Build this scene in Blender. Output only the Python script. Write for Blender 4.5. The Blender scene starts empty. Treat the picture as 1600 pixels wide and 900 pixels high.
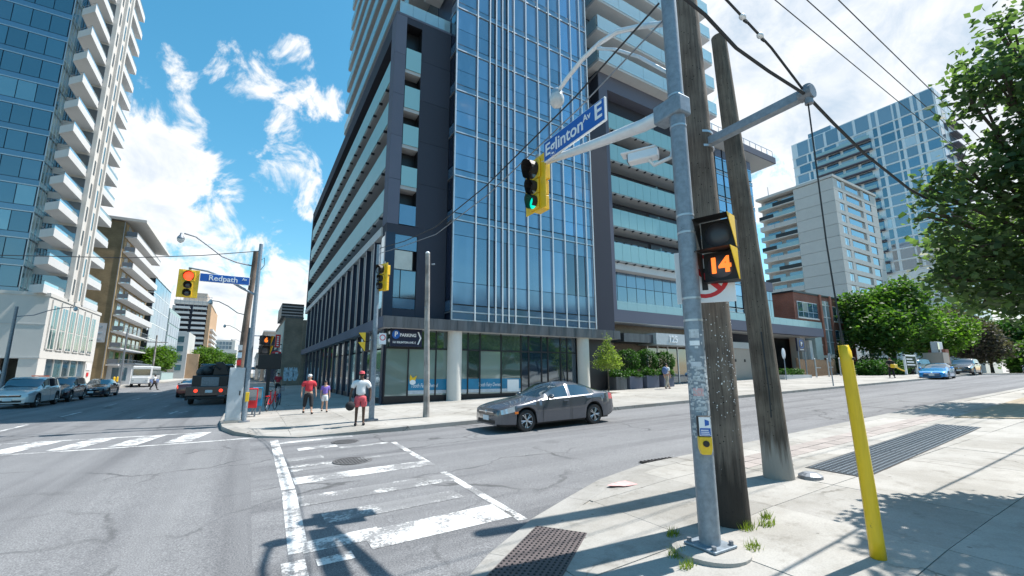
import bpy, bmesh, math, random
import numpy as np
from mathutils import Vector, Matrix
random.seed(7); np.random.seed(7)
R = math.radians
scene = bpy.context.scene
COL = scene.collection

# ---------------------------------------------------------------- camera, sky, sun, exposure
# x runs along the side street (away to the right), y along the main street (away to the left), metres
def g(x, y=0.0):
    """height of the ground: the side street climbs gently from the main street"""
    t = min(x + 1.0, 62.0)
    return 0.027 * (t if t > 2 else 0 if t < -2 else (t + 2) ** 2 / 8)

CAM_Z = 1.88 + g(0)
cam_data = bpy.data.cameras.new('camera')
cam = bpy.data.objects.new('camera', cam_data); COL.objects.link(cam)
cam.location = (0, 0, CAM_Z)
cam.rotation_euler = (R(90 + 9.905), 0, R(-30.272))
cam_data.sensor_width = 36; cam_data.lens = 36 * 670 / 1600
cam_data.shift_x = 15 / 1600; cam_data.shift_y = 15 / 1600
cam_data.clip_start = 0.05; cam_data.clip_end = 4000
scene.camera = cam
scene.view_settings.view_transform = 'Standard'
scene.view_settings.look = 'None'
scene.view_settings.gamma = 1
scene.view_settings.exposure = 0.78
scene.render.engine = 'CYCLES'
scene.cycles.max_bounces = 8
scene.cycles.transparent_max_bounces = 12

SUN_DIR = Vector((0.493, -0.072, 0.867)).normalized()     # towards the sun
SUN_ELEV = math.asin(SUN_DIR.z); SUN_AZ = math.atan2(SUN_DIR.x, SUN_DIR.y)
sun_data = bpy.data.lights.new('sun', 'SUN'); sun_data.energy = 4.6; sun_data.angle = R(0.53)
sun_data.color = (1.0, 0.955, 0.89)
sun = bpy.data.objects.new('sun', sun_data); COL.objects.link(sun)
sun.rotation_euler = (-SUN_DIR).to_track_quat('-Z', 'Y').to_euler()
sun.location = (30, 0, 60)

world = bpy.data.worlds.new('World'); scene.world = world; world.use_nodes = True
def build_world():
    nt = world.node_tree; nt.nodes.clear(); N = nt.nodes; L = nt.links
    def nd(t, **k):
        n = N.new(t)
        for a, b in k.items(): setattr(n, a, b)
        return n
    def mth(op, a, b=None, c=None, clamp=False):
        n = nd('ShaderNodeMath', operation=op); n.use_clamp = clamp
        for i, v in enumerate((a, b, c)):
            if v is None: continue
            if isinstance(v, (int, float)): n.inputs[i].default_value = v
            else: L.new(v, n.inputs[i])
        return n.outputs[0]
    out = nd('ShaderNodeOutputWorld')
    sky = nd('ShaderNodeTexSky', sky_type='NISHITA'); sky.sun_disc = False
    sky.sun_elevation = SUN_ELEV; sky.sun_rotation = SUN_AZ
    sky.altitude = 100; sky.air_density = 1.15; sky.dust_density = 0.5; sky.ozone_density = 2.2
    hs = nd('ShaderNodeHueSaturation'); hs.inputs['Saturation'].default_value = 1.30; hs.inputs['Hue'].default_value = 0.475
    L.new(sky.outputs[0], hs.inputs['Color'])
    bg = nd('ShaderNodeBackground'); bg.inputs[1].default_value = 0.118
    L.new(hs.outputs[0], bg.inputs[0])
    tc = nd('ShaderNodeTexCoord'); D = tc.outputs['Generated']
    nv = nd('ShaderNodeVectorMath', operation='NORMALIZE'); L.new(D, nv.inputs[0]); D = nv.outputs[0]
    sep = nd('ShaderNodeSeparateXYZ'); L.new(D, sep.inputs[0])
    zz = mth('ADD', mth('MAXIMUM', sep.outputs[2], 0.0), 0.22)
    cx = mth('DIVIDE', sep.outputs[0], zz); cy = mth('DIVIDE', sep.outputs[1], zz)
    cmb = nd('ShaderNodeCombineXYZ'); L.new(cx, cmb.inputs[0]); L.new(cy, cmb.inputs[1])
    # cumulus: field of noise, thicker towards the horizon, plus the banks seen over the streets
    nz = nd('ShaderNodeTexNoise'); nz.inputs['Scale'].default_value = 2.6; nz.inputs['Detail'].default_value = 9
    nz.inputs['Roughness'].default_value = 0.58; nz.inputs['Distortion'].default_value = 0.35
    L.new(cmb.outputs[0], nz.inputs['Vector'])
    nb = nd('ShaderNodeTexNoise'); nb.inputs['Scale'].default_value = 0.9; nb.inputs['Detail'].default_value = 3
    L.new(cmb.outputs[0], nb.inputs['Vector'])
    nf = nd('ShaderNodeTexNoise'); nf.inputs['Scale'].default_value = 10.5; nf.inputs['Detail'].default_value = 10
    nf.inputs['Roughness'].default_value = 0.62; nf.inputs['Distortion'].default_value = 0.5
    L.new(D, nf.inputs['Vector'])
    acc = None
    for (dx, dy, dz, rad, wt) in CLOUDS:
        v = Vector((dx, dy, dz)).normalized()
        dp = nd('ShaderNodeVectorMath', operation='DOT_PRODUCT'); dp.inputs[1].default_value = v
        L.new(D, dp.inputs[0])
        mr = nd('ShaderNodeMapRange'); mr.interpolation_type = 'SMOOTHSTEP'
        mr.inputs['From Min'].default_value = math.cos(R(rad * 1.35)); mr.inputs['From Max'].default_value = math.cos(R(rad * 0.1))
        mr.inputs['To Min'].default_value = 0; mr.inputs['To Max'].default_value = wt
        L.new(dp.outputs['Value'], mr.inputs['Value'])
        acc = mr.outputs[0] if acc is None else mth('MAXIMUM', acc, mr.outputs[0])
    general = mth('MULTIPLY', mth('SUBTRACT', nb.outputs['Fac'], 0.50), 0.9)
    dens = mth('ADD', mth('MULTIPLY', acc, 0.70), mth('MULTIPLY', mth('SUBTRACT', nz.outputs['Fac'], 0.5), 0.55))
    dens = mth('ADD', dens, mth('MULTIPLY', mth('SUBTRACT', nf.outputs['Fac'], 0.5), 1.95))
    dens = mth('ADD', dens, mth('MULTIPLY', general, 0.35))
    mask = nd('ShaderNodeMapRange'); mask.interpolation_type = 'SMOOTHSTEP'
    mask.inputs['From Min'].default_value = 0.28; mask.inputs['From Max'].default_value = 0.58
    L.new(dens, mask.inputs['Value'])
    # thick hearts of the clouds are a little greyer
    sh = nd('ShaderNodeMapRange'); sh.inputs['From Min'].default_value = 0.55; sh.inputs['From Max'].default_value = 1.35
    sh.inputs['To Min'].default_value = 1.0; sh.inputs['To Max'].default_value = 0.62
    L.new(mth('ADD', dens, mth('MULTIPLY', mth('SUBTRACT', nz.outputs['Fac'], 0.5), 0.8)), sh.inputs['Value'])
    cc = nd('ShaderNodeMix', data_type='RGBA'); cc.inputs['A'].default_value = (0.50, 0.62, 0.76, 1); cc.inputs['B'].default_value = (1, 1, 1, 1)
    mr2 = nd('ShaderNodeMapRange'); mr2.inputs['From Min'].default_value = 0.62; mr2.inputs['From Max'].default_value = 1.0
    L.new(sh.outputs[0], mr2.inputs['Value']); L.new(mr2.outputs[0], cc.inputs['Factor'])
    bgc = nd('ShaderNodeBackground'); bgc.inputs[1].default_value = 0.66
    L.new(cc.outputs['Result'], bgc.inputs[0])
    mix = nd('ShaderNodeMixShader')
    L.new(mth('MULTIPLY', mask.outputs[0], 0.97), mix.inputs[0]); L.new(bg.outputs[0], mix.inputs[1]); L.new(bgc.outputs[0], mix.inputs[2])
    L.new(mix.outputs[0], out.inputs[0])
# cloud banks: direction, angular radius in degrees, weight
CLOUDS = [
    (-0.189, 0.910, 0.369, 7.0, 0.90),
    (-0.202, 0.930, 0.308, 8.5, 1.00),
    (-0.147, 0.935, 0.323, 4.5, 0.75),
    (-0.218, 0.895, 0.389, 4.0, 0.80),
    (-0.155, 0.970, 0.186, 8.0, 0.78),
    (-0.202, 0.951, 0.233, 5.0, 0.70),
    (-0.077, 0.982, 0.173, 8.0, 0.82),
    (-0.103, 0.987, 0.121, 10.0, 0.95),
    (0.033, 0.985, 0.171, 7.0, 0.75),
    (-0.004, 0.998, 0.066, 10.0, 1.00),
    (0.066, 0.977, 0.201, 4.0, 0.70),
    (-0.147, 0.855, 0.497, 3.0, 0.42),
    (-0.070, 0.842, 0.535, 3.2, 0.50),
    (-0.035, 0.844, 0.536, 3.0, 0.50),
    (0.007, 0.841, 0.542, 3.2, 0.52),
    (0.081, 0.841, 0.536, 3.2, 0.55),
    (-0.003, 0.874, 0.486, 2.6, 0.45),
    (0.039, 0.912, 0.407, 4.2, 0.62),
    (0.081, 0.933, 0.351, 2.6, 0.58),
    (-0.091, 0.819, 0.566, 1.8, 0.50),
    (0.034, 0.810, 0.586, 2.2, 0.50),
    (-0.194, 0.869, 0.456, 2.0, 0.50),
    (-0.154, 0.895, 0.419, 2.0, 0.50),
    (-0.068, 0.946, 0.316, 2.4, 0.55),
    (0.700, 0.370, 0.611, 13.0, 1.10),
    (0.773, 0.295, 0.562, 15.0, 1.20),
    (0.816, 0.209, 0.538, 17.0, 1.25),
    (0.868, 0.130, 0.479, 17.0, 1.25),
    (0.886, 0.215, 0.410, 15.0, 1.20),
    (0.840, 0.298, 0.453, 9.0, 1.00),
    (0.773, 0.402, 0.491, 6.0, 0.90),
    (0.843, 0.413, 0.344, 4.0, 0.90),
    (0.952, 0.149, 0.268, 14.0, 1.00),
    (0.981, 0.180, 0.079, 10.0, 0.80),
    (0.944, 0.060, 0.323, 16.0, 1.10),
    (0.883, 0.032, 0.468, 18.0, 1.20),
]
build_world()

# ---------------------------------------------------------------- materials
MATS = {}
def new_mat(name):
    m = bpy.data.materials.new(name); m.use_nodes = True
    MATS[name] = m
    return m, m.node_tree, m.node_tree.nodes['Principled BSDF']
def plain(name, col, rough=0.6, metal=0.0, spec=0.5, vary=0.12, scale=6.0, bump=0.0, coat=0.0, detail=4, streak=False, emis=None):
    m, nt, b = new_mat(name); N = nt.nodes; L = nt.links
    b.inputs['Roughness'].default_value = rough; b.inputs['Metallic'].default_value = metal
    b.inputs['Specular IOR Level'].default_value = spec
    b.inputs['Coat Weight'].default_value = coat; b.inputs['Coat Roughness'].default_value = 0.05
    if emis:
        b.inputs['Emission Color'].default_value = (*col, 1); b.inputs['Emission Strength'].default_value = emis
    tc = N.new('ShaderNodeTexCoord')
    nz = N.new('ShaderNodeTexNoise'); nz.inputs['Scale'].default_value = scale; nz.inputs['Detail'].default_value = detail
    nz.inputs['Roughness'].default_value = 0.65
    geo = N.new('ShaderNodeNewGeometry')
    vec = geo.outputs['Position']
    if streak:
        mp = N.new('ShaderNodeMapping'); mp.inputs['Scale'].default_value = (1, 1, 0.12)
        L.new(vec, mp.inputs[0]); vec = mp.outputs[0]
    L.new(vec, nz.inputs['Vector'])
    mix = N.new('ShaderNodeMix'); mix.data_type = 'RGBA'
    d = [max(0, c * (1 - vary)) for c in col]; e = [min(1, c * (1 + vary)) for c in col]
    mix.inputs['A'].default_value = (*d, 1); mix.inputs['B'].default_value = (*e, 1)
    rp = N.new('ShaderNodeMapRange'); rp.inputs['From Min'].default_value = 0.3; rp.inputs['From Max'].default_value = 0.7
    L.new(nz.outputs['Fac'], rp.inputs['Value']); L.new(rp.outputs[0], mix.inputs['Factor'])
    L.new(mix.outputs['Result'], b.inputs['Base Color'])
    if bump:
        bp = N.new('ShaderNodeBump'); bp.inputs['Strength'].default_value = bump; bp.inputs['Distance'].default_value = 0.01
        n2 = N.new('ShaderNodeTexNoise'); n2.inputs['Scale'].default_value = scale * 8; n2.inputs['Detail'].default_value = 5
        L.new(vec, n2.inputs['Vector']); L.new(n2.outputs['Fac'], bp.inputs['Height']); L.new(bp.outputs[0], b.inputs['Normal'])
    return m
def glassy(name, col, rough=0.04, refl=0.5, vary=0.25, scale=0.5, island=True):
    """facade glass: dark tinted body under a strong mirror-like reflection of sky and street"""
    m, nt, b = new_mat(name); N = nt.nodes; L = nt.links
    oi = N.new('ShaderNodeObjectInfo')
    mix = N.new('ShaderNodeMix'); mix.data_type = 'RGBA'
    mix.inputs['A'].default_value = (*[c * (1 - vary) for c in col], 1); mix.inputs['B'].default_value = (*[min(1, c * (1 + vary)) for c in col], 1)
    L.new(oi.outputs['Random'], mix.inputs['Factor'])
    L.new(mix.outputs['Result'], b.inputs['Base Color'])
    b.inputs['Roughness'].default_value = rough; b.inputs['IOR'].default_value = 1.5
    b.inputs['Specular IOR Level'].default_value = 0.8
    gl = N.new('ShaderNodeBsdfGlossy'); gl.inputs['Roughness'].default_value = rough
    gl.inputs['Color'].default_value = (0.72, 0.86, 0.95, 1)
    geo = N.new('ShaderNodeNewGeometry'); nz = N.new('ShaderNodeTexNoise'); nz.inputs['Scale'].default_value = scale; nz.inputs['Detail'].default_value = 1
    L.new(geo.outputs['Position'], nz.inputs['Vector'])
    bp = N.new('ShaderNodeBump'); bp.inputs['Strength'].default_value = 0.14; bp.inputs['Distance'].default_value = 0.2
    L.new(nz.outputs['Fac'], bp.inputs['Height']); L.new(bp.outputs[0], gl.inputs['Normal'])
    fr = N.new('ShaderNodeFresnel'); fr.inputs['IOR'].default_value = 1.9
    mr = N.new('ShaderNodeMapRange'); mr.inputs['To Min'].default_value = refl * 0.75; mr.inputs['To Max'].default_value = min(1.0, 0.42 + refl)
    L.new(fr.outputs[0], mr.inputs['Value'])
    ms = N.new('ShaderNodeMixShader'); L.new(mr.outputs[0], ms.inputs[0]); L.new(b.outputs[0], ms.inputs[1]); L.new(gl.outputs[0], ms.inputs[2])
    L.new(ms.outputs[0], N['Material Output'].inputs[0])
    return m
def clear_glass(name, tint=(0.75, 0.92, 0.92), trans=0.55, rough=0.05, top=0.6):
    """thin pane one can partly see through"""
    m, nt, b = new_mat(name); N = nt.nodes; L = nt.links
    tr = N.new('ShaderNodeBsdfTransparent'); tr.inputs[0].default_value = (*tint, 1)
    gl = N.new('ShaderNodeBsdfGlossy'); gl.inputs['Roughness'].default_value = rough
    gl.inputs['Color'].default_value = (0.9, 0.97, 1, 1)
    b.inputs['Base Color'].default_value = (*tint, 1); b.inputs['Roughness'].default_value = 0.6; b.inputs['Specular IOR Level'].default_value = 0.12
    fr = N.new('ShaderNodeFresnel'); fr.inputs['IOR'].default_value = 1.6
    m1 = N.new('ShaderNodeMixShader'); m1.inputs[0].default_value = 1 - trans
    L.new(tr.outputs[0], m1.inputs[1]); L.new(b.outputs[0], m1.inputs[2])
    m2 = N.new('ShaderNodeMixShader'); mr = N.new('ShaderNodeMapRange'); mr.inputs['To Min'].default_value = 0.03; mr.inputs['To Max'].default_value = top
    L.new(fr.outputs[0], mr.inputs['Value']); L.new(mr.outputs[0], m2.inputs[0])
    L.new(m1.outputs[0], m2.inputs[1]); L.new(gl.outputs[0], m2.inputs[2])
    L.new(m2.outputs[0], N['Material Output'].inputs[0])
    return m
def ramp(N, L, src, stops):
    r = N.new('ShaderNodeValToRGB'); L.new(src, r.inputs[0])
    el = r.color_ramp.elements
    while len(el) < len(stops): el.new(0.5)
    for e, (p, c) in zip(el, stops): e.position = p; e.color = (*c, 1) if len(c) == 3 else c
    return r.outputs[0]

def asphalt(name, base, paint=None, wear=0.5):
    m, nt, b = new_mat(name); N = nt.nodes; L = nt.links
    geo = N.new('ShaderNodeNewGeometry'); P = geo.outputs['Position']
    def noise(s, d, r=0.6, vec=P):
        n = N.new('ShaderNodeTexNoise'); n.inputs['Scale'].default_value = s; n.inputs['Detail'].default_value = d; n.inputs['Roughness'].default_value = r
        L.new(vec, n.inputs['Vector']); return n.outputs['Fac']
    def mixc(f, a, b_, typ='MIX'):
        n = N.new('ShaderNodeMix'); n.data_type = 'RGBA'; n.blend_type = typ
        for s, v in (('Factor', f), ('A', a), ('B', b_)):
            if isinstance(v, (int, float)): n.inputs[s].default_value = v
            elif isinstance(v, tuple): n.inputs[s].default_value = (*v, 1)
            else: L.new(v, n.inputs[s])
        return n.outputs['Result']
    big = noise(0.22, 4); grit = noise(62, 4, 0.75); mid = noise(2.2, 6, 0.7)
    c = mixc(big, tuple(v * 0.80 for v in base), tuple(v * 1.2 for v in base))
    c = mixc(mid, mixc(1.0, c, (0.86, 0.86, 0.87), 'MULTIPLY'), mixc(1.0, c, (1.12, 1.12, 1.13), 'MULTIPLY'))
    gr = ramp(N, L, grit, [(0.30, (0.42, 0.42, 0.42)), (0.5, (0.95, 0.95, 0.95)), (0.70, (1.75, 1.73, 1.70))])
    c = mixc(1.0, c, gr, 'MULTIPLY')
    # tyre-darkened tracks and oil along both streets
    sx = N.new('ShaderNodeSeparateXYZ'); L.new(P, sx.inputs[0])
    gt = N.new('ShaderNodeMath'); gt.operation = 'GREATER_THAN'; gt.inputs[1].default_value = 0.2; L.new(sx.outputs[0], gt.inputs[0])
    ma = N.new('ShaderNodeMapping'); ma.inputs['Scale'].default_value = (1.15, 0.045, 0); L.new(P, ma.inputs[0])
    mb_ = N.new('ShaderNodeMapping'); mb_.inputs['Scale'].default_value = (0.045, 1.15, 0); L.new(P, mb_.inputs[0])
    tr_ = mixc(gt.outputs[0], noise(1.0, 3, 0.6, ma.outputs[0]), noise(1.0, 3, 0.6, mb_.outputs[0]))
    c = mixc(1.0, c, ramp(N, L, tr_, [(0.36, (0.74, 0.74, 0.75)), (0.50, (1, 1, 1)), (0.66, (1.14, 1.14, 1.13))]), 'MULTIPLY')
    c = mixc(1.0, c, ramp(N, L, noise(1.1, 5, 0.7), [(0.62, (1, 1, 1)), (0.76, (0.72, 0.72, 0.72))]), 'MULTIPLY')
    # cracks: edges of big warped cells, only in places
    mp = N.new('ShaderNodeMapping'); mp.inputs['Scale'].default_value = (0.30, 0.42, 0.3)
    nzv = N.new('ShaderNodeTexNoise'); nzv.inputs['Scale'].default_value = 0.9; nzv.inputs['Detail'].default_value = 5
    L.new(P, nzv.inputs['Vector'])
    va = N.new('ShaderNodeVectorMath'); va.operation = 'MULTIPLY_ADD'; va.inputs[1].default_value = (1.6, 1.6, 0); L.new(nzv.outputs['Color'], va.inputs[0]); L.new(P, va.inputs[2])
    L.new(va.outputs[0], mp.inputs[0])
    vo = N.new('ShaderNodeTexVoronoi'); vo.feature = 'DISTANCE_TO_EDGE'; vo.inputs['Scale'].default_value = 1.0; L.new(mp.outputs[0], vo.inputs['Vector'])
    ck = ramp(N, L, vo.outputs['Distance'], [(0.0, (1, 1, 1)), (0.007, (0.8, 0.8, 0.8)), (0.016, (0, 0, 0))])
    where = ramp(N, L, noise(0.35, 3), [(0.44, (0, 0, 0)), (0.58, (1, 1, 1))])
    ckm = mixc(1.0, ck, where, 'MULTIPLY')
    c = mixc(mixc(1.0, ckm, (0.75, 0.75, 0.75), 'MULTIPLY'), c, tuple(v * 0.28 for v in base))
    # darker tar patches
    pt = ramp(N, L, noise(0.5, 2), [(0.66, (0, 0, 0)), (0.70, (0.28, 0.28, 0.28))])
    c = mixc(pt, c, tuple(v * 0.45 for v in base))
    if paint:
        w1 = noise(1.7, 7, 0.75); w2 = noise(28, 4, 0.7)
        ad = N.new('ShaderNodeMath'); ad.operation = 'MULTIPLY_ADD'; ad.inputs[1].default_value = 0.45; L.new(w2, ad.inputs[0]); L.new(w1, ad.inputs[2])
        keep = ramp(N, L, ad.outputs[0], [(wear - 0.03 + 0.15, (0.97, 0.97, 0.97)), (wear + 0.06 + 0.15, (0.10, 0.10, 0.10))])
        pc = mixc(grit, tuple(v * 0.88 for v in paint), paint)
        c = mixc(keep, c, pc)
    L.new(c, b.inputs['Base Color']); b.inputs['Roughness'].default_value = 0.86; b.inputs['Specular IOR Level'].default_value = 0.35
    bp = N.new('ShaderNodeBump'); bp.inputs['Strength'].default_value = 0.55; bp.inputs['Distance'].default_value = 0.006
    L.new(grit, bp.inputs['Height']); L.new(bp.outputs[0], b.inputs['Normal'])
    return m
def concrete(name, base, vary=0.10, spots=True, rnd=0.10, streaks=False):
    m, nt, b = new_mat(name); N = nt.nodes; L = nt.links
    geo = N.new('ShaderNodeNewGeometry'); P = geo.outputs['Position']; oi = N.new('ShaderNodeObjectInfo')
    def noise(s, d, r=0.6):
        n = N.new('ShaderNodeTexNoise'); n.inputs['Scale'].default_value = s; n.inputs['Detail'].default_value = d; n.inputs['Roughness'].default_value = r
        L.new(P, n.inputs['Vector']); return n.outputs['Fac']
    def mixc(f, a, b_, typ='MIX'):
        n = N.new('ShaderNodeMix'); n.data_type = 'RGBA'; n.blend_type = typ
        for s, v in (('Factor', f), ('A', a), ('B', b_)):
            if isinstance(v, (int, float)): n.inputs[s].default_value = v
            elif isinstance(v, tuple): n.inputs[s].default_value = (*v, 1)
            else: L.new(v, n.inputs[s])
        return n.outputs['Result']
    c = mixc(noise(0.9, 6, 0.7), tuple(v * (1 - vary) for v in base), tuple(v * (1 + vary) for v in base))
    c = mixc(1.0, c, ramp(N, L, noise(60, 3, 0.7), [(0.3, (0.86, 0.86, 0.86)), (0.7, (1.1, 1.1, 1.1))]), 'MULTIPLY')
    rr = N.new('ShaderNodeMapRange'); rr.inputs['To Min'].default_value = 1 - rnd; rr.inputs['To Max'].default_value = 1 + rnd
    L.new(oi.outputs['Random'], rr.inputs['Value'])
    vv = N.new('ShaderNodeCombineColor'); 
    for i in range(3): L.new(rr.outputs[0], vv.inputs[i])
    c = mixc(1.0, c, vv.outputs[0], 'MULTIPLY')
    if spots:
        st = ramp(N, L, noise(3.2, 4, 0.75), [(0.54, (1, 1, 1)), (0.70, (0.76, 0.75, 0.73))])
        c = mixc(1.0, c, st, 'MULTIPLY')
        bl = ramp(N, L, noise(0.55, 5, 0.7), [(0.40, (0.80, 0.79, 0.77)), (0.55, (1, 1, 1))]); c = mixc(1.0, c, bl, 'MULTIPLY')
        wv = N.new('ShaderNodeTexNoise'); wv.inputs['Scale'].default_value = 1.3; wv.inputs['Detail'].default_value = 6; L.new(P, wv.inputs['Vector'])
        wa = N.new('ShaderNodeVectorMath'); wa.operation = 'MULTIPLY_ADD'; wa.inputs[1].default_value = (1.2, 1.2, 0); L.new(wv.outputs['Color'], wa.inputs[0]); L.new(P, wa.inputs[2])
        vc = N.new('ShaderNodeTexVoronoi'); vc.feature = 'DISTANCE_TO_EDGE'; vc.inputs['Scale'].default_value = 0.42; L.new(wa.outputs[0], vc.inputs['Vector'])
        cr_ = mixc(ramp(N, L, noise(0.3, 2), [(0.50, (0, 0, 0)), (0.56, (1, 1, 1))]), (1, 1, 1), ramp(N, L, vc.outputs['Distance'], [(0.003, (0.45, 0.44, 0.42)), (0.008, (1, 1, 1))])); c = mixc(1.0, c, cr_, 'MULTIPLY')
        gum = N.new('ShaderNodeTexVoronoi'); gum.inputs['Scale'].default_value = 2.6; L.new(P, gum.inputs['Vector'])
        gd = ramp(N, L, gum.outputs['Distance'], [(0.045, (0.55, 0.54, 0.53)), (0.06, (1, 1, 1))])
        c = mixc(1.0, c, gd, 'MULTIPLY')
    L.new(c, b.inputs['Base Color']); b.inputs['Roughness'].default_value = 0.85
    bp = N.new('ShaderNodeBump'); bp.inputs['Strength'].default_value = 0.3; bp.inputs['Distance'].default_value = 0.004
    L.new(noise(120, 4, 0.7), bp.inputs['Height']); L.new(bp.outputs[0], b.inputs['Normal'])
    return m
def leaf_mat(name, dark, light, trans=0.35):
    m, nt, b = new_mat(name); N = nt.nodes; L = nt.links
    geo = N.new('ShaderNodeNewGeometry')
    c = ramp(N, L, geo.outputs['Random Per Island'], [(0.0, dark), (0.6, tuple((a + b_) / 2 for a, b_ in zip(dark, light))), (1.0, light)])
    L.new(c, b.inputs['Base Color']); b.inputs['Roughness'].default_value = 0.55; b.inputs['Specular IOR Level'].default_value = 0.25
    tr = N.new('ShaderNodeBsdfTranslucent')
    mm = N.new('ShaderNodeMix'); mm.data_type = 'RGBA'; mm.blend_type = 'MULTIPLY'; mm.inputs['Factor'].default_value = 1
    L.new(c, mm.inputs['A']); mm.inputs['B'].default_value = (1.6, 1.9, 0.7, 1); L.new(mm.outputs['Result'], tr.inputs[0])
    ms = N.new('ShaderNodeMixShader'); ms.inputs[0].default_value = trans
    L.new(b.outputs[0], ms.inputs[1]); L.new(tr.outputs[0], ms.inputs[2]); L.new(ms.outputs[0], N['Material Output'].inputs[0])
    return m
def wood_pole_mat(name, c1, c2, holes=True, stain=None):
    m, nt, b = new_mat(name); N = nt.nodes; L = nt.links
    tc = N.new('ShaderNodeTexCoord'); P = tc.outputs['Object']
    mp = N.new('ShaderNodeMapping'); mp.inputs['Scale'].default_value = (26, 26, 1.1); L.new(P, mp.inputs[0])
    n1 = N.new('ShaderNodeTexNoise'); n1.inputs['Scale'].default_value = 1.4; n1.inputs['Detail'].default_value = 7; n1.inputs['Roughness'].default_value = 0.75; L.new(mp.outputs[0], n1.inputs['Vector'])
    n2 = N.new('ShaderNodeTexNoise'); n2.inputs['Scale'].default_value = 2.2; n2.inputs['Detail'].default_value = 4; L.new(P, n2.inputs['Vector'])
    c = ramp(N, L, n1.outputs['Fac'], [(0.30, c2), (0.48, tuple((a + b_) / 2 for a, b_ in zip(c1, c2))), (0.7, c1)])
    mx = N.new('ShaderNodeMix'); mx.data_type = 'RGBA'; mx.blend_type = 'MULTIPLY'; mx.inputs['Factor'].default_value = 1
    L.new(c, mx.inputs['A']); L.new(ramp(N, L, n2.outputs['Fac'], [(0.35, (0.62, 0.60, 0.60)), (0.65, (1.2, 1.2, 1.2))]), mx.inputs['B'])
    c = mx.outputs['Result']
    if holes:      # old staples and spike holes, and paper scraps
        v = N.new('ShaderNodeTexVoronoi'); v.inputs['Scale'].default_value = 16; L.new(P, v.inputs['Vector'])
        m2 = N.new('ShaderNodeMix'); m2.data_type = 'RGBA'; m2.blend_type = 'MULTIPLY'; m2.inputs['Factor'].default_value = 1
        L.new(c, m2.inputs['A']); L.new(ramp(N, L, v.outputs['Distance'], [(0.09, (0.12, 0.11, 0.10)), (0.15, (1, 1, 1))]), m2.inputs['B'])
        c = m2.outputs['Result']
    if stain:      # creosote stain soaked up from the ground
        sp = N.new('ShaderNodeSeparateXYZ'); L.new(P, sp.inputs[0]); mr = N.new('ShaderNodeMapRange'); mr.inputs['From Min'].default_value = stain[0]; mr.inputs['From Max'].default_value = stain[1]; mr.inputs['To Min'].default_value = 0.55; mr.inputs['To Max'].default_value = -0.35; L.new(sp.outputs[2], mr.inputs['Value'])
        n3 = N.new('ShaderNodeTexNoise'); n3.inputs['Scale'].default_value = 0.9; n3.inputs['Detail'].default_value = 6; L.new(mp.outputs[0], n3.inputs['Vector']); ad = N.new('ShaderNodeMath'); L.new(mr.outputs[0], ad.inputs[0]); L.new(n3.outputs['Fac'], ad.inputs[1])
        m3 = N.new('ShaderNodeMix'); m3.data_type = 'RGBA'; L.new(c, m3.inputs['A']); m3.inputs['B'].default_value = (*stain[2], 1); L.new(ramp(N, L, ad.outputs[0], [(0.55, (0, 0, 0)), (0.8, (.88, .88, .88))]), m3.inputs['Factor']); c = m3.outputs['Result']
    L.new(c, b.inputs['Base Color']); b.inputs['Roughness'].default_value = 0.9
    bp = N.new('ShaderNodeBump'); bp.inputs['Strength'].default_value = 0.8; bp.inputs['Distance'].default_value = 0.012
    L.new(n1.outputs['Fac'], bp.inputs['Height']); L.new(bp.outputs[0], b.inputs['Normal'])
    return m
def brick_mat(name, c1, c2, mortar, scale=1.0):
    m, nt, b = new_mat(name); N = nt.nodes; L = nt.links
    geo = N.new('ShaderNodeNewGeometry'); sp = N.new('ShaderNodeSeparateXYZ'); L.new(geo.outputs['Position'], sp.inputs[0])
    ad = N.new('ShaderNodeMath'); L.new(sp.outputs[0], ad.inputs[0]); L.new(sp.outputs[1], ad.inputs[1])
    cb = N.new('ShaderNodeCombineXYZ'); L.new(ad.outputs[0], cb.inputs[0]); L.new(sp.outputs[2], cb.inputs[1])
    bt = N.new('ShaderNodeTexBrick'); bt.inputs['Color1'].default_value = (*c1, 1); bt.inputs['Color2'].default_value = (*c2, 1)
    bt.inputs['Mortar'].default_value = (*mortar, 1); bt.inputs['Scale'].default_value = 1.0 * scale
    bt.inputs['Brick Width'].default_value = 0.23; bt.inputs['Row Height'].default_value = 0.075; bt.inputs['Mortar Size'].default_value = 0.008
    L.new(cb.outputs[0], bt.inputs['Vector'])
    nz = N.new('ShaderNodeTexNoise'); nz.inputs['Scale'].default_value = 0.7; nz.inputs['Detail'].default_value = 5; L.new(geo.outputs['Position'], nz.inputs['Vector'])
    mx = N.new('ShaderNodeMix'); mx.data_type = 'RGBA'; mx.blend_type = 'MULTIPLY'; mx.inputs['Factor'].default_value = 1
    L.new(bt.outputs[0], mx.inputs['A']); L.new(ramp(N, L, nz.outputs['Fac'], [(0.3, (0.75, 0.75, 0.75)), (0.7, (1.2, 1.2, 1.2))]), mx.inputs['B'])
    L.new(mx.outputs['Result'], b.inputs['Base Color']); b.inputs['Roughness'].default_value = 0.9
    return m

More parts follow.
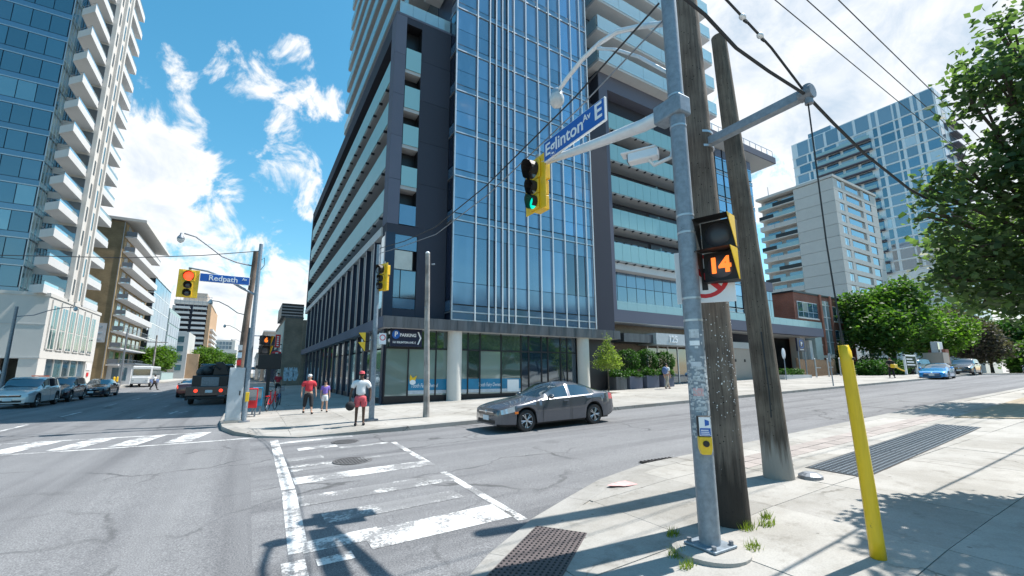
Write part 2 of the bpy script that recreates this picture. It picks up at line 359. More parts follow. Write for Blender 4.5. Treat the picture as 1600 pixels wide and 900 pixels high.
def chip(name, col, scale, thr):
    """scuffs and chips of another colour scattered over a paint"""
    nt = MATS[name].node_tree; N = nt.nodes; L = nt.links; b = N['Principled BSDF']; src = b.inputs['Base Color'].links[0].from_socket
    geo = N.new('ShaderNodeNewGeometry'); nz = N.new('ShaderNodeTexNoise'); nz.inputs['Scale'].default_value = scale; nz.inputs['Detail'].default_value = 7; nz.inputs['Roughness'].default_value = 0.75
    L.new(geo.outputs['Position'], nz.inputs['Vector']); mx = N.new('ShaderNodeMix'); mx.data_type = 'RGBA'; L.new(src, mx.inputs['A']); mx.inputs['B'].default_value = (*col, 1)
    L.new(ramp(N, L, nz.outputs['Fac'], [(thr, (0, 0, 0)), (thr + .03, (.85, .85, .85))]), mx.inputs['Factor']); L.new(mx.outputs['Result'], b.inputs['Base Color'])
ASPH = (0.178, 0.180, 0.186)
asphalt('asphalt', ASPH)
asphalt('road_paint', ASPH, paint=(0.68, 0.68, 0.67), wear=0.565)
asphalt('road_paint_worn', ASPH, paint=(0.64, 0.64, 0.63), wear=0.475)
concrete('pavement', (0.365, 0.35, 0.325)); concrete('kerb', (0.33, 0.318, 0.298), rnd=0.04)
concrete('pavers', (0.33, 0.29, 0.27), rnd=0.12, spots=False)
concrete('ground_soil', (0.20, 0.18, 0.14), vary=0.3, rnd=0)
concrete('white_stone', (0.57, 0.555, 0.53), spots=False, rnd=0.02); concrete('grey_concrete', (0.50, 0.50, 0.49), spots=False, rnd=0.03)
concrete('beige_stone', (0.42, 0.36, 0.31), spots=False, rnd=0.05); concrete('column_stone', (0.62, 0.60, 0.56), spots=False, rnd=0)
concrete('soffit', (0.42, 0.43, 0.44), spots=False, rnd=0.0); concrete('dark_panel', (0.036, 0.041, 0.060), spots=False, rnd=0.10, vary=0.06)
concrete('mid_panel', (0.115, 0.125, 0.17), spots=False, rnd=0.05, vary=0.05)
concrete('slab_white', (0.56, 0.565, 0.57), spots=False, rnd=0.02)
plain('zinc', (0.10, 0.105, 0.115), 0.42, 0.35, vary=0.35, scale=3.0, streak=True)
plain('black_frame', (0.012, 0.013, 0.016), 0.4, vary=0.1)
plain('navy_panel', (0.020, 0.030, 0.058), 0.3, 0.2, vary=0.2, scale=0.8)
plain('white_metal', (0.72, 0.74, 0.76), 0.32, 0.25, vary=0.06); plain('alu', (0.50, 0.51, 0.53), 0.38, 0.75, vary=0.12)
plain('galv', (0.23, 0.275, 0.32), 0.5, 0.35, vary=0.22, scale=14, bump=0.05, detail=6); plain('galv_dark', (0.22, 0.24, 0.27), 0.5, 0.5, vary=0.25, scale=12)
plain('paint_grey', (0.46, 0.49, 0.51), 0.5, vary=0.1, scale=5)
plain('yellow', (0.80, 0.50, 0.012), 0.42, vary=0.10, scale=9, coat=0.2); plain('yellow_pole', (0.76, 0.50, 0.008), 0.42, vary=0.16, scale=9, coat=0.15, streak=True, bump=.12); chip('yellow_pole', (0.09, 0.07, 0.05), 13, .665); chip('galv', (0.12, 0.13, 0.14), 9, .66)
plain('black', (0.014, 0.014, 0.015), 0.55); plain('black_gloss', (0.010, 0.010, 0.012), 0.12, coat=0.5, vary=0.0)
plain('rubber', (0.022, 0.022, 0.023), 0.8, vary=0.15, scale=30); plain('chrome', (0.75, 0.76, 0.78), 0.12, 1.0, vary=0.02); plain('rim', (0.52, 0.53, 0.55), 0.25, 0.85, vary=0.05)
plain('sign_blue', (0.010, 0.105, 0.42), 0.42, vary=0.04); plain('sign_white', (0.82, 0.83, 0.84), 0.45, vary=0.03); plain('sign_red', (0.60, 0.015, 0.02), 0.42, vary=0.05)
plain('sign_navy', (0.008, 0.010, 0.035), 0.35, vary=0.05); plain('sign_grey', (0.55, 0.58, 0.62), 0.4)
plain('lamp_red', (1.0, 0.06, 0.02), 0.3, emis=1.6); plain('lamp_green', (0.0, 0.75, 0.50), 0.3, emis=0.55); plain('lamp_orange', (1.0, 0.20, 0.02), 0.3, emis=0.75)
plain('lens_dark', (0.05, 0.035, 0.03), 0.15, coat=0.6); plain('lens_blank', (0.06, 0.06, 0.07), 0.35)
plain('tail_red', (0.50, 0.012, 0.015), 0.15, coat=0.8, vary=0.05); plain('tail_lit', (1.0, 0.05, 0.02), 0.2, emis=1.0); plain('amber', (0.75, 0.18, 0.01), 0.2, coat=0.5); plain('headlamp', (0.55, 0.60, 0.64), 0.08, 0.3, coat=1.0, vary=0.2, scale=30)
plain('plate', (0.70, 0.73, 0.75), 0.4)
def carpaint(name, col, metal=0.35):
    m = plain(name, col, 0.24, metal, vary=0.04, scale=90, coat=1.0); return m
carpaint('paint_gunmetal', (0.115, 0.120, 0.138), 0.5); carpaint('paint_silver', (0.60, 0.63, 0.63), 0.15); carpaint('paint_black', (0.012, 0.014, 0.020), 0.2)
carpaint('paint_navy', (0.015, 0.02, 0.035), 0.3); carpaint('paint_blue', (0.01, 0.27, 0.66), 0.35); carpaint('paint_white', (0.72, 0.73, 0.74), 0.0); carpaint('paint_cream', (0.62, 0.58, 0.38), 0.0); carpaint('paint_brick', (0.32, 0.04, 0.03), 0.0)
glassy('car_glass', (0.018, 0.026, 0.026), 0.03, 0.16, vary=0.1)
glassy('tower_glass', (0.060, 0.130, 0.238), 0.06, 0.21, vary=0.45, scale=0.6); glassy('tower_glass_dark', (0.008, 0.014, 0.036), 0.03, 0.13, vary=0.4); glassy('tower_glass_bright', (0.02, 0.075, 0.22), 0.02, 0.40, vary=0.3)
glassy('spandrel', (0.062, 0.130, 0.220), 0.10, 0.15, vary=0.2); glassy('shop_glass_green', (0.045, 0.078, 0.066), 0.03, 0.20, vary=0.35); glassy('shop_glass_pale', (0.20, 0.265, 0.235), 0.04, 0.14, vary=0.12); glassy('shop_glass_navy', (0.014, 0.034, 0.060), 0.03, 0.15, vary=0.2)
glassy('left_glass', (0.022, 0.070, 0.105), 0.05, 0.18, vary=0.45, scale=0.3); glassy('left_glass_pale', (0.13, 0.24, 0.25), 0.06, 0.30, vary=0.4); glassy('window_dark', (0.022, 0.036, 0.05), 0.05, 0.25, vary=0.5); glassy('window_teal', (0.045, 0.11, 0.125), 0.05, 0.17, vary=0.4); glassy('far_glass', (0.15, 0.20, 0.245), 0.10, 0.20, vary=0.25); glassy('right_glass', (0.055, 0.115, 0.18), 0.06, 0.22, vary=0.4); glassy('window_lit', (0.42, 0.46, 0.47), 0.08, 0.25, vary=0.25)
clear_glass('rail_glass', (0.30, 0.53, 0.56), 0.10, 0.3, 0.2); clear_glass('rail_glass_clear', (0.62, 0.80, 0.84), 0.62, 0.05); clear_glass('rail_glass_pale', (0.36, 0.55, 0.58), 0.25, 0.08)
leaf_mat('leaf_maple', (0.042, 0.078, 0.040), (0.14, 0.20, 0.095), 0.46); leaf_mat('leaf_bright', (0.040, 0.090, 0.015), (0.13, 0.22, 0.035), 0.4); leaf_mat('leaf_mid', (0.030, 0.075, 0.018), (0.11, 0.195, 0.04), 0.40)
leaf_mat('leaf_plum', (0.045, 0.040, 0.035), (0.10, 0.085, 0.075), 0.3); leaf_mat('leaf_hedge', (0.018, 0.055, 0.012), (0.07, 0.17, 0.03), 0.25); leaf_mat('leaf_young', (0.10, 0.15, 0.03), (0.30, 0.36, 0.09), 0.4); leaf_mat('leaf_fir', (0.010, 0.028, 0.012), (0.03, 0.06, 0.025), 0.15)
leaf_mat('grass_blade', (0.10, 0.15, 0.02), (0.26, 0.30, 0.05), 0.35)
plain('bark', (0.10, 0.078, 0.06), 0.9, vary=0.35, scale=14, bump=0.5, streak=True)
wood_pole_mat('pole_wood', (0.215, 0.180, 0.148), (0.060, 0.047, 0.038), stain=(.15, 1.25, (.022, .018, .015))); wood_pole_mat('pole_wood_grey', (0.200, 0.168, 0.135), (0.042, 0.033, 0.025), stain=(.0, 1.0, (.30, .285, .26))); wood_pole_mat('pole_wood_brown', (0.26, 0.20, 0.16), (0.07, 0.045, 0.035)); wood_pole_mat('pole_wood_plain', (0.40, 0.385, 0.36), (0.20, 0.19, 0.18), holes=False)
wood_pole_mat('fence_wood', (0.34, 0.22, 0.13), (0.16, 0.10, 0.06), holes=False)
brick_mat('brick_red', (0.30, 0.085, 0.045), (0.24, 0.065, 0.038), (0.26, 0.20, 0.17)); brick_mat('brick_brown', (0.34, 0.25, 0.135), (0.28, 0.205, 0.105), (0.30, 0.25, 0.18)); brick_mat('brick_beige', (0.26, 0.215, 0.17), (0.22, 0.18, 0.14), (0.24, 0.21, 0.18))
plain('orange_wall', (0.44, 0.29, 0.18), 0.9, vary=0.12, scale=0.6); plain('graffiti', (0.40, 0.52, 0.62), 0.7, vary=0.5, scale=3.5); plain('copper_pale', (0.30, 0.40, 0.40), 0.6, vary=0.1, scale=2)
plain('wire', (0.022, 0.024, 0.028), 0.6); plain('plastic_dark', (0.05, 0.055, 0.06), 0.6); plain('banner', (0.015, 0.20, 0.36), 0.35, vary=0.15, scale=1.2)
plain('glass_bulb', (0.55, 0.57, 0.58), 0.15, 0.0, coat=0.6, vary=0.1, scale=20); plain('manhole_iron', (0.135, 0.13, 0.13), 0.6, 0.3, vary=0.3, scale=25); plain('iron', (0.055, 0.050, 0.050), 0.6, 0.5, vary=0.35, scale=25)
plain('tactile', (0.115, 0.095, 0.095), 0.7, 0.2, vary=0.18, scale=12); plain('steel_grate', (0.13, 0.16, 0.19), 0.5, 0.6, vary=0.2, scale=20)
plain('skin_dark', (0.075, 0.038, 0.024), 0.5, vary=0.08); plain('skin_light', (0.46, 0.27, 0.19), 0.5, vary=0.06); plain('cloth_white', (0.70, 0.71, 0.72), 0.85, vary=0.06, scale=20); plain('cloth_red', (0.52, 0.035, 0.05), 0.85, vary=0.12, scale=20); plain('cloth_pinkred', (0.62, 0.10, 0.12), 0.85, vary=0.12, scale=20)
plain('cloth_black', (0.016, 0.016, 0.02), 0.85, vary=0.2); plain('cloth_purple', (0.23, 0.15, 0.52), 0.85, vary=0.1, scale=20); plain('cloth_khaki', (0.42, 0.36, 0.28), 0.85, vary=0.12, scale=20); plain('cloth_hivis', (0.75, 0.42, 0.02), 0.8, vary=0.1); plain('hair_dark', (0.02, 0.014, 0.010), 0.6); plain('cloth_blue', (0.10, 0.16, 0.32), 0.85)
plain('poster_pale', (0.50, 0.53, 0.55), 0.6, vary=0.3, scale=22); plain('pink_spray', (0.62, 0.36, 0.35), 0.85, vary=0.2, scale=10); plain('interior', (0.25, 0.26, 0.25), 0.8, vary=0.3, scale=1.0); plain('blind', (0.52, 0.54, 0.50), 0.7, vary=0.1, scale=2)
plain('bronze', (0.16, 0.13, 0.10), 0.45, 0.5, vary=0.2); plain('mulch', (0.09, 0.055, 0.035), 0.95, vary=0.4, scale=40)

# ---------------------------------------------------------------- mesh helpers
class MB:
    def __init__(s, off=(0, 0, 0)):
        s.v = []; s.f = []; s.o = off
    def add(s, vs, fs):
        n = len(s.v); o = s.o
        s.v.extend((a - o[0], b - o[1], c - o[2]) for a, b, c in vs)
        s.f.extend(tuple(i + n for i in f) for f in fs)
    def box(s, x0, y0, z0, x1, y1, z1):
        s.add([(x0, y0, z0), (x1, y0, z0), (x1, y1, z0), (x0, y1, z0), (x0, y0, z1), (x1, y0, z1), (x1, y1, z1), (x0, y1, z1)],
              [(0, 3, 2, 1), (4, 5, 6, 7), (0, 1, 5, 4), (1, 2, 6, 5), (2, 3, 7, 6), (3, 0, 4, 7)]); return s
    def cbox(s, c, d): return s.box(c[0] - d[0] / 2, c[1] - d[1] / 2, c[2] - d[2] / 2, c[0] + d[0] / 2, c[1] + d[1] / 2, c[2] + d[2] / 2)
    def prism(s, pts, z0, z1):
        """vertical prism; z0 and z1 numbers or functions of (x, y)"""
        n = len(pts); F0 = z0 if callable(z0) else (lambda x, y: z0); F1 = z1 if callable(z1) else (lambda x, y: z1)
        s.add([(x, y, F0(x, y)) for x, y in pts] + [(x, y, F1(x, y)) for x, y in pts],
              [tuple(range(n - 1, -1, -1)), tuple(range(n, 2 * n))] + [(i, (i + 1) % n, n + (i + 1) % n, n + i) for i in range(n)]); return s
    def extr(s, pts, d):
        """prism from a planar 3-D outline pushed along d"""
        n = len(pts)
        s.add(list(pts) + [(p[0] + d[0], p[1] + d[1], p[2] + d[2]) for p in pts],
              [tuple(range(n - 1, -1, -1)), tuple(range(n, 2 * n))] + [(i, (i + 1) % n, n + (i + 1) % n, n + i) for i in range(n)]); return s
    def cyl(s, p0, p1, r0, r1=None, n=12, cap=True):
        r1 = r0 if r1 is None else r1
        a = Vector(p0); b = Vector(p1); d = (b - a).normalized()
        u = d.cross(Vector((0, 0, 1)) if abs(d.z) < 0.95 else Vector((1, 0, 0))).normalized(); w = d.cross(u)
        vs = []
        for c, r in ((a, r0), (b, r1)):
            for i in range(n):
                t = 2 * math.pi * i / n; q = c + (u * math.cos(t) + w * math.sin(t)) * r; vs.append(tuple(q))
        fs = [(i, (i + 1) % n, n + (i + 1) % n, n + i) for i in range(n)]
        if cap: fs += [tuple(range(n - 1, -1, -1)), tuple(range(n, 2 * n))]
        s.add(vs, fs); return s
    def tube(s, pts, r, n=8):
        P = [Vector(p) for p in pts]; rr = r if isinstance(r, (list, tuple)) else [r] * len(P); vs = []; u = None
        for i, p in enumerate(P):
            d = (P[min(i + 1, len(P) - 1)] - P[max(i - 1, 0)]).normalized()
            if u is None: u = d.cross(Vector((0, 0, 1)) if abs(d.z) < 0.95 else Vector((1, 0, 0))).normalized()
            u = (u - d * u.dot(d)).normalized(); w = d.cross(u)
            for k in range(n):
                t = 2 * math.pi * k / n; vs.append(tuple(p + (u * math.cos(t) + w * math.sin(t)) * rr[i]))
        m = len(P); fs = [(i * n + k, i * n + (k + 1) % n, (i + 1) * n + (k + 1) % n, (i + 1) * n + k) for i in range(m - 1) for k in range(n)]
        fs += [tuple(range(n - 1, -1, -1)), tuple(range((m - 1) * n, m * n))]
        s.add(vs, fs); return s
    def lathe(s, prof, c=(0, 0, 0), axis='z', n=20, ring=False):
        """profile of (radius, height) turned about an axis through c"""
        vs = []
        for r, h in prof:
            for i in range(n):
                t = 2 * math.pi * i / n; a = r * math.cos(t); b = r * math.sin(t)
                q = (a, b, h) if axis == 'z' else (a, h, b) if axis == 'y' else (h, a, b)
                vs.append((q[0] + c[0], q[1] + c[1], q[2] + c[2]))
        m = len(prof); fs = [(i * n + k, i * n + (k + 1) % n, (i + 1) * n + (k + 1) % n, (i + 1) * n + k) for i in range(m - 1) for k in range(n)]
        if prof[0] != prof[-1] and not ring: fs += [tuple(range(n)), tuple(range((m - 1) * n, m * n))]
        s.add(vs, fs); return s
    def ball(s, c, r, n=12, m=8):
        rx, ry, rz = (r, r, r) if isinstance(r, (int, float)) else r
        vs = [(c[0], c[1], c[2] - rz)]
        for j in range(1, m):
            a = -math.pi / 2 + math.pi * j / m
            vs += [(c[0] + rx * math.cos(a) * math.cos(2 * math.pi * i / n), c[1] + ry * math.cos(a) * math.sin(2 * math.pi * i / n), c[2] + rz * math.sin(a)) for i in range(n)]
        vs.append((c[0], c[1], c[2] + rz)); e = len(vs) - 1
        fs = [(0, 1 + (i + 1) % n, 1 + i) for i in range(n)]
        fs += [(1 + j * n + i, 1 + j * n + (i + 1) % n, 1 + (j + 1) * n + (i + 1) % n, 1 + (j + 1) * n + i) for j in range(m - 2) for i in range(n)]
        fs += [(e, 1 + (m - 2) * n + i, 1 + (m - 2) * n + (i + 1) % n) for i in range(n)]
        s.add(vs, fs); return s
    def quad(s, a, b, c, d): s.add([a, b, c, d], [(0, 1, 2, 3)]); return s
    def mesh(s, name, mat, smooth=False):
        me = bpy.data.meshes.new(name); me.from_pydata(s.v, [], s.f); me.materials.append(MATS[mat])
        if smooth:
            me.polygons.foreach_set('use_smooth', [True] * len(me.polygons))
            try: me.set_sharp_from_angle(angle=R(40))
            except Exception: pass
        me.update(); return me
    def build(s, name, mat, parent=None, smooth=False, bevel=0.0, fix=False, loc=None, rot=None):
        me = s.mesh(name, mat, smooth)
        if fix:
            bm = bmesh.new(); bm.from_mesh(me); bmesh.ops.recalc_face_normals(bm, faces=bm.faces); bm.to_mesh(me); bm.free()
        o = bpy.data.objects.new(name, me); COL.objects.link(o)
        if parent: o.parent = parent
        if loc: o.location = loc
        if rot: o.rotation_euler = rot
        if bevel:
            md = o.modifiers.new('bevel', 'BEVEL'); md.width = bevel; md.segments = 2; md.limit_method = 'ANGLE'
        return o
def tag(o, label=None, cat=None, group=None, kind=None):
    for k, v in (('label', label), ('category', cat), ('group', group), ('kind', kind)):
        if v: o[k] = v
    return o
def root(name, loc, label, cat, group=None, rz=0.0):
    o = bpy.data.objects.new(name, None); COL.objects.link(o); o.location = loc; o.rotation_euler = (0, 0, rz); o.empty_display_size = 0.3
    return tag(o, label, cat, group)
_UB = {}
def ubox(name, mat, parent, x0, y0, z0, x1, y1, z1, off=(0, 0, 0), rot=None):
    """box piece that shares its mesh with its like"""
    if mat not in _UB:
        _UB[mat] = MB().box(-.5, -.5, -.5, .5, .5, .5).mesh('piece_' + mat, mat)
    o = bpy.data.objects.new(name, _UB[mat]); COL.objects.link(o)
    if parent: o.parent = parent
    o.location = ((x0 + x1) / 2 - off[0], (y0 + y1) / 2 - off[1], (z0 + z1) / 2 - off[2])
    o.scale = (x1 - x0, y1 - y0, z1 - z0)
    if rot: o.rotation_euler = rot
    return o
def text_obj(name, body, size, mat, parent, loc, rot, depth=0.006, align='CENTER', spacing=1.0, sx=1.0, shear=0.0, bold=0.0):
    cu = bpy.data.curves.new(name, 'FONT'); cu.body = body; cu.size = size; cu.extrude = depth / 2; cu.align_x = align; cu.align_y = 'CENTER'
    cu.space_character = spacing; cu.shear = shear; cu.offset = bold; cu.resolution_u = 4
    t = bpy.data.objects.new(name, cu); COL.objects.link(t)
    dg = bpy.context.evaluated_depsgraph_get(); me = bpy.data.meshes.new_from_object(t.evaluated_get(dg))
    bpy.data.objects.remove(t); me.materials.clear(); me.materials.append(MATS[mat])
    o = bpy.data.objects.new(name, me); COL.objects.link(o); o.parent = parent; o.location = loc; o.rotation_euler = rot; o.scale = (sx, 1, 1)
    return o
FACE_S = (R(90), 0, 0)              # lettering that faces -y
FACE_W = (R(90), 0, R(-90))         # lettering that faces -x
def clip_convex(pts, poly):
    out = list(pts); n = len(poly)
    for i in range(n):
        a = poly[i]; b = poly[(i + 1) % n]
        def side(p): return (b[0] - a[0]) * (p[1] - a[1]) - (b[1] - a[1]) * (p[0] - a[0])
        src = out; out = []
        for j in range(len(src)):
            p = src[j]; q = src[(j + 1) % len(src)]; sp = side(p); sq = side(q)
            if sp >= 0: out.append(p)
            if (sp >= 0) != (sq >= 0):
                t = sp / (sp - sq); out.append((p[0] + (q[0] - p[0]) * t, p[1] + (q[1] - p[1]) * t))
        if not out: return []
    return out
def area2(p): return abs(sum(p[i][0] * p[(i + 1) % len(p)][1] - p[(i + 1) % len(p)][0] * p[i][1] for i in range(len(p)))) / 2
def sm(a, b, x):
    t = max(0.0, min(1.0, (x - a) / (b - a))); return t * t * (3 - 2 * t)
def empty_children(o): return [c for c in COL.objects if c.parent == o]
def copy_tree(o, parent=None):
    c = o.copy(); COL.objects.link(c)
    if parent: c.parent = parent
    for ch in list(o.children):
        copy_tree(ch, c)
    return c

# ================================================================ ground, roads, pavements
def zn(x, y): return g(x) + 0.02 + 0.10 * sm(3.4, 6.5, x)                       # near pavement, dropped at the corner ramp
def zf(x, y): return g(x) + 0.13 * (1 - 0.86 * math.exp(-((x - 1.5) ** 2 + (y - 14.4) ** 2) / 2.6))
def sheet(name, xs, ys, mat, dz, kind='structure'):
    mb = MB(); nx = len(xs); ny = len(ys)
    mb.add([(x, y, g(x) + dz) for y in ys for x in xs], [(j * nx + i, j * nx + i + 1, (j + 1) * nx + i + 1, (j + 1) * nx + i) for j in range(ny - 1) for i in range(nx - 1)])
    return tag(mb.build(name, mat), kind=kind)
XS = [-900, -300, -100, -40, -20, -10, -5, -3.5] + [-3 + .25 * i for i in range(18)] + [2, 4, 8, 16, 30, 45, 61, 62, 80, 120, 300, 900]
tag(sheet('ground', XS, [-900, -200, -60, 0, 30, 100, 300, 900], 'ground_soil', -0.05), 'bare tan ground beyond the pavements', None)
rx = [-14.6, -10, -6, -4, -3.5] + [-3 + .25 * i for i in range(17)]
road = MB()
def strip(xs, ys, dz=0.0):
    nx = len(xs); ny = len(ys)
    road.add([(x, y, g(x) + dz) for y in ys for x in xs], [(j * nx + i, j * nx + i + 1, (j + 1) * nx + i + 1, (j + 1) * nx + i) for j in range(ny - 1) for i in range(nx - 1)])
strip(rx, [-80, -10, 0, 4, 14, 40, 100, 700]); strip([1, 2, 3, 5, 10, 30, 45, 61, 62, 100, 260], [0.5, 6, 14.5, 17])
road = tag(road.build('road', 'asphalt'), 'grey patched asphalt of the two crossing streets', kind='structure')

NEAR = [(-.4, -30), (120, -30), (120, 6.25), (36, 6.2), (20, 6.05), (6.2, 5.66), (4.96, 5.46), (4.06, 5.12), (3.21, 4.74), (2.26, 4.14), (1.55, 3.55), (1.0, 2.95), (0.3, 2.0), (-.2, 0.8), (-.4, -.8)]
FAR = [(-.75, 500), (-.75, 19.4), (-.6, 17.4), (-.2, 15.8), (.4, 14.75), (1.4, 13.98), (2.9, 13.5), (4.4, 13.32), (7, 13.3), (130, 13.3), (130, 500)]
def inset(poly, d):
    n = len(poly); out = []
    for i in range(n):
        a = Vector(poly[i - 1]); b = Vector(poly[i]); c = Vector(poly[(i + 1) % n])
        n1 = Vector((-(b - a).y, (b - a).x)).normalized(); n2 = Vector((-(c - b).y, (c - b).x)).normalized()
        m = (n1 + n2).normalized(); out.append(tuple(b + m * (d / max(0.3, m.dot(n1)))))
    return out
def pavement(name, label, poly, zfun, x0, x1, y0, y1, size, kerb_w, skip=None, gap=0.010, bounds=None):
    bed = MB()
    xs = sorted(set([bounds[0]] + [x for x in (-.75, 0, .5, 1, 1.5, 2, 2.5, 3, 3.5, 4, 5, 6, 7, 9, 12, 16, 20, 30, 45, 61) if bounds[0] < x < bounds[1]] + [bounds[1]]))
    ys = sorted(set([bounds[2], bounds[3]] + [y for y in (0, 2, 4, 6, 13, 13.5, 14, 14.5, 15, 15.5, 16, 17, 18, 25) if bounds[2] < y < bounds[3]]))
    for i in range(len(xs) - 1):
        for j in range(len(ys) - 1):
            p = clip_convex([(xs[i], ys[j]), (xs[i + 1], ys[j]), (xs[i + 1], ys[j + 1]), (xs[i], ys[j + 1])], poly)
            if len(p) > 2 and area2(p) > 1e-3: bed.add([(a, b, zfun(a, b) - 0.014) for a, b in p], [tuple(range(len(p)))])
    base = tag(bed.build(name, 'pavement'), label, kind='structure')
    inner = inset(poly, kerb_w)
    nx = max(1, round((x1 - x0) / size)); ny = max(1, round((y1 - y0) / size))
    for i in range(nx):
        for j in range(ny):
            a0 = x0 + (x1 - x0) * i / nx + gap / 2; a1 = x0 + (x1 - x0) * (i + 1) / nx - gap / 2
            b0 = y0 + (y1 - y0) * j / ny + gap / 2; b1 = y0 + (y1 - y0) * (j + 1) / ny - gap / 2
            if skip and skip(a0, b0, a1, b1): continue
            p = clip_convex([(a0, b0), (a1, b0), (a1, b1), (a0, b1)], inner)
            if len(p) < 3 or area2(p) < 0.05: continue
            dz = random.uniform(-0.003, 0.003)
            MB().prism(p, lambda x, y: zfun(x, y) - 0.12, lambda x, y: zfun(x, y) + dz).build('slab', 'pavement', base)
    return base, inner
def kerbs(base, poly, inner, idx, zfun, seg=2.0, lip=0.0):
    for i in idx:
        a, b = Vector(poly[i]), Vector(poly[(i + 1) % len(poly)]); c, d = Vector(inner[i]), Vector(inner[(i + 1) % len(poly)])
        n = max(1, int((b - a).length / seg)) 
        n = min(n, 34)
        for k in range(n):
            t0 = k / n + .003 / n; t1 = (k + 1) / n - .003 / n
            p = [a.lerp(b, t0), a.lerp(b, t1), c.lerp(d, t1), c.lerp(d, t0)]
            MB().prism([tuple(q) for q in p], lambda x, y: g(x) - 0.15, lambda x, y: zfun(x, y) + 0.001).build('kerb_stone', 'kerb', base)
near_pav, near_in = pavement('pavement', 'pale concrete pavement of the near corner', NEAR, zn, -.4, 24.2, -3.0, 6.3, 1.55, 0.32,
    skip=lambda a, b, c, d: False, bounds=(-.4, 120, -30, 6.3))
kerbs(near_pav, NEAR, near_in, range(2, len(NEAR)), zn)
far_pav, far_in = pavement('pavement', 'pale concrete pavement round the glass building', FAR, zf, -.75, 57.25, 13.3, 23.3, 2.0, 0.30, bounds=(-.75, 130, 13.3, 110))
for j in range(16):
    for i in range(3):
        x0 = -.45 + i * 2.12; y0 = 23.3 + j * 2.4
        MB().prism([(x0 + .006, y0 + .006), (x0 + 2.11, y0 + .006), (x0 + 2.11, y0 + 2.39), (x0 + .006, y0 + 2.39)], lambda x, y: zf(x, y) - .1, lambda x, y: zf(x, y)).build('slab', 'pavement', far_pav)
kerbs(far_pav, FAR, far_in, range(0, 9), zf, 2.4)
lp = MB()
lp.box(-22, 20, -.2, -13.8, 400, 0.13); left_pav = tag(lp.build('pavement', 'pavement'), 'pale pavement along the far side of the main street', kind='structure')
for j in range(40): ubox('kerb_stone', 'kerb', left_pav, -13.8, 20 + j * 3, -.1, -13.55, 22.98 + j * 3, 0.135)

# paver strip, soil bed and steel plate beside the near kerb
for i in range(26):
    x0 = 7.3 + i * .42
    for j in range(2):
        y0 = 4.42 + j * .27 + .018 * (x0 - 7)
        MB().prism([(x0, y0), (x0 + .405, y0 + .007), (x0 + .405, y0 + .262), (x0, y0 + .255)], lambda x, y: zn(x, y) - .02, lambda x, y: zn(x, y) + random.uniform(.004, .009)).build('paver', 'pavers', near_pav)
plain('bed_soil', (0.34, 0.285, 0.21), 0.95, vary=0.25, scale=7, bump=0.6)
bed = MB(); bed.prism([(18.6, 3.2), (26.5, 3.2), (40, 3.2), (40, 5.0), (26.5, 4.75), (17.6, 4.45)], lambda x, y: zn(x, y) - .05, lambda x, y: zn(x, y) + .025)
tag(bed.build('planting_bed', 'bed_soil'), 'dry tan soil bed beside the near kerb', kind='structure')

# ---- road markings (worn paint, children of the road)
def mark(name, pts, mat='road_paint', dz=0.004):
    MB().add; m = MB(); n = len(pts)
    m.add([(x, y, g(x) + dz) for x, y in pts], [tuple(range(n))]); return m.build(name, mat, road)
def band(name, a, b, w, mat='road_paint', dz=0.004):
    a = Vector(a); b = Vector(b); d = (b - a).normalized(); n = Vector((-d.y, d.x)) * (w / 2)
    k = max(1, int((b - a).length / 1.2)); m = MB()
    for i in range(k):
        p, q = a.lerp(b, i / k), a.lerp(b, (i + 1) / k)
        m.add([(*(v), g(v[0]) + dz) for v in (tuple(p - n), tuple(q - n), tuple(q + n), tuple(p + n))], [(0, 1, 2, 3)])
    return m.build(name, mat, road)
# zebra across the side street
band('crosswalk_line', (.62, 5.3), (.72, 8.0), .20); band('crosswalk_line', (.72, 8.1), (.78, 14.0), .20); band('crosswalk_line', (.52, 3.9), (.55, 5.1), .22)
band('crosswalk_line', (3.1, 4.8), (3.24, 7.7), .13); band('crosswalk_line', (3.28, 8.35), (3.42, 11.5), .13)
for (xa, xb, ya, yb, mt) in [(.88, 2.75, 13.15, 13.4, 'road_paint'), (1.2, 2.1, 11.75, 12.15, 'road_paint'), (2.1, 3.3, 11.4, 11.65, 'road_paint_worn'), (.86, 1.6, 10.5, 10.85, 'road_paint_worn'), (.84, 3.35, 9.75, 10.0, 'road_paint_worn'), (.86, 1.9, 9.4, 9.7, 'road_paint_worn'),
                             (.84, 3.3, 8.35, 8.85, 'road_paint'), (.80, 3.2, 7.0, 7.55, 'road_paint_worn'), (1.0, 2.9, 6.05, 6.5, 'road_paint_worn'), (1.3, 3.1, 4.95, 5.55, 'road_paint'), (.66, 1.5, 5.25, 5.6, 'road_paint'), (.75, 1.1, 4.85, 5.05, 'road_paint')]:
    mark('crosswalk_bar', [(xa, ya), (xb, ya + random.uniform(-.04, .04)), (xb, yb), (xa, yb + random.uniform(-.03, .03))], mt)
# zebra across the main street, slanted bars
band('crosswalk_line', (-13, 15.25), (.45, 14.85), .13); band('crosswalk_line', (-13, 17.6), (-1.0, 17.15), .13)
for i in range(10):
    x = -1.45 - i * 1.17
    mark('crosswalk_bar', [(x - .38, 15.24), (x + .22, 15.22), (x + .60, 17.15), (x, 17.2)])
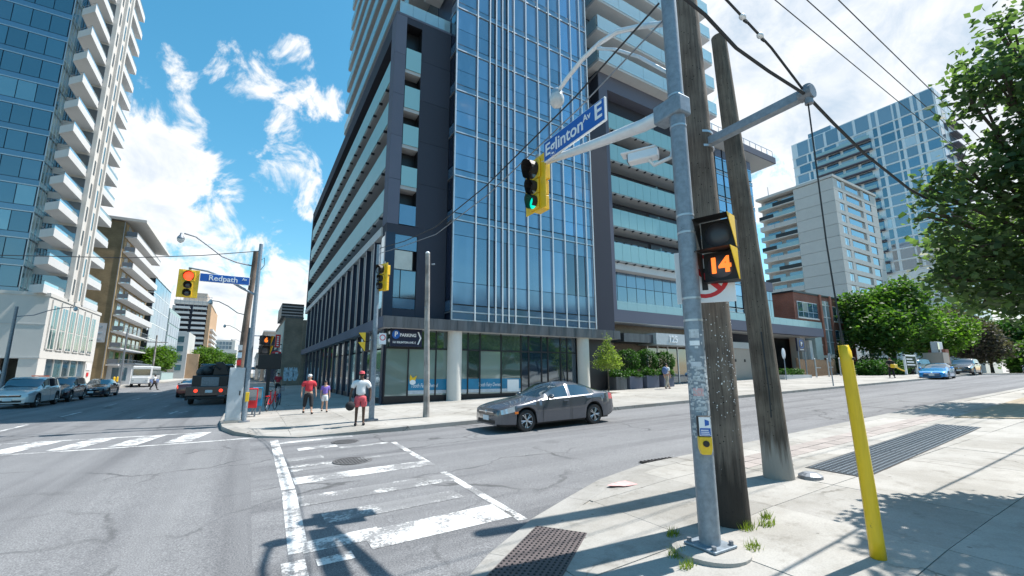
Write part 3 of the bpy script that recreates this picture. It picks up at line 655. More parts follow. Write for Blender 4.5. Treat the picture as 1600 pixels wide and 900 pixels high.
# lane dashes and small marks on the shaded main street
for y in (20.5, 26.5, 33, 40, 47, 55, 64, 74): band('lane_dash', (-6.9, y), (-6.9, y + 2.6), .12, 'road_paint')
for y in (24, 31, 38.5, 46, 54, 63): band('lane_dash', (-3.9, y), (-3.9, y + 1.6), .12, 'road_paint_worn')
m = MB(); 
for p in ([(-3.0, 25.6), (-2.9, 27.4)], [(-2.75, 25.9), (-2.45, 27.0)], [(-3.2, 26.6), (-2.4, 26.7)]):
    a, b = Vector(p[0]), Vector(p[1]); d = (b - a).normalized(); n = Vector((-d.y, d.x)) * .06
    m.add([(*v, g(v[0]) + .005) for v in (tuple(a - n), tuple(b - n), tuple(b + n), tuple(a + n))], [(0, 1, 2, 3)])
m.build('bicycle_marking', 'road_paint', road)
# pink utility spray on the pavement
mp_ = MB(); n = 14; mp_.add([(5.15 + .34 * math.cos(t) * (1 + .25 * math.sin(3 * t)), 5.02 + .13 * math.sin(t), zn(5.1, 5) + .008) for t in [2 * math.pi * i / n for i in range(n)]], [tuple(range(n))])
mp_.build('spray_mark', 'pink_spray', near_pav)
def manhole(x, y, r, label):
    rt = root('manhole_cover', (x, y, g(x) + .004), label, 'manhole', 'round iron covers in the crosswalk')
    MB().lathe([(r, 0), (r, .006), (r * .9, .008), (r * .9, .003), (0.01, .003)], n=28).build('frame', 'manhole_iron', rt)
    m = MB()
    for i in range(-5, 6):
        for j in range(-5, 6):
            if math.hypot(i, j) * r * .16 < r * .82: m.cbox((i * r * .16, j * r * .16, .006), (r * .09, r * .09, .008))
    m.build('tread_pattern', 'manhole_iron', rt)
manhole(2.05, 9.75, .40, 'larger round iron manhole cover amid the zebra bars, nearer the camera')
manhole(2.4, 12.4, .36, 'round iron manhole cover by the far end of the zebra')
rt = root('drain_grate', (7.05, 5.95, g(7.05) + .004), 'dark iron street drain against the near kerb', 'drain')
m = MB(); m.box(-.45, -.2, 0, .45, .2, .004); m.build('sump', 'black', rt)
for k in range(9): ubox('bar', 'iron', rt, -.42 + k * .1, -.18, .003, -.38 + k * .1, .18, .02)
# tactile plate at the corner
def quadmap(P, u, v): 
    a, b, c, d = [Vector(p) for p in P]; return (a.lerp(b, u)).lerp(d.lerp(c, u), v)
TP = [(2.04, 3.72), (2.48, 3.40), (3.32, 4.00), (3.10, 4.42)]
rt = root('tactile_plate', (2.7, 3.9, zn(2.7, 3.9)), 'dark studded iron warning plate on the corner kerb ramp', 'tactile plate')
m = MB(off=rt.location); TPx = [(2.0, 3.72), (2.50, 3.30), (3.42, 3.98), (3.08, 4.48)]
m.prism(TPx, lambda x, y: zn(x, y) - .02, lambda x, y: zn(x, y) + .009); m.build('plate', 'tactile', rt)
m = MB(off=rt.location)
for i in range(12):
    for j in range(22):
        q = quadmap(TPx, (i + .5) / 12, (j + .5) / 22); m.cyl((q.x, q.y, zn(q.x, q.y) + .008), (q.x, q.y, zn(q.x, q.y) + .017), .014, .009, 6)
o = m.build('stud_field', 'black', rt); o['kind'] = 'stuff'
# long steel grating in the pavement
gr = root('utility_grating', (11.8, 3.55, zn(11.8, 3.5)), 'long grey steel grating let into the near pavement', 'grating')
def gy(x): return 3.12 + .055 * (x - 8)
for s in range(3):
    xa = 8.1 + s * 2.55; xb = xa + 2.5
    m = MB(off=gr.location)
    nb = 30
    for k in range(nb + 1):
        x = xa + (xb - xa) * k / nb; m.prism([(x - .012, gy(x)), (x + .012, gy(x)), (x + .012, gy(x) + .74), (x - .012, gy(x) + .74)], lambda a, b: zn(a, b) - .01, lambda a, b: zn(a, b) + .012)
    for k in range(11):
        e = .74 * k / 10; m.prism([(xa, gy(xa) + e - .01), (xb, gy(xb) + e - .01), (xb, gy(xb) + e + .01), (xa, gy(xa) + e + .01)], lambda a, b: zn(a, b) - .01, lambda a, b: zn(a, b) + .013)
    m.build('grating_panel', 'steel_grate', gr)
m = MB(off=gr.location); m.prism([(8.05, gy(8.05) - .03), (15.75, gy(15.75) - .03), (15.75, gy(15.75) + .79), (8.05, gy(8.05) + .79)], lambda a, b: zn(a, b) - .03, lambda a, b: zn(a, b) + .0045); m.build('pit', 'black', gr)

# ================================================================ the glass apartment building
def jit(a=0.004): return (random.uniform(-a, a), random.uniform(-a, a), random.uniform(-a, a))
B = (6.0, 22.0, 0.2)
apt = root('apartment_building', B, 'tall blue glass apartment building with white fins and a balconied podium', 'building')
def part(name, mat, *boxes, bevel=0, parent=None):
    m = MB(off=B)
    for b in boxes: m.box(*b)
    return m.build(name, mat, parent or apt, bevel=bevel)
def pc(name, mat, *b, parent=None, rot=None): return ubox(name, mat, parent or apt, *b, off=B, rot=rot)
# cores
part('podium_core', 'dark_panel', (7.3, 23.2, 4.7, 23.2, 61, 23.0)); part('ground_core', 'black_frame', (6.6, 22.9, 0, 19.9, 60, 4.75), (19.9, 25.4, 0, 42, 60, 4.75))
part('tower_core', 'dark_panel', (9.6, 24.6, 22.9, 36.8, 50, 58)); part('glass_bay_core', 'navy_panel', (9.38, 21.62, 4.74, 19.68, 25, 46))
part('block_core', 'dark_panel', (23.06, 25.2, 4.75, 45.0, 50, 26.2))
# --- glass bay with white fins
XB = [9.34, 10.69, 11.57, 12.03, 12.49, 12.92, 13.39, 14.33, 15.31, 16.26, 17.25, 18.23, 19.11, 19.72]
ZL = [4.76, 5.22, 10.52, 13.2, 15.95, 18.7, 21.44, 24.39] + [24.39 + 2.85 * k for k in range(1, 8)]
dark_cols = {2, 4}; bright_cols = {10, 11}
for li in range(len(ZL) - 1):
    z0, z1 = ZL[li], ZL[li + 1]
    part('floor_band', 'alu', (9.30, 21.44, z0 - .035, 19.76, 21.6, z0 + .035))
    if li > 0: part('floor_band', 'spandrel', (9.32, 21.47, z0 + .036, 19.74, 21.6, z0 + .36)); part('floor_band', 'black_frame', (9.32, 21.465, z0 + .361, 19.74, 21.6, z0 + .40))
    for ci in range(len(XB) - 1):
        x0, x1 = XB[ci] + .02, XB[ci + 1] - .02
        mt = 'tower_glass_dark' if ci in dark_cols else 'tower_glass_bright' if (ci in bright_cols and li > 1) else 'tower_glass'
        if ci in bright_cols and li == 1: mt = 'tower_glass_dark'
        if li == 0: pc('window_pane', 'spandrel', x0, 21.5, z0 + .05, x1, 21.58, z1 - .04); continue
        za, zb = z0 + .42, z1 - .05
        cuts = [za, zb]
        if li == 1: cuts = [za, za + 1.25, zb - .85, zb]
        elif li < 7: cuts = [za, za + (zb - za) * .42, zb]
        for a, b in zip(cuts[:-1], cuts[1:]):
            m2 = mt
            if li == 1 and (a == za or b == zb): m2 = 'spandrel'
            pc('window_pane', m2, x0, 21.5, a + .015, x1, 21.58, b - .015, rot=jit(.0035))
for x in XB[1:]:
    MB(off=B).cyl((x, 21.38, 4.74), (x, 21.38, 46), .042, n=8).build('fin', 'white_metal', apt, smooth=True)
    m = MB(off=B)
    for z in ZL[1:9]: m.box(x - .02, 21.39, z - .03, x + .02, 21.5, z + .03)
    m.build('fin_bracket', 'white_metal', apt)
# side of the bay that looks along the main street
for li in range(1, len(ZL) - 1):
    z0, z1 = ZL[li], ZL[li + 1]
    pc('side_pane', 'tower_glass_dark', 9.31, 21.75, z0 + .75, 9.37, 22.35, z1 - .12, rot=jit(.004)); pc('side_pane', 'spandrel', 9.31, 21.66, z0 + .08, 9.37, 22.38, z0 + .66)
    pc('side_frame', 'alu', 9.29, 21.6, z0 - .03, 9.38, 22.6, z0 + .03)
part('corner_strip', 'alu', (9.28, 21.46, 4.74, 9.36, 21.6, 46))
# --- dark corner pier with a slit of small balconies
part('pier_core', 'black_frame', (5.86, 22.46, 9.96, 6.43, 23.2, 22.9), (7.41, 22.46, 9.4, 9.3, 23.2, 22.9), (6.43, 23.1, 4.8, 7.41, 23.25, 22.9), (6.43, 22.46, 22.62, 7.41, 23.2, 22.9))
for k in range(5):
    z0 = 9.96 + k * 2.63; z1 = min(z0 + 2.615, 23.05)
    pc('cladding_panel', 'mid_panel', 5.8, 22.40, z0, 6.44, 22.47, z1); pc('cladding_panel', 'dark_panel', 7.40, 22.40, z0, 9.3, 22.47, z1)
    pc('cladding_panel', 'mid_panel', 5.795, 22.405, z0, 5.865, 23.3, z1)
pc('cladding_panel', 'dark_panel', 6.445, 22.402, 22.62, 7.395, 22.47, 23.05); pc('cladding_panel', 'dark_panel', 7.56, 22.40, 4.76, 9.3, 22.47, 9.95)
for zt, zb in ((20.95, 19.59), (18.47, 17.12), (16.02, 14.79), (13.45, 12.3)):
    s = part('slit_balcony', 'soffit', (6.46, 22.42, zb - .22, 7.39, 23.1, zb - .02))
    pc('glass_panel', 'rail_glass', 6.47, 22.37, zb - .02, 7.38, 22.40, zt, parent=s)
pc('slit_pane', 'spandrel', 6.46, 22.38, 10.0, 7.39, 22.44, 11.15)
# --- glazed corner room above the canopy
part('room_back', 'interior', (6.0, 22.9, 4.8, 7.5, 23.0, 9.4)); part('room_floor', 'dark_panel', (5.82, 22.42, 4.74, 7.56, 23.2, 5.27)); part('room_head', 'dark_panel', (5.81, 22.41, 9.40, 7.56, 23.2, 9.955))
pc('window_pane', 'spandrel', 5.84, 22.41, 8.55, 7.52, 22.46, 9.38); pc('window_pane', 'spandrel', 5.84, 22.41, 5.29, 7.52, 22.46, 5.84); pc('blind', 'blind', 6.15, 22.42, 7.42, 7.30, 22.47, 8.5); pc('window_pane', 'window_dark', 5.84, 22.425, 5.88, 6.65, 22.48, 7.40); pc('window_pane', 'window_dark', 6.69, 22.425, 5.88, 7.52, 22.48, 7.40)
pc('window_frame', 'black_frame', 5.83, 22.40, 7.40, 7.53, 22.50, 7.44); pc('window_frame', 'black_frame', 6.65, 22.40, 5.84, 6.69, 22.50, 7.40)
pc('window_pane', 'left_glass_pale', 5.80, 22.46, 5.3, 5.86, 23.3, 9.3)
# --- canopy of dark zinc
part('canopy', 'zinc', (5.64, 21.44, 4.20, 21.86, 23.0, 4.68), (5.64, 23.0, 4.20, 7.0, 61, 4.68))
part('canopy_soffit', 'soffit', (5.7, 21.5, 4.155, 21.8, 22.9, 4.198), (5.7, 22.9, 4.155, 6.6, 60.9, 4.198))
x = 5.6
while x < 21.85:
    w = random.choice((.28, .42, .56, .7)); x1 = min(x + w, 21.9); pc('fascia_panel', 'zinc', x, 21.40 + random.uniform(-.008, .008), 4.15, x1 - .008, 21.45, 4.73); x = x1
for j in range(20): pc('fascia_panel', 'mid_panel', 5.60, 21.40 + j * 1.98, 4.15, 5.645, 21.40 + j * 1.98 + 1.965, 4.73)
pc('fascia_panel', 'zinc', 21.86, 21.44, 4.15, 21.9, 23, 4.73)
for (cx_, cy_) in ((9.75, 21.95), (18.98, 21.95)):
    MB(off=B).cyl((cx_, cy_, .2), (cx_, cy_, 4.16), .40, n=32).build('column', 'column_stone', apt, smooth=True)
# --- shopfront facing the side street
SX = [6.0, 7.22, 8.76, 9.63, 10.69, 11.46, 12.87, 14.27, 14.83, 15.79, 16.29, 17.3, 17.83, 18.6]
lows = ['shop_glass_pale', 'shop_glass_pale', 'shop_glass_pale', 'shop_glass_pale', 'shop_glass_green', 'shop_glass_pale', 'shop_glass_green'] + ['shop_glass_navy'] * 6
for i in range(len(SX) - 1):
    a, b = SX[i], SX[i + 1]
    pc('shop_window', lows[i], a + .03, 22.22, .72, b - .03, 22.26, 3.13, rot=jit(.002)); pc('shop_window', 'shop_glass_green' if i < 7 else 'shop_glass_navy', a + .03, 22.22, 3.21, b - .03, 22.26, 4.15, rot=jit(.002))
    pc('mullion', 'black_frame', a - .035, 22.17, .3, a + .035, 22.3, 4.155)
part('transom', 'black_frame', (6.0, 22.18, 3.13, 18.6, 22.3, 3.21), (6.0, 22.16, .25, 18.6, 22.3, .72)); part('shop_back', 'interior', (6.05, 22.6, .3, 18.6, 22.66, 4.15))
for a, b in ((7.26, 8.72), (8.80, 9.6), (9.67, 10.66), (10.73, 11.43), (11.5, 12.83), (12.9, 14.24)):
    pc('window_banner', 'banner', a, 22.205, .98, b, 22.218, 1.56); pc('window_banner', 'sign_grey', a, 22.205, .80, b, 22.218, .975)
text_obj('lettering', 'Tooth Fairy Owned', .30, 'sign_white', apt, (8.15 - B[0], 22.2 - B[1], 1.22 - B[2]), FACE_S, .004, shear=.25, sx=.62); text_obj('lettering', 'Tooth Fairy Owned', .30, 'sign_white', apt, (12.1 - B[0], 22.2 - B[1], 1.22 - B[2]), FACE_S, .004, shear=.25, sx=.62)
m = MB(off=B); m.extr([(7.32, 22.2, 1.45), (7.62, 22.2, 1.45), (7.72, 22.2, 1.75), (7.5, 22.2, 1.62), (7.36, 22.2, 1.8)], (0, .004, 0)); m.build('logo', 'yellow', apt)
m = MB(off=B); m.ball((7.5, 22.2, 1.4), (.17, .006, .13), 10, 6); m.build('logo', 'sign_white', apt)
pc('door_sign', 'sign_white', 13.3, 22.2, .8, 14.1, 22.215, 1.5)
part('door_recess', 'black_frame', (18.6, 22.4, .4, 21.8, 22.7, 4.15))
# --- side of the podium along the main street: shops, finned offices, balconies
FY = [22.5, 24.9, 26.91, 28.82, 30.98, 33.2, 35.42, 37.93, 40.4, 42.78, 45.42, 48.39, 51.3, 54.22, 57.8, 61]
for i in range(len(FY) - 1):
    a, b = FY[i], FY[i + 1]
    pc('shop_window', ['left_glass_pale', 'shop_glass_navy', 'window_dark'][i % 3], 6.02, a + .2, .6, 6.06, b - .2, 3.1, rot=jit(.002)); pc('shop_window', 'shop_glass_navy', 6.02, a + .2, 3.2, 6.06, b - .2, 4.15, rot=jit(.002))
    pc('shop_pier', 'navy_panel', 5.9, a - .2, .15, 6.2, a + .2, 4.16); 
    pc('office_pane', 'shop_glass_navy', 6.02, a + .1, 4.8, 6.06, b - .1, 9.4, rot=jit(.003)); pc('office_fin', 'navy_panel', 5.78, a - .11, 4.74, 6.3, a + .11, 9.45)
    pc('office_panel', 'slab_white', 5.98, a + .45, 7.9 - .25 * (i % 2), 6.02, a + .45 + (b - a) * .30, 9.38)
    pc('office_mullion', 'alu', 5.9, (a + b) / 2 + .1, 4.76, 6.02, (a + b) / 2 + .16, 9.4)
part('stall_riser', 'black_frame', (5.98, 22.5, .1, 6.2, 61, .6)); part('office_back', 'black_frame', (6.3, 22.9, 4.7, 7.3, 61, 9.46))
pc('white_band', 'slab_white', 5.74, 23.31, 9.46, 7.3, 61.2, 9.955)
def balcony(x0, x1, y0, y1, z, face, n, mat='rail_glass', h=1.4, slab='soffit', drop=.22, brk=True, name='balcony'):
    """slab with a row of glass panels hung on its edge; face 'w' looks along -x, 's' along -y"""
    s = part(name, slab, (x0, y0, z - drop, x1, y1, z))
    if face == 'w':
        for k in range(n):
            a = y0 + (y1 - y0) * k / n; b = y0 + (y1 - y0) * (k + 1) / n; pc('glass_panel', mat, x0 - .05, a + .012, z - .12, x0 - .025, b - .012, z - .12 + h, parent=s)
        if brk:
            m = MB(off=B)
            for k in range(n * 1): y = y0 + (y1 - y0) * (k + .5) / n; m.box(x0 - .1, y - .05, z - drop - .12, x0 + .12, y + .05, z - drop - .002)
            m.build('bracket_row', 'black_frame', s)
    else:
        for k in range(n):
            a = x0 + (x1 - x0) * k / n; b = x0 + (x1 - x0) * (k + 1) / n; pc('glass_panel', mat, a + .012, y0 - .05, z - .12, b - .012, y0 - .025, z - .12 + h, parent=s)
        if brk:
            m = MB(off=B)
            for k in range(n): xx = x0 + (x1 - x0) * (k + .5) / n; m.box(xx - .05, y0 - .1, z - drop - .1, xx + .05, y0 + .12, z - drop - .002)
            m.build('bracket_row', 'black_frame', s)
    return s
for k in range(4): balcony(5.87, 7.3, 23.32, 60.3, 11.0 + 2.75 * k, 'w', 24)
part('roof_slab', 'dark_panel', (5.8, 23.31, 21.95, 7.35, 61.2, 23.06)); part('end_wall', 'dark_panel', (5.8, 60.35, 9.957, 7.3, 61.2, 21.949))
part('roof_edge', 'mid_panel', (5.78, 22.39, 23.06, 9.32, 23.3, 23.2), (5.78, 23.3, 23.06, 6.2, 61.2, 23.2))
for k in range(4): pc('roof_rail', 'rail_glass_clear', 6.0 + k * .82, 22.5, 23.2, 6.8 + k * .82, 22.53, 24.1)
for k in range(24):
    y = 23.5 + k * 1.55
    for j in range(4): pc('balcony_window', 'window_dark', 7.26, y, 11.05 + 2.75 * j, 7.302, y + 1.3, 13.2 + 2.75 * j) if k % 2 == 0 else None
# --- tower above the podium
for k in range(11): 
    z = 24.2 + 2.85 * k
    balcony(7.4, 9.6, 25.5, 50, z, 'w', 4, 'rail_glass_pale', 1.15, brk=False, name='tower_balcony')
    pc('tower_window', 'window_dark', 9.56, 25.6, z + .02, 9.602, 49.9, z + 2.5)
for k in range(10):
    z = 27.0 + 2.85 * k; s = balcony(22.2, 37.7, 22.65, 24.6, z, 's', 6, 'rail_glass_clear', 1.2, slab='slab_white', drop=.30, brk=False, name='tower_balcony')
    pc('glass_panel', 'rail_glass_clear', 22.15, 22.7, z - .1, 22.175, 24.6, z + 1.08, parent=s)
    pc('tower_window', 'right_glass', 20.5, 24.56, z + .02, 36.5, 24.602, z + 2.4)
    part('tower_mullion', 'black_frame', *[(20.5 + j * 2.0, 24.52, z + .02, 20.56 + j * 2.0, 24.6, z + 2.4) for j in range(8)])
for k in range(9): part('bay_return_floor', 'slab_white', (8.2, 22.7, 24.0 + 2.85 * k, 9.3, 24.6, 24.25 + 2.85 * k))
# --- framed block to the right
part('block_frame', 'mid_panel', (23.0, 23.6, 5.74, 23.95, 25.2, 26.9), (23.95, 23.6, 25.3, 36, 25.2, 26.9), (23.95, 23.6, 5.74, 47.0, 24.4, 6.66))
for k in range(26): pc('cladding_board', 'dark_panel', 22.95, 23.62, 5.0 + k * .84, 23.0, 27.5, 5.0 + k * .84 + .828)
part('block_side', 'dark_panel', (19.75, 24.9, 4.72, 23.0, 25.2, 27))
for k in range(5):
    z = 10.75 + 2.82 * k; balcony(23.96, 36.0, 23.72, 25.2, z, 's', 13, h=1.42)
    pc('balcony_window', 'window_dark', 24.1, 25.14, z + .02, 29.6, 25.19, z + 2.4); pc('balcony_window', 'right_glass', 30.0, 25.14, z + .02, 35.9, 25.19, z + 2.4); pc('balcony_divider', 'rail_glass_pale', 29.75, 23.9, z, 29.8, 25.2, z + 1.7)
part('band_beam', 'slab_white', (23.96, 23.9, 9.95, 36.0, 25.2, 10.5))
for k in range(11):
    x0 = 24.0 + k * 1.09; pc('window_pane', 'window_dark' if k % 3 else 'right_glass', x0, 24.6, 7.4, x0 + 1.03, 24.66, 8.75, rot=jit(.006)); pc('window_pane', 'spandrel', x0, 24.6, 8.8, x0 + 1.03, 24.66, 9.93, rot=jit(.006))
    pc('terrace_panel', 'rail_glass_pale', x0, 23.63, 6.68, x0 + 1.08, 23.66, 7.35)
part('window_band_frame', 'black_frame', (23.96, 24.62, 6.66, 36, 24.9, 9.94))
# curtain wall with overhanging roof
part('curtain_core', 'navy_panel', (36.02, 23.95, 6.7, 45.0, 26, 24.4))
for i in range(7):
    x0 = 36.05 + i * 1.28
    for j in range(6):
        z0 = 7.6 + j * 2.8
        pc('curtain_pane', 'right_glass', x0 + .04, 23.86, z0 + .5, x0 + 1.23, 23.92, z0 + 1.6, rot=jit(.006)); pc('curtain_pane', 'tower_glass_bright', x0 + .04, 23.86, z0 + 1.66, x0 + 1.23, 23.92, z0 + 2.72, rot=jit(.006))
        if i == 0: part('curtain_band', 'alu', (36.0, 23.84, z0 + .30, 45.06, 23.95, z0 + .36), (36.0, 23.84, z0 - .02, 45.06, 23.95, z0 + .03)); part('curtain_band', 'spandrel', (36.0, 23.87, z0 + .03, 45.05, 23.95, z0 + .30))
    pc('curtain_mullion', 'black_frame', x0 - .03, 23.80, 7.5, x0 + .03, 23.93, 24.4)
for j in range(12): pc('curtain_side', 'rail_glass_pale', 45.0, 24, 7.6 + j * 1.4, 45.06, 26, 8.95 + j * 1.4)
part('eave', 'mid_panel', (35.5, 22.7, 24.45, 48.0, 27, 25.15)); part('eave_soffit', 'soffit', (35.6, 22.8, 24.40, 47.9, 26.9, 24.448))
part('eave_rail', 'alu', (36, 22.9, 25.95, 47.9, 22.94, 26.0), *[(36 + k * 1.08, 22.9, 25.15, 36.04 + k * 1.08, 22.94, 25.95) for k in range(12)])
part('low_wing', 'mid_panel', (45.07, 24.0, 10.3, 47.1, 27, 11.25)); part('low_wing_core', 'navy_panel', (45.07, 24.2, 6.7, 47.0, 27, 10.3))
for k in range(4): pc('window_pane', 'window_dark', 45.1 + k * .48, 24.12, 7.5, 45.54 + k * .48, 24.18, 9.3, rot=jit(.006)); pc('window_pane', 'spandrel', 45.1 + k * .48, 24.12, 9.35, 45.54 + k * .48, 24.18, 10.28)
part('terrace_canopy', 'mid_panel', (36.0, 22.95, 5.75, 54.4, 23.598, 6.66), (47.0, 23.6, 5.75, 54.4, 28, 6.66))
for k in range(15): pc('terrace_panel', 'rail_glass_pale', 36.05 + k * 1.22, 23.0, 6.67, 37.25 + k * 1.22, 23.03, 7.35)
part('underside', 'soffit', (22.0, 23.62, 5.70, 54.3, 27.8, 5.738))
# ground floor of the block: recessed entrance, stone wall, garage mouth
part('entrance_wall', 'bronze', (20.0, 24.95, .4, 35.0, 25.15, 5.7)); part('stone_wall', 'beige_stone', (35.0, 24.1, .8, 42.2, 24.6, 4.15)); part('stone_head', 'grey_concrete', (34.6, 24.0, 4.16, 42.6, 24.65, 4.75)); part('garage_mouth', 'black_frame', (42.2, 26.2, .9, 53.6, 26.4, 5.7)); part('garage_pier', 'beige_stone', (51.3, 23.9, 1.2, 52.3, 25.0, 5.7)); part('beige_return', 'beige_stone', (20.1, 24.7, .6, 24.5, 24.949, 4.6))
for k in range(4): pc('wall_light', 'black_frame', 36.3 + k * 1.5, 24.05, 2.9, 36.5 + k * 1.5, 24.1, 3.15)
part('entrance_canopy', 'paint_grey', (27.4, 23.0, 4.08, 34.4, 24.9, 4.98)); part('entrance_canopy_side', 'zinc', (24.2, 23.3, 4.2, 27.39, 24.9, 4.85))
t = text_obj('house_number', '125', .75, 'sign_white', apt, (29.35 - B[0], 22.97 - B[1], 4.52 - B[2]), FACE_S, .06, bold=.012)
for k in range(5): pc('door_pane', 'shop_glass_navy', 28.2 + k * 1.25, 24.6, .95, 29.35 + k * 1.25, 24.66, 3.9, rot=jit(.004)); pc('door_frame', 'alu', 28.06 + k * 1.25, 24.55, .9, 28.16 + k * 1.25, 24.7, 4.07)
# lamps at the corner of the canopy
for z in (3.95, 3.55):
    l = root('wall_lamp', (6.18, 22.1, z), 'small white floodlight on the shop corner, %s of two' % ('upper' if z > 3.7 else 'lower'), 'lamp')
    MB().ball((0, 0, 0), .1, 12, 8).build('globe', 'sign_white', l, smooth=True); MB().cyl((0, 0, 0), (0.02, .14, .02), .035).build('stem', 'alu', l)
# parking sign hung on the shopfront
ps = root('parking_sign', (6.95, 21.95, 3.70), 'black sign with white lettering PARKING and an arrow on the shopfront', 'sign'); ps.scale = (.86, 1, .94)
MB().box(-.95, -.06, -.50, 1.02, .06, .50).build('panel', 'sign_navy', ps, bevel=.01)
MB().lathe([(.24, -.075), (.24, -.06), (.01, -.06)], (-.62, 0, .16), 'y', 24).build('disc', 'sign_blue', ps)
text_obj('lettering', 'P', .38, 'sign_white', ps, (-.62, -.08, .16), FACE_S, .012, bold=.008); text_obj('lettering', 'PARKING', .245, 'sign_white', ps, (.13, -.066, .13), FACE_S, .01, bold=.006); text_obj('lettering', '161 EGLINTON AVE. E', .155, 'sign_white', ps, (-.1, -.066, -.27), FACE_S, .01, bold=.003, sx=.95)
m = MB(); m.extr([(.72, -.062, .34), (.80, -.062, .34), (.97, -.062, 0), (.80, -.062, -.36), (.72, -.062, -.36), (.88, -.062, 0)], (0, -.01, 0)); m.build('arrow', 'sign_white', ps)
m = MB(); m.box(-.6, .06, -.3, -.5, .27, -.2); m.box(.5, .06, -.3, .6, .27, -.2); m.build('bracket', 'black_frame', ps)

# ================================================================ other buildings
class Bld:
    def __init__(s, name, loc, label, cat='building', group=None):
        s.r = root(name, loc, label, cat, group); s.o = loc
    def box(s, name, mat, *bs, parent=None, bevel=0):
        m = MB(off=s.o)
        for b in bs: m.box(*b)
        return m.build(name, mat, parent or s.r, bevel=bevel)
    def pc(s, name, mat, *b, parent=None, rot=None): return ubox(name, mat, parent or s.r, *b, off=s.o, rot=rot)

glassy('pale_teal', (0.34, 0.47, 0.47), 0.08, 0.10, vary=.25); glassy('podium_teal', (0.03, 0.085, 0.095), 0.05, 0.08, vary=.3)
# ---- condominium tower over a white stone podium, across the main street
T = Bld('condominium_tower', (-18, 60, 0.1), 'teal glass condominium tower with white balconies on a white stone podium')
T.box('podium_wall', 'white_stone', (-46, 60, 3.3, -18, 77.4, 9.5), (-19.2, 74.6, 0, -18.02, 77.38, 3.3), (-19.4, 60.02, 0, -18.02, 62.0, 3.3), (-46, 60.1, 0, -45, 77, 3.3))
T.box('podium_core', 'interior', (-45, 66, 0.1, -19.2, 77.2, 3.3))
T.box('drive_wall', 'beige_stone', (-45, 62.5, 0.1, -21.5, 63.0, 3.3))
T.box('parapet', 'white_stone', (-46.05, 59.93, 9.5, -17.92, 77.5, 9.85)); T.box('string_course', 'grey_concrete', (-46, 59.96, 6.6, -17.97, 60.0, 6.7), (-46, 59.95, 3.28, -17.95, 60.0, 3.45))
for i in range(6):
    y = 61.3 + i * 2.55
    for d in (0, .95):
        for (za, zb) in ((4.3, 6.3), (6.42, 8.75)): T.pc('podium_window', 'podium_teal' if (i + d) % 2 < 1 else 'window_dark', -18.0, y + d, za, -17.975, y + d + .72, zb, rot=jit(.003))
        T.pc('window_sill', 'white_stone', -18.0, y + d - .08, 4.2, -17.9, y + d + .8, 4.29)
    T.pc('pilaster', 'white_stone', -18.0, y - .52, 4.3, -17.88, y - .2, 9.3)
for x in (-23.2, -24.6, -30.5, -31.9, -33.3):
    for (za, zb) in ((4.3, 6.3), (6.42, 8.75)): T.pc('podium_window', 'window_dark' if x < -30 else 'window_teal', x, 59.975, za, x + .85, 60.0, zb)
for i in range(5):
    y = 62.2 + i * 2.5; T.pc('entrance_pane', 'window_teal' if i % 2 else 'left_glass', -18.3, y, .15, -18.25, y + 2.4, 3.28, rot=jit(.004)); T.pc('entrance_mullion', 'white_stone', -18.35, y - .08, .1, -18.15, y, 3.3)
T.pc('notice_board', 'sign_white', -17.99, 75.0, 2.2, -17.95, 76.6, 3.0); T.pc('notice_board', 'sign_red', -17.99, 75.4, 1.4, -17.95, 76.1, 1.9)
FL = [9.85 + 2.9 * k for k in range(17)]
T.box('tower_core', 'navy_panel', (-44, 62.08, 9.5, -21.08, 75, 58)); T.box('tower_wing', 'white_stone', (-21.08, 64.5, 9.5, -18.0, 69.4, 58), (-21.08, 69.4, 9.5, -19.2, 75, 58))
T.box('roof_plant', 'grey_concrete', (-40, 64, 58, -24, 74, 61))
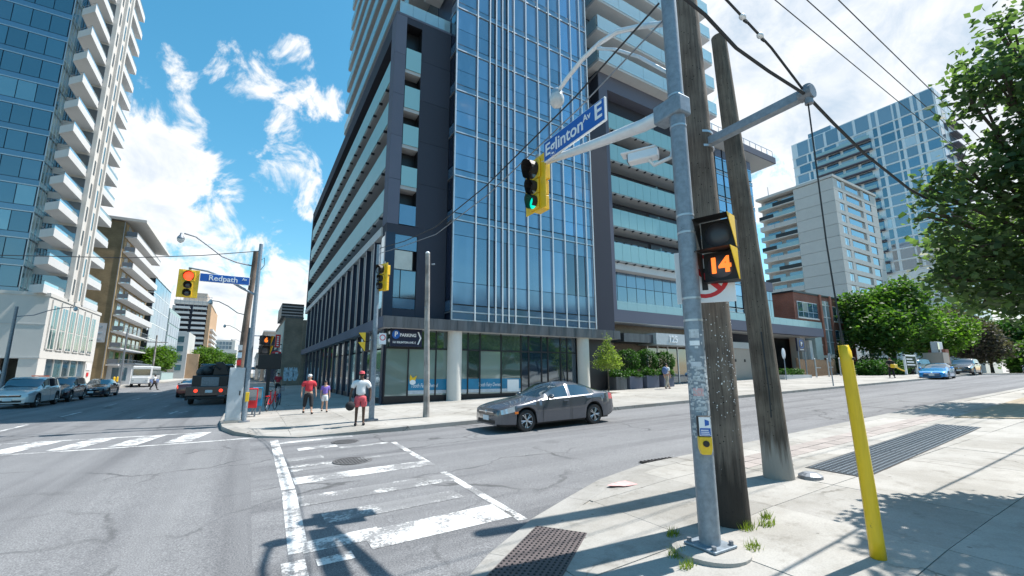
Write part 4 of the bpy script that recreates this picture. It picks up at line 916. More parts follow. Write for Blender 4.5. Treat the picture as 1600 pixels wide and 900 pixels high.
for k, z in enumerate(FL[:-1]):
    T.box('floor_band', 'alu', (-44, 61.98, z - .05, -21.0, 62.06, z + .06))
    T.box('floor_band', 'spandrel', (-44, 62.0, z + .07, -21.02, 62.06, z + .62))
    for i in range(10):
        x0 = -21.1 - (i + 1) * 1.5
        mt = 'left_glass' if random.random() < .82 else random.choice(['window_dark', 'left_glass_pale'])
        T.pc('window_pane', mt, x0 + .03, 62.0, z + .68, x0 + 1.46, 62.05, z + 2.8, rot=jit(.006))
    T.box('pale_band', 'pale_teal', (-21.06, 62.05, z + .07, -21.0, 64.45, z + .62))
    for i in range(3): T.pc('corner_pane', random.choice(['pale_teal', 'left_glass_pale', 'pale_teal']), -21.05, 62.1 + i * .8, z + .68, -21.0, 62.85 + i * .8, z + 2.8, rot=jit(.006)); T.pc('corner_mullion', 'alu', -21.04, 62.04 + i * .8, z, -20.95, 62.09 + i * .8, z + 2.85)
    # wedge-shaped balcony with a solid white front beside the glass corner
    s = MB(off=T.o).prism([(-19.75, 60.4), (-18.25, 58.9), (-18.25, 64.6), (-19.75, 64.6)], z - .12, z + .12).build('balcony', 'slab_white', T.r)
    MB(off=T.o).prism([(-18.37, 58.95), (-18.25, 58.9), (-18.25, 64.6), (-18.37, 64.6)], z + .12, z + .74).build('parapet', 'slab_white', s)
    MB(off=T.o).prism([(-19.75, 60.4), (-18.38, 59.03), (-18.3, 59.13), (-19.66, 60.5)], z + .12, z + .74).build('parapet', 'slab_white', s)
    m = MB(off=T.o); m.tube([(-19.7, 64.5, z + 1.08), (-19.7, 60.45, z + 1.08), (-18.32, 59.05, z + 1.08), (-18.32, 64.6, z + 1.08)], .03, 6); m.build('handrail', 'galv_dark', s)
    MB(off=T.o).extr([(-18.31, 59.1, z + .75), (-18.31, 64.6, z + .75), (-18.31, 64.6, z + 1.05), (-18.31, 59.1, z + 1.05)], (-.02, 0, 0)).build('glass_panel', 'rail_glass_clear', s)
    T.pc('balcony_door', 'window_dark', -20.99, 64.44, z + .4, -18.2, 64.50, z + 2.5)
    # punched windows of the white wing
    T.pc('wing_window', 'window_dark', -18.0, 65.15, z + .75, -17.975, 66.15, z + 2.5); T.pc('wing_window', 'window_teal', -18.0, 67.2, z + .4, -17.975, 68.6, z + 2.55)
    T.pc('window_frame', 'black_frame', -17.98, 65.62, z + .75, -17.96, 65.68, z + 2.5); T.pc('window_frame', 'black_frame', -17.98, 67.86, z + .4, -17.96, 67.92, z + 2.55)
    s = T.box('balcony', 'slab_white', (-19.2, 69.42, z - .12, -17.9, 75.2, z + .12)); T.box('parapet', 'slab_white', (-18.02, 69.45, z + .12, -17.9, 75.2, z + .72), parent=s)
    T.pc('glass_panel', 'rail_glass_clear', -17.98, 69.5, z + .72, -17.95, 75.1, z + 1.08, parent=s); T.pc('handrail', 'galv_dark', -18.0, 69.5, z + 1.08, -17.94, 75.15, z + 1.13, parent=s)
    T.pc('balcony_door', 'window_teal', -19.2, 70, z + .4, -19.17, 74.8, z + 2.5)
T.pc('pilaster', 'white_stone', -18.0, 64.5, 9.85, -17.8, 64.95, 58); T.pc('pilaster', 'white_stone', -18.0, 66.55, 9.85, -17.7, 67.0, 58); T.pc('pilaster', 'white_stone', -18.0, 68.95, 9.85, -17.8, 69.4, 58)

# ---- brown brick apartment house beyond it
A = Bld('apartment_house', (-18, 83, 0.1), 'brown brick apartment house with long white balconies and a flat overhanging roof')
A.box('brick_wall', 'brick_brown', (-36, 83, 0, -18.1, 104.5, 24.6)); A.box('front_wall', 'brick_brown', (-18.1, 83.4, 0, -18.02, 104.2, 24.5))
A.box('roof', 'white_stone', (-36.5, 82.6, 24.75, -15.6, 105, 25.15)); A.box('drain_pipe', 'alu', (-18.2, 82.9, 0, -18.12, 82.98, 24.6))
for k in range(9):
    z = 2.9 + 2.42 * k
    s = A.box('balcony', 'slab_white', (-18.0, 83.3, z, -16.6, 103.6, z + .2)); A.box('parapet', 'slab_white', (-16.66, 83.3, z + .2, -16.6, 103.6, z + .95), parent=s) if k > 2 else A.box('railing', 'galv', (-16.66, 83.3, z + .95, -16.6, 103.6, z + 1.0), *[(-16.65, 83.3 + q * .8, z + .2, -16.62, 83.34 + q * .8, z + .95) for q in range(25)], parent=s)
    for q in range(6): A.pc('window', 'window_dark' if q % 2 else 'window_lit', -18.02, 84.6 + q * 3.2, z + .25, -17.98, 86.6 + q * 3.2, z + 2.1)
    A.box('end_railing', 'galv_dark', (-17.9, 83.32, z + .3, -16.7, 83.36, z + .95), parent=s)
A.pc('wall_sign', 'sign_grey', -21.6, 82.93, 6.2, -18.4, 83.0, 9.0)
for q in range(5): A.pc('lettering_line', 'graffiti', -21.3, 82.91, 6.6 + q * .45, -18.8 - (q % 2) * .6, 82.93, 6.78 + q * .45)
K = Bld('corner_store', (-16.5, 88, 0.13), 'low white store with a dark window below the brown brick balconies')
K.box('wall', 'sign_grey', (-18.0, 84.5, .1, -15.2, 101, 3.1)); K.box('roof', 'galv', (-18.1, 84.2, 3.1, -14.8, 101.3, 3.3)); K.pc('window', 'left_glass', -17.4, 84.45, .7, -15.7, 84.5, 2.6)
for q in range(6): K.pc('poster', ['poster_pale', 'graffiti', 'sign_white'][q % 3], -15.2, 86 + q * 2.2, .6, -15.17, 87.8 + q * 2.2, 2.7)

# ---- blue glass offices further along
G1 = Bld('office_block', (-17.5, 107, 0.1), 'dark and pale blue glass office block past the brown brick house')
G1.box('core', 'navy_panel', (-34, 107, 0, -17.6, 127, 20.6)); 
for k in range(6):
    z = 2.6 + 3.0 * k; G1.box('floor_band', 'white_metal', (-34, 106.9, z - .09, -17.5, 107, z + .09), (-17.6, 107, z - .09, -17.5, 127, z + .09))
    for q in range(6): G1.pc('window_pane', 'far_glass', -17.58, 107.2 + q * 3.3, z + .12, -17.52, 110.4 + q * 3.3, z + 2.88, rot=jit(.005))
    for q in range(4): G1.pc('window_pane', 'window_dark', -20.6 - q * 3, 106.93, z + .12, -17.8 - q * 3, 106.99, z + 2.88)
for q in range(4): G1.box('corner_post', 'white_metal', (-20.75 - q * 3, 106.86, 0, -20.6 - q * 3, 106.98, 20.6))
G1.box('roof_edge', 'white_metal', (-34.1, 106.8, 20.6, -17.4, 127.1, 20.85))
G2 = Bld('office_block', (-17.8, 131, 0.1), 'smaller pale teal glass office block beyond the dark blue one')
G2.box('core', 'copper_pale', (-32, 131, 0, -17.9, 150, 17.5))
for k in range(5):
    for q in range(5): G2.pc('window_pane', 'far_glass', -17.88, 131.3 + q * 3.7, 2 + 3 * k, -17.82, 134.7 + q * 3.7, 4.6 + 3 * k, rot=jit(.005)); G2.pc('window_pane', 'left_glass_pale', -20.8 - q * 2.8, 130.93, 2 + 3 * k, -18.2 - q * 2.8, 130.99, 4.6 + 3 * k)
G3 = Bld('grey_block', (-16, 160, 0.1), 'narrow pale grey block with beige base beside the striped tower')
G3.box('wall', 'grey_concrete', (-24, 160, 0, -16.5, 178, 14)); G3.box('base', 'orange_wall', (-16.5, 161, 0, -13.5, 178, 7.5))
for k in range(4): G3.pc('window', 'window_teal', -23, 159.95, 2.5 + 2.8 * k, -17.5, 160.0, 4.2 + 2.8 * k)
# ---- striped tower under repair
S = Bld('striped_tower', (-15, 200, 0.1), 'striped balcony tower under repair with an orange end wall')
S.box('core', 'dark_panel', (-26, 200.8, 0, -15.8, 236, 27.6)); S.box('end_wall', 'orange_wall', (-15.8, 200, 0, -14.6, 237, 28)); S.box('side_wall', 'grey_concrete', (-26.8, 200.2, 0, -26, 236, 27))
for k in range(13):
    z = 3.0 + 1.9 * k
    for xa, xb in ((-25.9, -21.2), (-20.4, -15.9)):
        s = S.box('balcony', 'slab_white', (xa, 199.2, z, xb, 200.8, z + .3)); S.pc('parapet', 'slab_white' if random.random() < .7 else 'grey_concrete', xa + .1, 199.2, z + .3, xb - .1, 199.3, z + .85, parent=s)
    S.pc('end_balcony', 'slab_white', -14.6, 204, z, -13.6, 234, z + .7) if k < 9 else None
S.box('rooftop', 'white_stone', (-26.5, 200.4, 27.6, -14.4, 225, 29.2)); S.box('rooftop_room', 'beige_stone', (-24, 202, 29.2, -16.5, 218, 32.5)); S.box('scaffold', 'galv', *[(-26 + q * 1.4, 199.7, 25, -25.92 + q * 1.4, 199.8, 31) for q in range(9)], (-26, 199.7, 28.5, -14.6, 199.8, 28.6), (-26, 199.7, 30.6, -14.6, 199.8, 30.7)); S.pc('rooftop_window', 'black', -21, 201.95, 30.6, -20.4, 202, 31.6)
# ---- distant towers at the end of the street
for (nm, x0, x1, y, h, lab, mt, mt2) in (('distant_tower', -24, -11, 400, 27, 'distant pale teal slab tower at the end of the main street', 'white_stone', 'far_glass'), ('distant_tower', -10.5, -3.5, 430, 20, 'distant lower pale tower right of the teal slab', 'grey_concrete', 'left_glass_pale'), ('distant_tower', -16, -7, 300, 15, 'distant white mid-rise in front of the teal slab tower', 'white_stone', 'window_teal')):
    D = Bld(nm, (x1, y, 0.1), lab); D.box('wall', mt, (x0, y, 0, x1, y + 25, h))
    n = int(h / 3.2)
    for k in range(n):
        q = int((x1 - x0) / 2.2)
        for i in range(q): D.pc('window', mt2, x0 + .3 + i * 2.2, y - .1, 1.5 + k * 3.1, x0 + 2.1 + i * 2.2, y, 3.9 + k * 3.1)

# ---- shops past the glass building on the same side
H = Bld('brick_shop', (3.6, 62, 0.13), 'beige brick shop with a graffiti wall past the glass building')
H.box('wall', 'brick_beige', (3.55, 62, 0, 5.7, 84, 8.9), (5.7, 61.4, 0, 12, 84, 8.7)); H.box('rooftop_louvres', 'black_frame', (3.1, 63, 9.1, 5.75, 72, 10.95)); H.box('louvre', 'galv_dark', *[(3.05, 62.95, 9.3 + q * .4, 5.78, 63, 9.45 + q * .4) for q in range(4)])
H.box('parapet', 'zinc', (3.5, 61.95, 8.9, 5.75, 84, 9.1))
gp = MB(off=H.o)
for (cx_, w) in ((4.15, .34), (4.7, .4), (5.25, .36)):
    n = 12; gp.add([(cx_ + w * math.cos(2 * math.pi * i / n) * (1 + .2 * math.sin(5 * i)), 61.985, 1.7 + .9 * math.sin(2 * math.pi * i / n) * (1 + .15 * math.cos(3 * i))) for i in range(n)], [tuple(range(n))])
gp.build('graffiti', 'graffiti', H.r)
H.box('shop_front', 'copper_pale', (3.48, 62.4, 0, 3.55, 83, 8.6))
for q in range(5): H.pc('window', 'window_dark', 3.44, 63 + q * 4, .4, 3.48, 66.4 + q * 4, 2.7); H.pc('window', 'window_teal', 3.44, 63 + q * 4, 3.4, 3.48, 66.4 + q * 4, 5.6)
vs = root('shop_sign', (3.0, 64, 6.0), 'upright red sign with white letters on the brick shop', 'sign'); MB().box(-.3, -.06, -.85, .3, .06, .85).build('panel', 'sign_red', vs); MB().box(.3, -.03, -.5, .5, .03, -.4).build('bracket', 'black_frame', vs)
m = MB()
for q in range(5): m.box(-.12, -.075, -.65 + q * .28, .12, -.06, -.5 + q * .28)
m.build('lettering', 'sign_white', vs)
os_ = root('shop_sign', (2.95, 63, 4.3), 'round red sign with a white triangle on the brick shop', 'sign'); MB().ball((0, 0, 0), (.62, .06, .36), 20, 10).build('panel', 'sign_red', os_, smooth=True)
m = MB(); m.extr([(-.2, -.075, .16), (.2, -.075, .16), (0, -.075, -.18)], (0, .02, 0)); m.build('triangle', 'sign_white', os_); MB().box(.5, -.03, -.03, .62, .03, .03).build('bracket', 'black_frame', os_)
for i, (y0, y1, xf, h, mt, lab) in enumerate(((86, 104, 2.6, 8.2, 'navy_panel', 'dark blue two-storey shop row beyond the brick shop'), (105, 135, 2.2, 10.5, 'beige_stone', 'tan three-storey shop building further along the pavement'), (137, 190, 1.6, 7.0, 'grey_concrete', 'low grey shop building farthest along the pavement'))):
    D = Bld('shop_building', (xf, y0, .13), lab); D.box('wall', mt, (xf, y0, 0, xf + 9, y1, h)); D.box('cornice', 'grey_concrete', (xf - .12, y0 - .1, h, xf + 9, y1, h + .3))
    for q in range(int((y1 - y0) / 3.5)):
        D.pc('shop_window', 'window_dark', xf - .04, y0 + .4 + q * 3.5, .4, xf, y0 + 3.3 + q * 3.5, 2.8); D.pc('window', 'window_teal', xf - .04, y0 + .7 + q * 3.5, 3.7, xf, y0 + 2.6 + q * 3.5, 5.4)
    D.pc('awning', ['sign_red', 'sign_navy', 'banner'][i], xf - .9, y0 + .5, 2.9, xf, y1 - 2, 3.4)

# ---- right-hand side: red brick house, grey slab, blue tower
Q = Bld('brick_house', (53.5, 25.2, 1.5), 'three-storey red brick apartment house beside the glass building')
Q.box('wall', 'brick_red', (53.6, 25.2, .8, 67.2, 40, 11.1)); Q.box('parapet', 'black_frame', (53.5, 25.1, 11.1, 67.3, 40, 11.3)); 
for x in (59.4, 61.9, 66.9): Q.pc('pilaster', 'brick_red', x, 25.0, 1.4, x + .4, 25.2, 11.3)
Q.box('stair_glazing', 'window_lit', (59.9, 25.14, 2, 61.8, 25.19, 10.6)); 
for k in range(6): Q.pc('glazing_bar', 'white_metal', 59.85, 25.08, 2.5 + k * 1.5, 61.85, 25.15, 2.6 + k * 1.5)
Q.pc('glazing_bar', 'white_metal', 60.8, 25.08, 2, 60.9, 25.15, 10.6)
for xa, xb in ((54.2, 58.8), (62.6, 66.5)):
    for za, zb in ((8.2, 10.1), (5.2, 7.1), (2.3, 4.0)):
        w = Q.box('window', 'white_metal', (xa, 25.14, za, xb, 25.19, zb)); n = 4
        for i in range(n): a = xa + (xb - xa) * i / n + .06; b = xa + (xb - xa) * (i + 1) / n - .06; Q.pc('pane', 'window_lit' if (i + int(za)) % 3 == 0 else 'right_glass', a, 25.12, za + .75, b, 25.14, zb - .08, parent=w); Q.pc('pane', 'right_glass', a, 25.12, za + .08, b, 25.14, za + .68, parent=w)
        Q.pc('sill', 'white_stone', xa - .1, 25.05, za - .12, xb + .1, 25.2, za - .01)
Q.box('entry_tower', 'copper_pale', (55.2, 24.2, 1.2, 56.7, 25.0, 7.0)); Q.box('entry_wall', 'white_metal', (52.9, 23.8, 1.2, 53.5, 25, 5.4)); Q.box('entry_hood', 'grey_concrete', (58.5, 23.8, 3.6, 62, 25.0, 3.9))

GX, GY = 112.0, 41.6
W = Bld('grey_apartment_slab', (GX, GY, 1.6), 'pale grey concrete apartment slab with recessed balconies behind the brick house')
W.box('core', 'grey_concrete', (GX + .35, GY + .35, 0, GX + 23, GY + 8.3, 46.0)); W.box('core', 'soffit', (GX + 1.9, GY + 8.3, 0, GX + 23, GY + 17, 46.0)); W.box('roof', 'grey_concrete', (GX - .2, GY - .2, 46.3, GX + 23.2, GY + 17.3, 46.9)); W.box('rooftop_mast', 'galv', (GX + 2, GY + 15, 46.9, GX + 2.1, GY + 15.1, 50), (GX + 3, GY + 15.5, 46.9, GX + 3.1, GY + 15.6, 49), (GX + 4, GY + 8, 46.9, GX + 7, GY + 10, 48.5))
for k in range(16):
    z = 46.2 - 2.78 * (k + 1)
    W.pc('wall_panel', 'grey_concrete', GX, GY + .02, z + .03, GX + .35, GY + 8.3, z + 2.74)
    s = W.box('balcony', 'white_stone', (GX + .1, GY + 8.32, z, GX + 1.9, GY + 17, z + .2)); W.pc('parapet', ['grey_concrete', 'black_frame', 'rail_glass_pale'][(k * 7 + 1) % 3], GX + .1, GY + 8.4, z + .2, GX + .16, GY + 13.4, z + 1.15, parent=s); W.pc('parapet', ['rail_glass_pale', 'grey_concrete', 'black_frame'][(k * 5) % 3], GX + .1, GY + 13.5, z + .2, GX + .16, GY + 17, z + 1.15, parent=s)
    W.pc('balcony_window', 'right_glass' if k % 3 else 'window_lit', GX + 1.84, GY + 8.6, z + .3, GX + 1.9, GY + 12, z + 2.3); W.pc('balcony_window', 'window_dark', GX + 1.84, GY + 13, z + .3, GX + 1.9, GY + 16, z + 2.3)
    for (a, b) in ((0.05, 2.3), (4.6, 6.0), (14.5, 16.0), (19.6, 22.95)): W.pc('wall_panel', 'grey_concrete', GX + a, GY, z + .03, GX + b, GY + .35, z + 2.74)
    W.pc('wall_panel', 'grey_concrete', GX + 2.3, GY, z + .03, GX + 4.6, GY + .35, z + .9); W.pc('wall_panel', 'grey_concrete', GX + 16, GY, z + .03, GX + 19.6, GY + .35, z + .9)
    w = W.box('window', 'white_metal', (GX + 2.3, GY + .12, z + .95, GX + 4.6, GY + .2, z + 2.6)); W.pc('pane', 'window_lit', GX + 2.4, GY + .09, z + 1.0, GX + 3.3, GY + .12, z + 2.5, parent=w); W.pc('pane', 'window_dark', GX + 3.45, GY + .09, z + 1.0, GX + 4.0, GY + .12, z + 2.5, parent=w)
    W.pc('window', 'right_glass', GX + 16.1, GY + .12, z + .95, GX + 19.5, GY + .2, z + 2.6)
    W.box('recess', 'soffit', (GX + 6.0, GY + .33, z + .9, GX + 14.5, GY + .36, z + 2.74)); W.pc('parapet', 'grey_concrete', GX + 6.0, GY, z + .03, GX + 14.5, GY + .12, z + 1.05); W.pc('recess_window', 'window_dark', GX + 7, GY + .30, z + 1.06, GX + 13.5, GY + .329, z + 2.6)
BX, BY = 165.0, 34.0
U = Bld('blue_tower', (BX, BY, 1.6), 'broad pale blue residential tower rising behind the grey slab')
U.box('core', 'white_metal', (BX + .1, BY + .1, 0, BX + 15, BY + 38.3, 84)); U.box('roof_room', 'far_glass', (BX + 1, BY + 26, 84, BX + 12, BY + 33, 86))
rows = 15; ch = 3.35
PATTERN = [(.4, 2.6, 'far_glass'), (3.9, .7, 'window_dark'), (5.4, 2.4, 'far_glass'), (8.6, .7, 'window_dark'), (9.8, 3.2, 'far_glass'), (13.8, 1.0, 'window_dark'), (15.6, 3.4, 'right_glass'), (19.8, 3.4, 'far_glass'), (24.0, 3.4, 'right_glass'), (28.2, 2.6, 'far_glass'), (31.6, .8, 'window_dark'), (33.0, 3.4, 'far_glass')]
for k in range(rows):
    z = 84 - (k + 1) * ch - (0 if k == 0 else 2.2); h = ch if k else ch + 2.2
    if k == 0: z = 84 - h
    y = BY + .3; U.box('floor_band', 'white_metal', (BX - .1, BY - .1, z - .16, BX + .1, BY + 38.4, z + .16))
    for (a_, w, mt) in PATTERN:
        if k == 0: mt = 'far_glass'
        elif mt == 'far_glass' and random.random() < .3: mt = 'right_glass'
        elif random.random() < .06: mt = 'window_lit'
        sh = (k % 2) * .9 if a_ > 14 else 0
        U.pc('window_pane', mt, BX - .02, BY + a_ + sh, z + .3, BX + .08, BY + a_ + w + sh, z + h - .3, rot=(0, 0, random.uniform(-.004, .004)))
    for q in range(4): U.pc('end_pane', random.choice(('far_glass', 'white_metal', 'right_glass')), BX + .5 + q * 3.6, BY + .02, z + .25, BX + 3.7 + q * 3.6, BY + .08, z + h - .25)
    if k > 0:
        s = U.box('balcony', 'mid_panel', (BX - 1.6, BY + 15.5, z - .2, BX - .1, BY + 31, z + .12)); U.pc('glass_panel', 'rail_glass_pale', BX - 1.6, BY + 15.5, z + .12, BX - 1.55, BY + 31, z + 1.15, parent=s)
        U.pc('end_balcony', 'mid_panel', BX + 8, BY - 1.5, z - .2, BX + 15, BY, z + .15)
U.box('lower_tower', 'white_metal', (BX + .2, BY + .2, 0, BX + 14.8, BY + 38, 84 - rows * ch - 2.3))

# ================================================================ street furniture
def wire(name, pts, r, label, mat='wire', group='overhead wires'):
    c = pts[0]; m = MB(off=c); m.tube(pts, r, 6); o = m.build(name, mat, smooth=True, loc=c); return tag(o, label, 'wire', group)
def sag(a, b, d, n=14):
    a = Vector(a); b = Vector(b); return [tuple(a.lerp(b, i / n) - Vector((0, 0, d * 4 * (i / n) * (1 - i / n)))) for i in range(n + 1)]
def half_tube(m, c, r, d, n=14, droop=.12):
    """sun visor: open-bottomed tube along -y from c"""
    for i in range(n):
        t0 = R(-50) + R(280) * i / n; t1 = R(-50) + R(280) * (i + 1) / n
        def P(t, y, rr): 
            return (c[0] + rr * math.cos(t), c[1] - y, c[2] + rr * math.sin(t))
        def dep(t): return d * (0.62 + 0.38 * math.sin(max(t, 0) if t < math.pi else math.pi - t if t < math.pi else 0)) if 0 < t < math.pi else d * .62
        a, b = dep(t0), dep(t1)
        m.add([P(t0, 0, r), P(t1, 0, r), P(t1, b, r), P(t0, a, r)], [(0, 1, 2, 3)]); m.add([P(t0, 0, r - .008), P(t1, 0, r - .008), P(t1, b, r - .008), P(t0, a, r - .008)], [(3, 2, 1, 0)])
def traffic_signal(loc, rz, lit, label, backplate=True, scale=1.0):
    """three-lamp head; local -y is the way it faces, origin at its middle"""
    rt = root('traffic_signal', loc, label, 'traffic signal', 'yellow traffic signals', rz); rt.scale = (scale,) * 3
    if backplate: MB().box(-.30, -.012, -.49, .30, .012, .49).build('backplate', 'yellow', rt, bevel=.01)
    for i, (z, hh) in enumerate(((.26, .36), (-.06, .27), (-.33, .27))):
        MB().box(-hh / 2, .013, z - hh / 2 + .004, hh / 2, .19, z + hh / 2 - .004).build('housing', 'yellow', rt, bevel=.012); MB().box(-hh / 2, -.05, z - hh / 2 + .004, hh / 2, -.0125, z + hh / 2 - .004).build('door', 'yellow', rt, bevel=.012)
        r = hh * .42; nm = ('red', 'amber', 'green')[i]
        mt = {'red': 'lamp_red', 'green': 'lamp_green', 'amber': 'lamp_orange'}[nm] if lit == nm else 'lens_dark'
        m = MB(); m.lathe([(r, -.052), (r * .8, -.062), (r * .4, -.072), (.005, -.075)], (0, 0, z), 'y', 18); m.build('lens', mt, rt, smooth=True)
        m = MB(); half_tube(m, (0, -.05, z), r + .010, r * 1.35); m.build('visor', 'black', rt, smooth=True)
    MB().cyl((0, .05, .49), (0, .05, .58), .04).build('hanger', 'galv', rt)
    return rt
def ped_signal(loc, rz, glyph, label, upper_lit=False, scale=1.0):
    rt = root('pedestrian_signal', loc, label, 'pedestrian signal', 'yellow pedestrian signals', rz); rt.scale = (scale,) * 3
    for i, z in enumerate((.19, -.19)):
        MB().box(-.18, 0, z - .18, .18, .16, z + .18).build('housing', 'black', rt, bevel=.015)
        m = MB(); d = .27      # square tapered hood: top and two sloping cheeks
        m.add([(-.19, 0, z + .185), (.19, 0, z + .185), (.185, -d, z + .165), (-.185, -d, z + .165)], [(0, 1, 2, 3)])
        m.build('hood_top', 'black', rt)
        for sx, mt in ((-1, 'black'), (1, 'yellow')):
            m = MB(); m.extr([(sx * .188, 0, z + .183), (sx * .184, -d, z + .163), (sx * .188, -.03, z - .17), (sx * .188, 0, z - .18)], (sx * .006, 0, 0)); m.build('hood_cheek', mt, rt)
        m = MB(); m.extr([(-.183, 0, z - .18), (.183, 0, z - .18), (.183, -.05, z - .175), (-.183, -.05, z - .175)], (0, 0, .004)); m.build('hood_bottom', 'black', rt)
        MB().box(-.175, -.006, z - .172, .175, -.001, z + .172).build('face', 'black', rt)
        MB().lathe([(.145, -.008), (.13, -.022), (.06, -.032), (.004, -.034)], (0, 0, z), 'y', 20).build('lens', 'lens_blank', rt, smooth=True)
    z = .19 if upper_lit else -.19
    text_obj('countdown', glyph, .24, 'lamp_orange', rt, (0, -.042, z), FACE_S, .006, bold=.012)
    MB().box(-.22, .06, -.16, -.18, .10, -.12).build('bracket', 'galv', rt); MB().box(-.22, .06, .2, -.18, .10, .24).build('bracket', 'galv', rt)
    return rt
def street_sign(loc, rz, w, h, big, small, label, big_size, x_big, x_small, second=None):
    rt = root('street_sign', loc, label, 'street sign', None, rz)
    MB().box(-w / 2, -.02, -h / 2, w / 2, .02, h / 2).build('panel', 'sign_white', rt, bevel=.006)
    MB().box(-w / 2 + .014, -.026, -h / 2 + .014, w / 2 - .014, -.0205, h / 2 - .014).build('blue_field', 'sign_blue', rt)
    text_obj('lettering', big, big_size, 'sign_white', rt, (x_big, -.03, -.005), FACE_S, .006, bold=.004); text_obj('lettering', small, big_size * .5, 'sign_white', rt, (x_small, -.03, h * .16), FACE_S, .006, bold=.002)
    if second: text_obj('lettering', second[0], big_size * 1.12, 'sign_white', rt, (second[1], -.03, .01), FACE_S, .006, bold=.006)
    return rt
FW = R(-90)          # turn a south-facing thing to face -x

# ---- near signal pole and what it carries
zb = zn(4.1, 2.94)
P = root('signal_pole', (4.10, 2.94, zb), 'tall galvanized signal pole with a long arm in the right foreground', 'pole')
m = MB(); m.cyl((0, 0, 0), (0, 0, 9.6), .100, .078, 10); m.build('shaft', 'galv', P, smooth=True)
m = MB(); m.lathe([(.36, -.02), (.36, .03), (.31, .045), (.005, .05)], n=28); m.build('footing', 'pavement', P)
m = MB(); m.box(-.175, -.175, .05, .175, .175, .075); m.build('base_plate', 'galv', P, bevel=.008)
for a, b in ((-.135, -.135), (.135, -.135), (-.135, .135), (.135, .135)): MB().cyl((a, b, .075), (a, b, .11), .024, n=6).build('bolt', 'galv_dark', P)
m = MB(); m.box(.082, -.045, .42, .110, .045, .86); m.build('hand_hole', 'galv', P, bevel=.02)
m = MB(); m.tube([(.112, .02, .9), (.11, .02, 1.6), (.108, .02, 3.0), (.10, .03, 6), (.09, .03, 9)], .014, 8); m.build('conduit', 'paint_grey', P, smooth=True)
for z in (2.28, 2.52, 3.26, 3.46, 4.55, 4.95): m = MB(); m.cyl((0, 0, z), (0, 0, z + .022), .104 - z * .0022, .104 - z * .0022, 14); m.build('band', 'alu', P)
m = MB(); m.tube([(0, .09, 4.82), (0, .5, 4.86), (0, 1.2, 5.0), (0, 2.0, 5.17), (0, 2.85, 5.36)], [.085, .082, .072, .062, .05], 12); m.build('mast_arm', 'white_metal', P, smooth=True)
m = MB(); m.box(-.105, -.115, 4.70, .105, .26, 4.93); m.build('arm_clamp', 'galv', P, bevel=.02)
m = MB(); m.tube([(0, .05, 6.0), (0, .45, 6.27), (0, .85, 6.5), (0, 1.2, 6.58), (0, 1.6, 6.58), (0, 1.95, 6.50), (0, 2.2, 6.42)], .036, 10); m.tube([(0, .05, 5.3), (0, .5, 5.85), (0, .9, 6.25), (0, 1.25, 6.52)], .022, 8); m.build('lamp_arm', 'white_metal', P, smooth=True)
lm = MB(); lm.lathe([(.03, .10), (.07, .08), (.10, .02), (.10, -.02)], (0, 2.26, 6.38), 'z', 18); lm.build('lamp_cap', 'alu', P, smooth=True); lm = MB(); lm.lathe([(.10, -.02), (.125, -.08), (.12, -.16), (.07, -.23), (.01, -.25)], (0, 2.26, 6.38), 'z', 18); lm.build('lamp_globe', 'glass_bulb', P, smooth=True)
for k, (z, h, mt, lab) in enumerate(((2.10, .09, 'poster_pale', 0), (2.02, .05, 'sign_white', 0), (1.50, .08, 'pink_spray', 0), (1.80, .05, 'sign_grey', 0))):
    m = MB(); n = 5
    for i in range(n):
        t0 = R(185) + R(60) * i / n; t1 = R(185) + R(60) * (i + 1) / n; r = .1005 - z * .002
        m.add([(r * math.cos(t0), r * math.sin(t0), z), (r * math.cos(t1), r * math.sin(t1), z), (r * math.cos(t1), r * math.sin(t1), z + h), (r * math.cos(t0), r * math.sin(t0), z + h)], [(0, 1, 2, 3)])
    m.build('sticker', mt, P)
random.seed(11)
m = MB()
for k in range(260):
    t = random.uniform(R(150), R(330)); z = random.gauss(1.55, .22); r = .1002 - z * .0022 + .0008; w = random.uniform(.01, .05) ; h = random.uniform(.008, .03); d = w / r / 2
    m.add([(r * math.cos(t - d), r * math.sin(t - d), z), (r * math.cos(t + d), r * math.sin(t + d), z), (r * math.cos(t + d), r * math.sin(t + d), z + h), (r * math.cos(t - d), r * math.sin(t - d), z + h)], [(0, 1, 2, 3)])
o = m.build('paper_scraps', 'poster_pale', P); o['kind'] = 'stuff'
traffic_signal((4.06, 5.80, 5.14), FW, 'green', 'yellow traffic signal showing green at the end of the long arm', scale=1.0)
street_sign((4.03, 4.74, 5.58), FW, 1.46, .36, 'Eglinton', 'Av', 'blue street sign reading Eglinton Av E on the long arm', .30, -.20, .36, ('E', .60))
ped_signal((4.38, 2.75, 3.24), R(-73), '14', 'foreground pedestrian signal counting down 14 in orange beside the wooden poles', scale=.95)
ts = root('turn_sign', (4.36, 2.94, 2.98), 'white turn-ban sign with a red ring behind the foreground pedestrian signal', 'sign', None, R(-52))
MB().box(-.30, -.008, -.30, .30, .008, .30).build('panel', 'sign_white', ts, bevel=.004)
m = MB(); n = 28
for i in range(n):
    t0, t1 = 2 * math.pi * i / n, 2 * math.pi * (i + 1) / n
    m.add([(.25 * math.cos(t0), -.010, .25 * math.sin(t0)), (.25 * math.cos(t1), -.010, .25 * math.sin(t1)), (.205 * math.cos(t1), -.010, .205 * math.sin(t1)), (.205 * math.cos(t0), -.010, .205 * math.sin(t0))], [(0, 1, 2, 3)])
m.extr([(-.17, -.0095, .13), (-.13, -.0095, .17), (.17, -.0095, -.13), (.13, -.0095, -.17)], (0, -.002, 0)); m.build('red_ring', 'sign_red', ts)
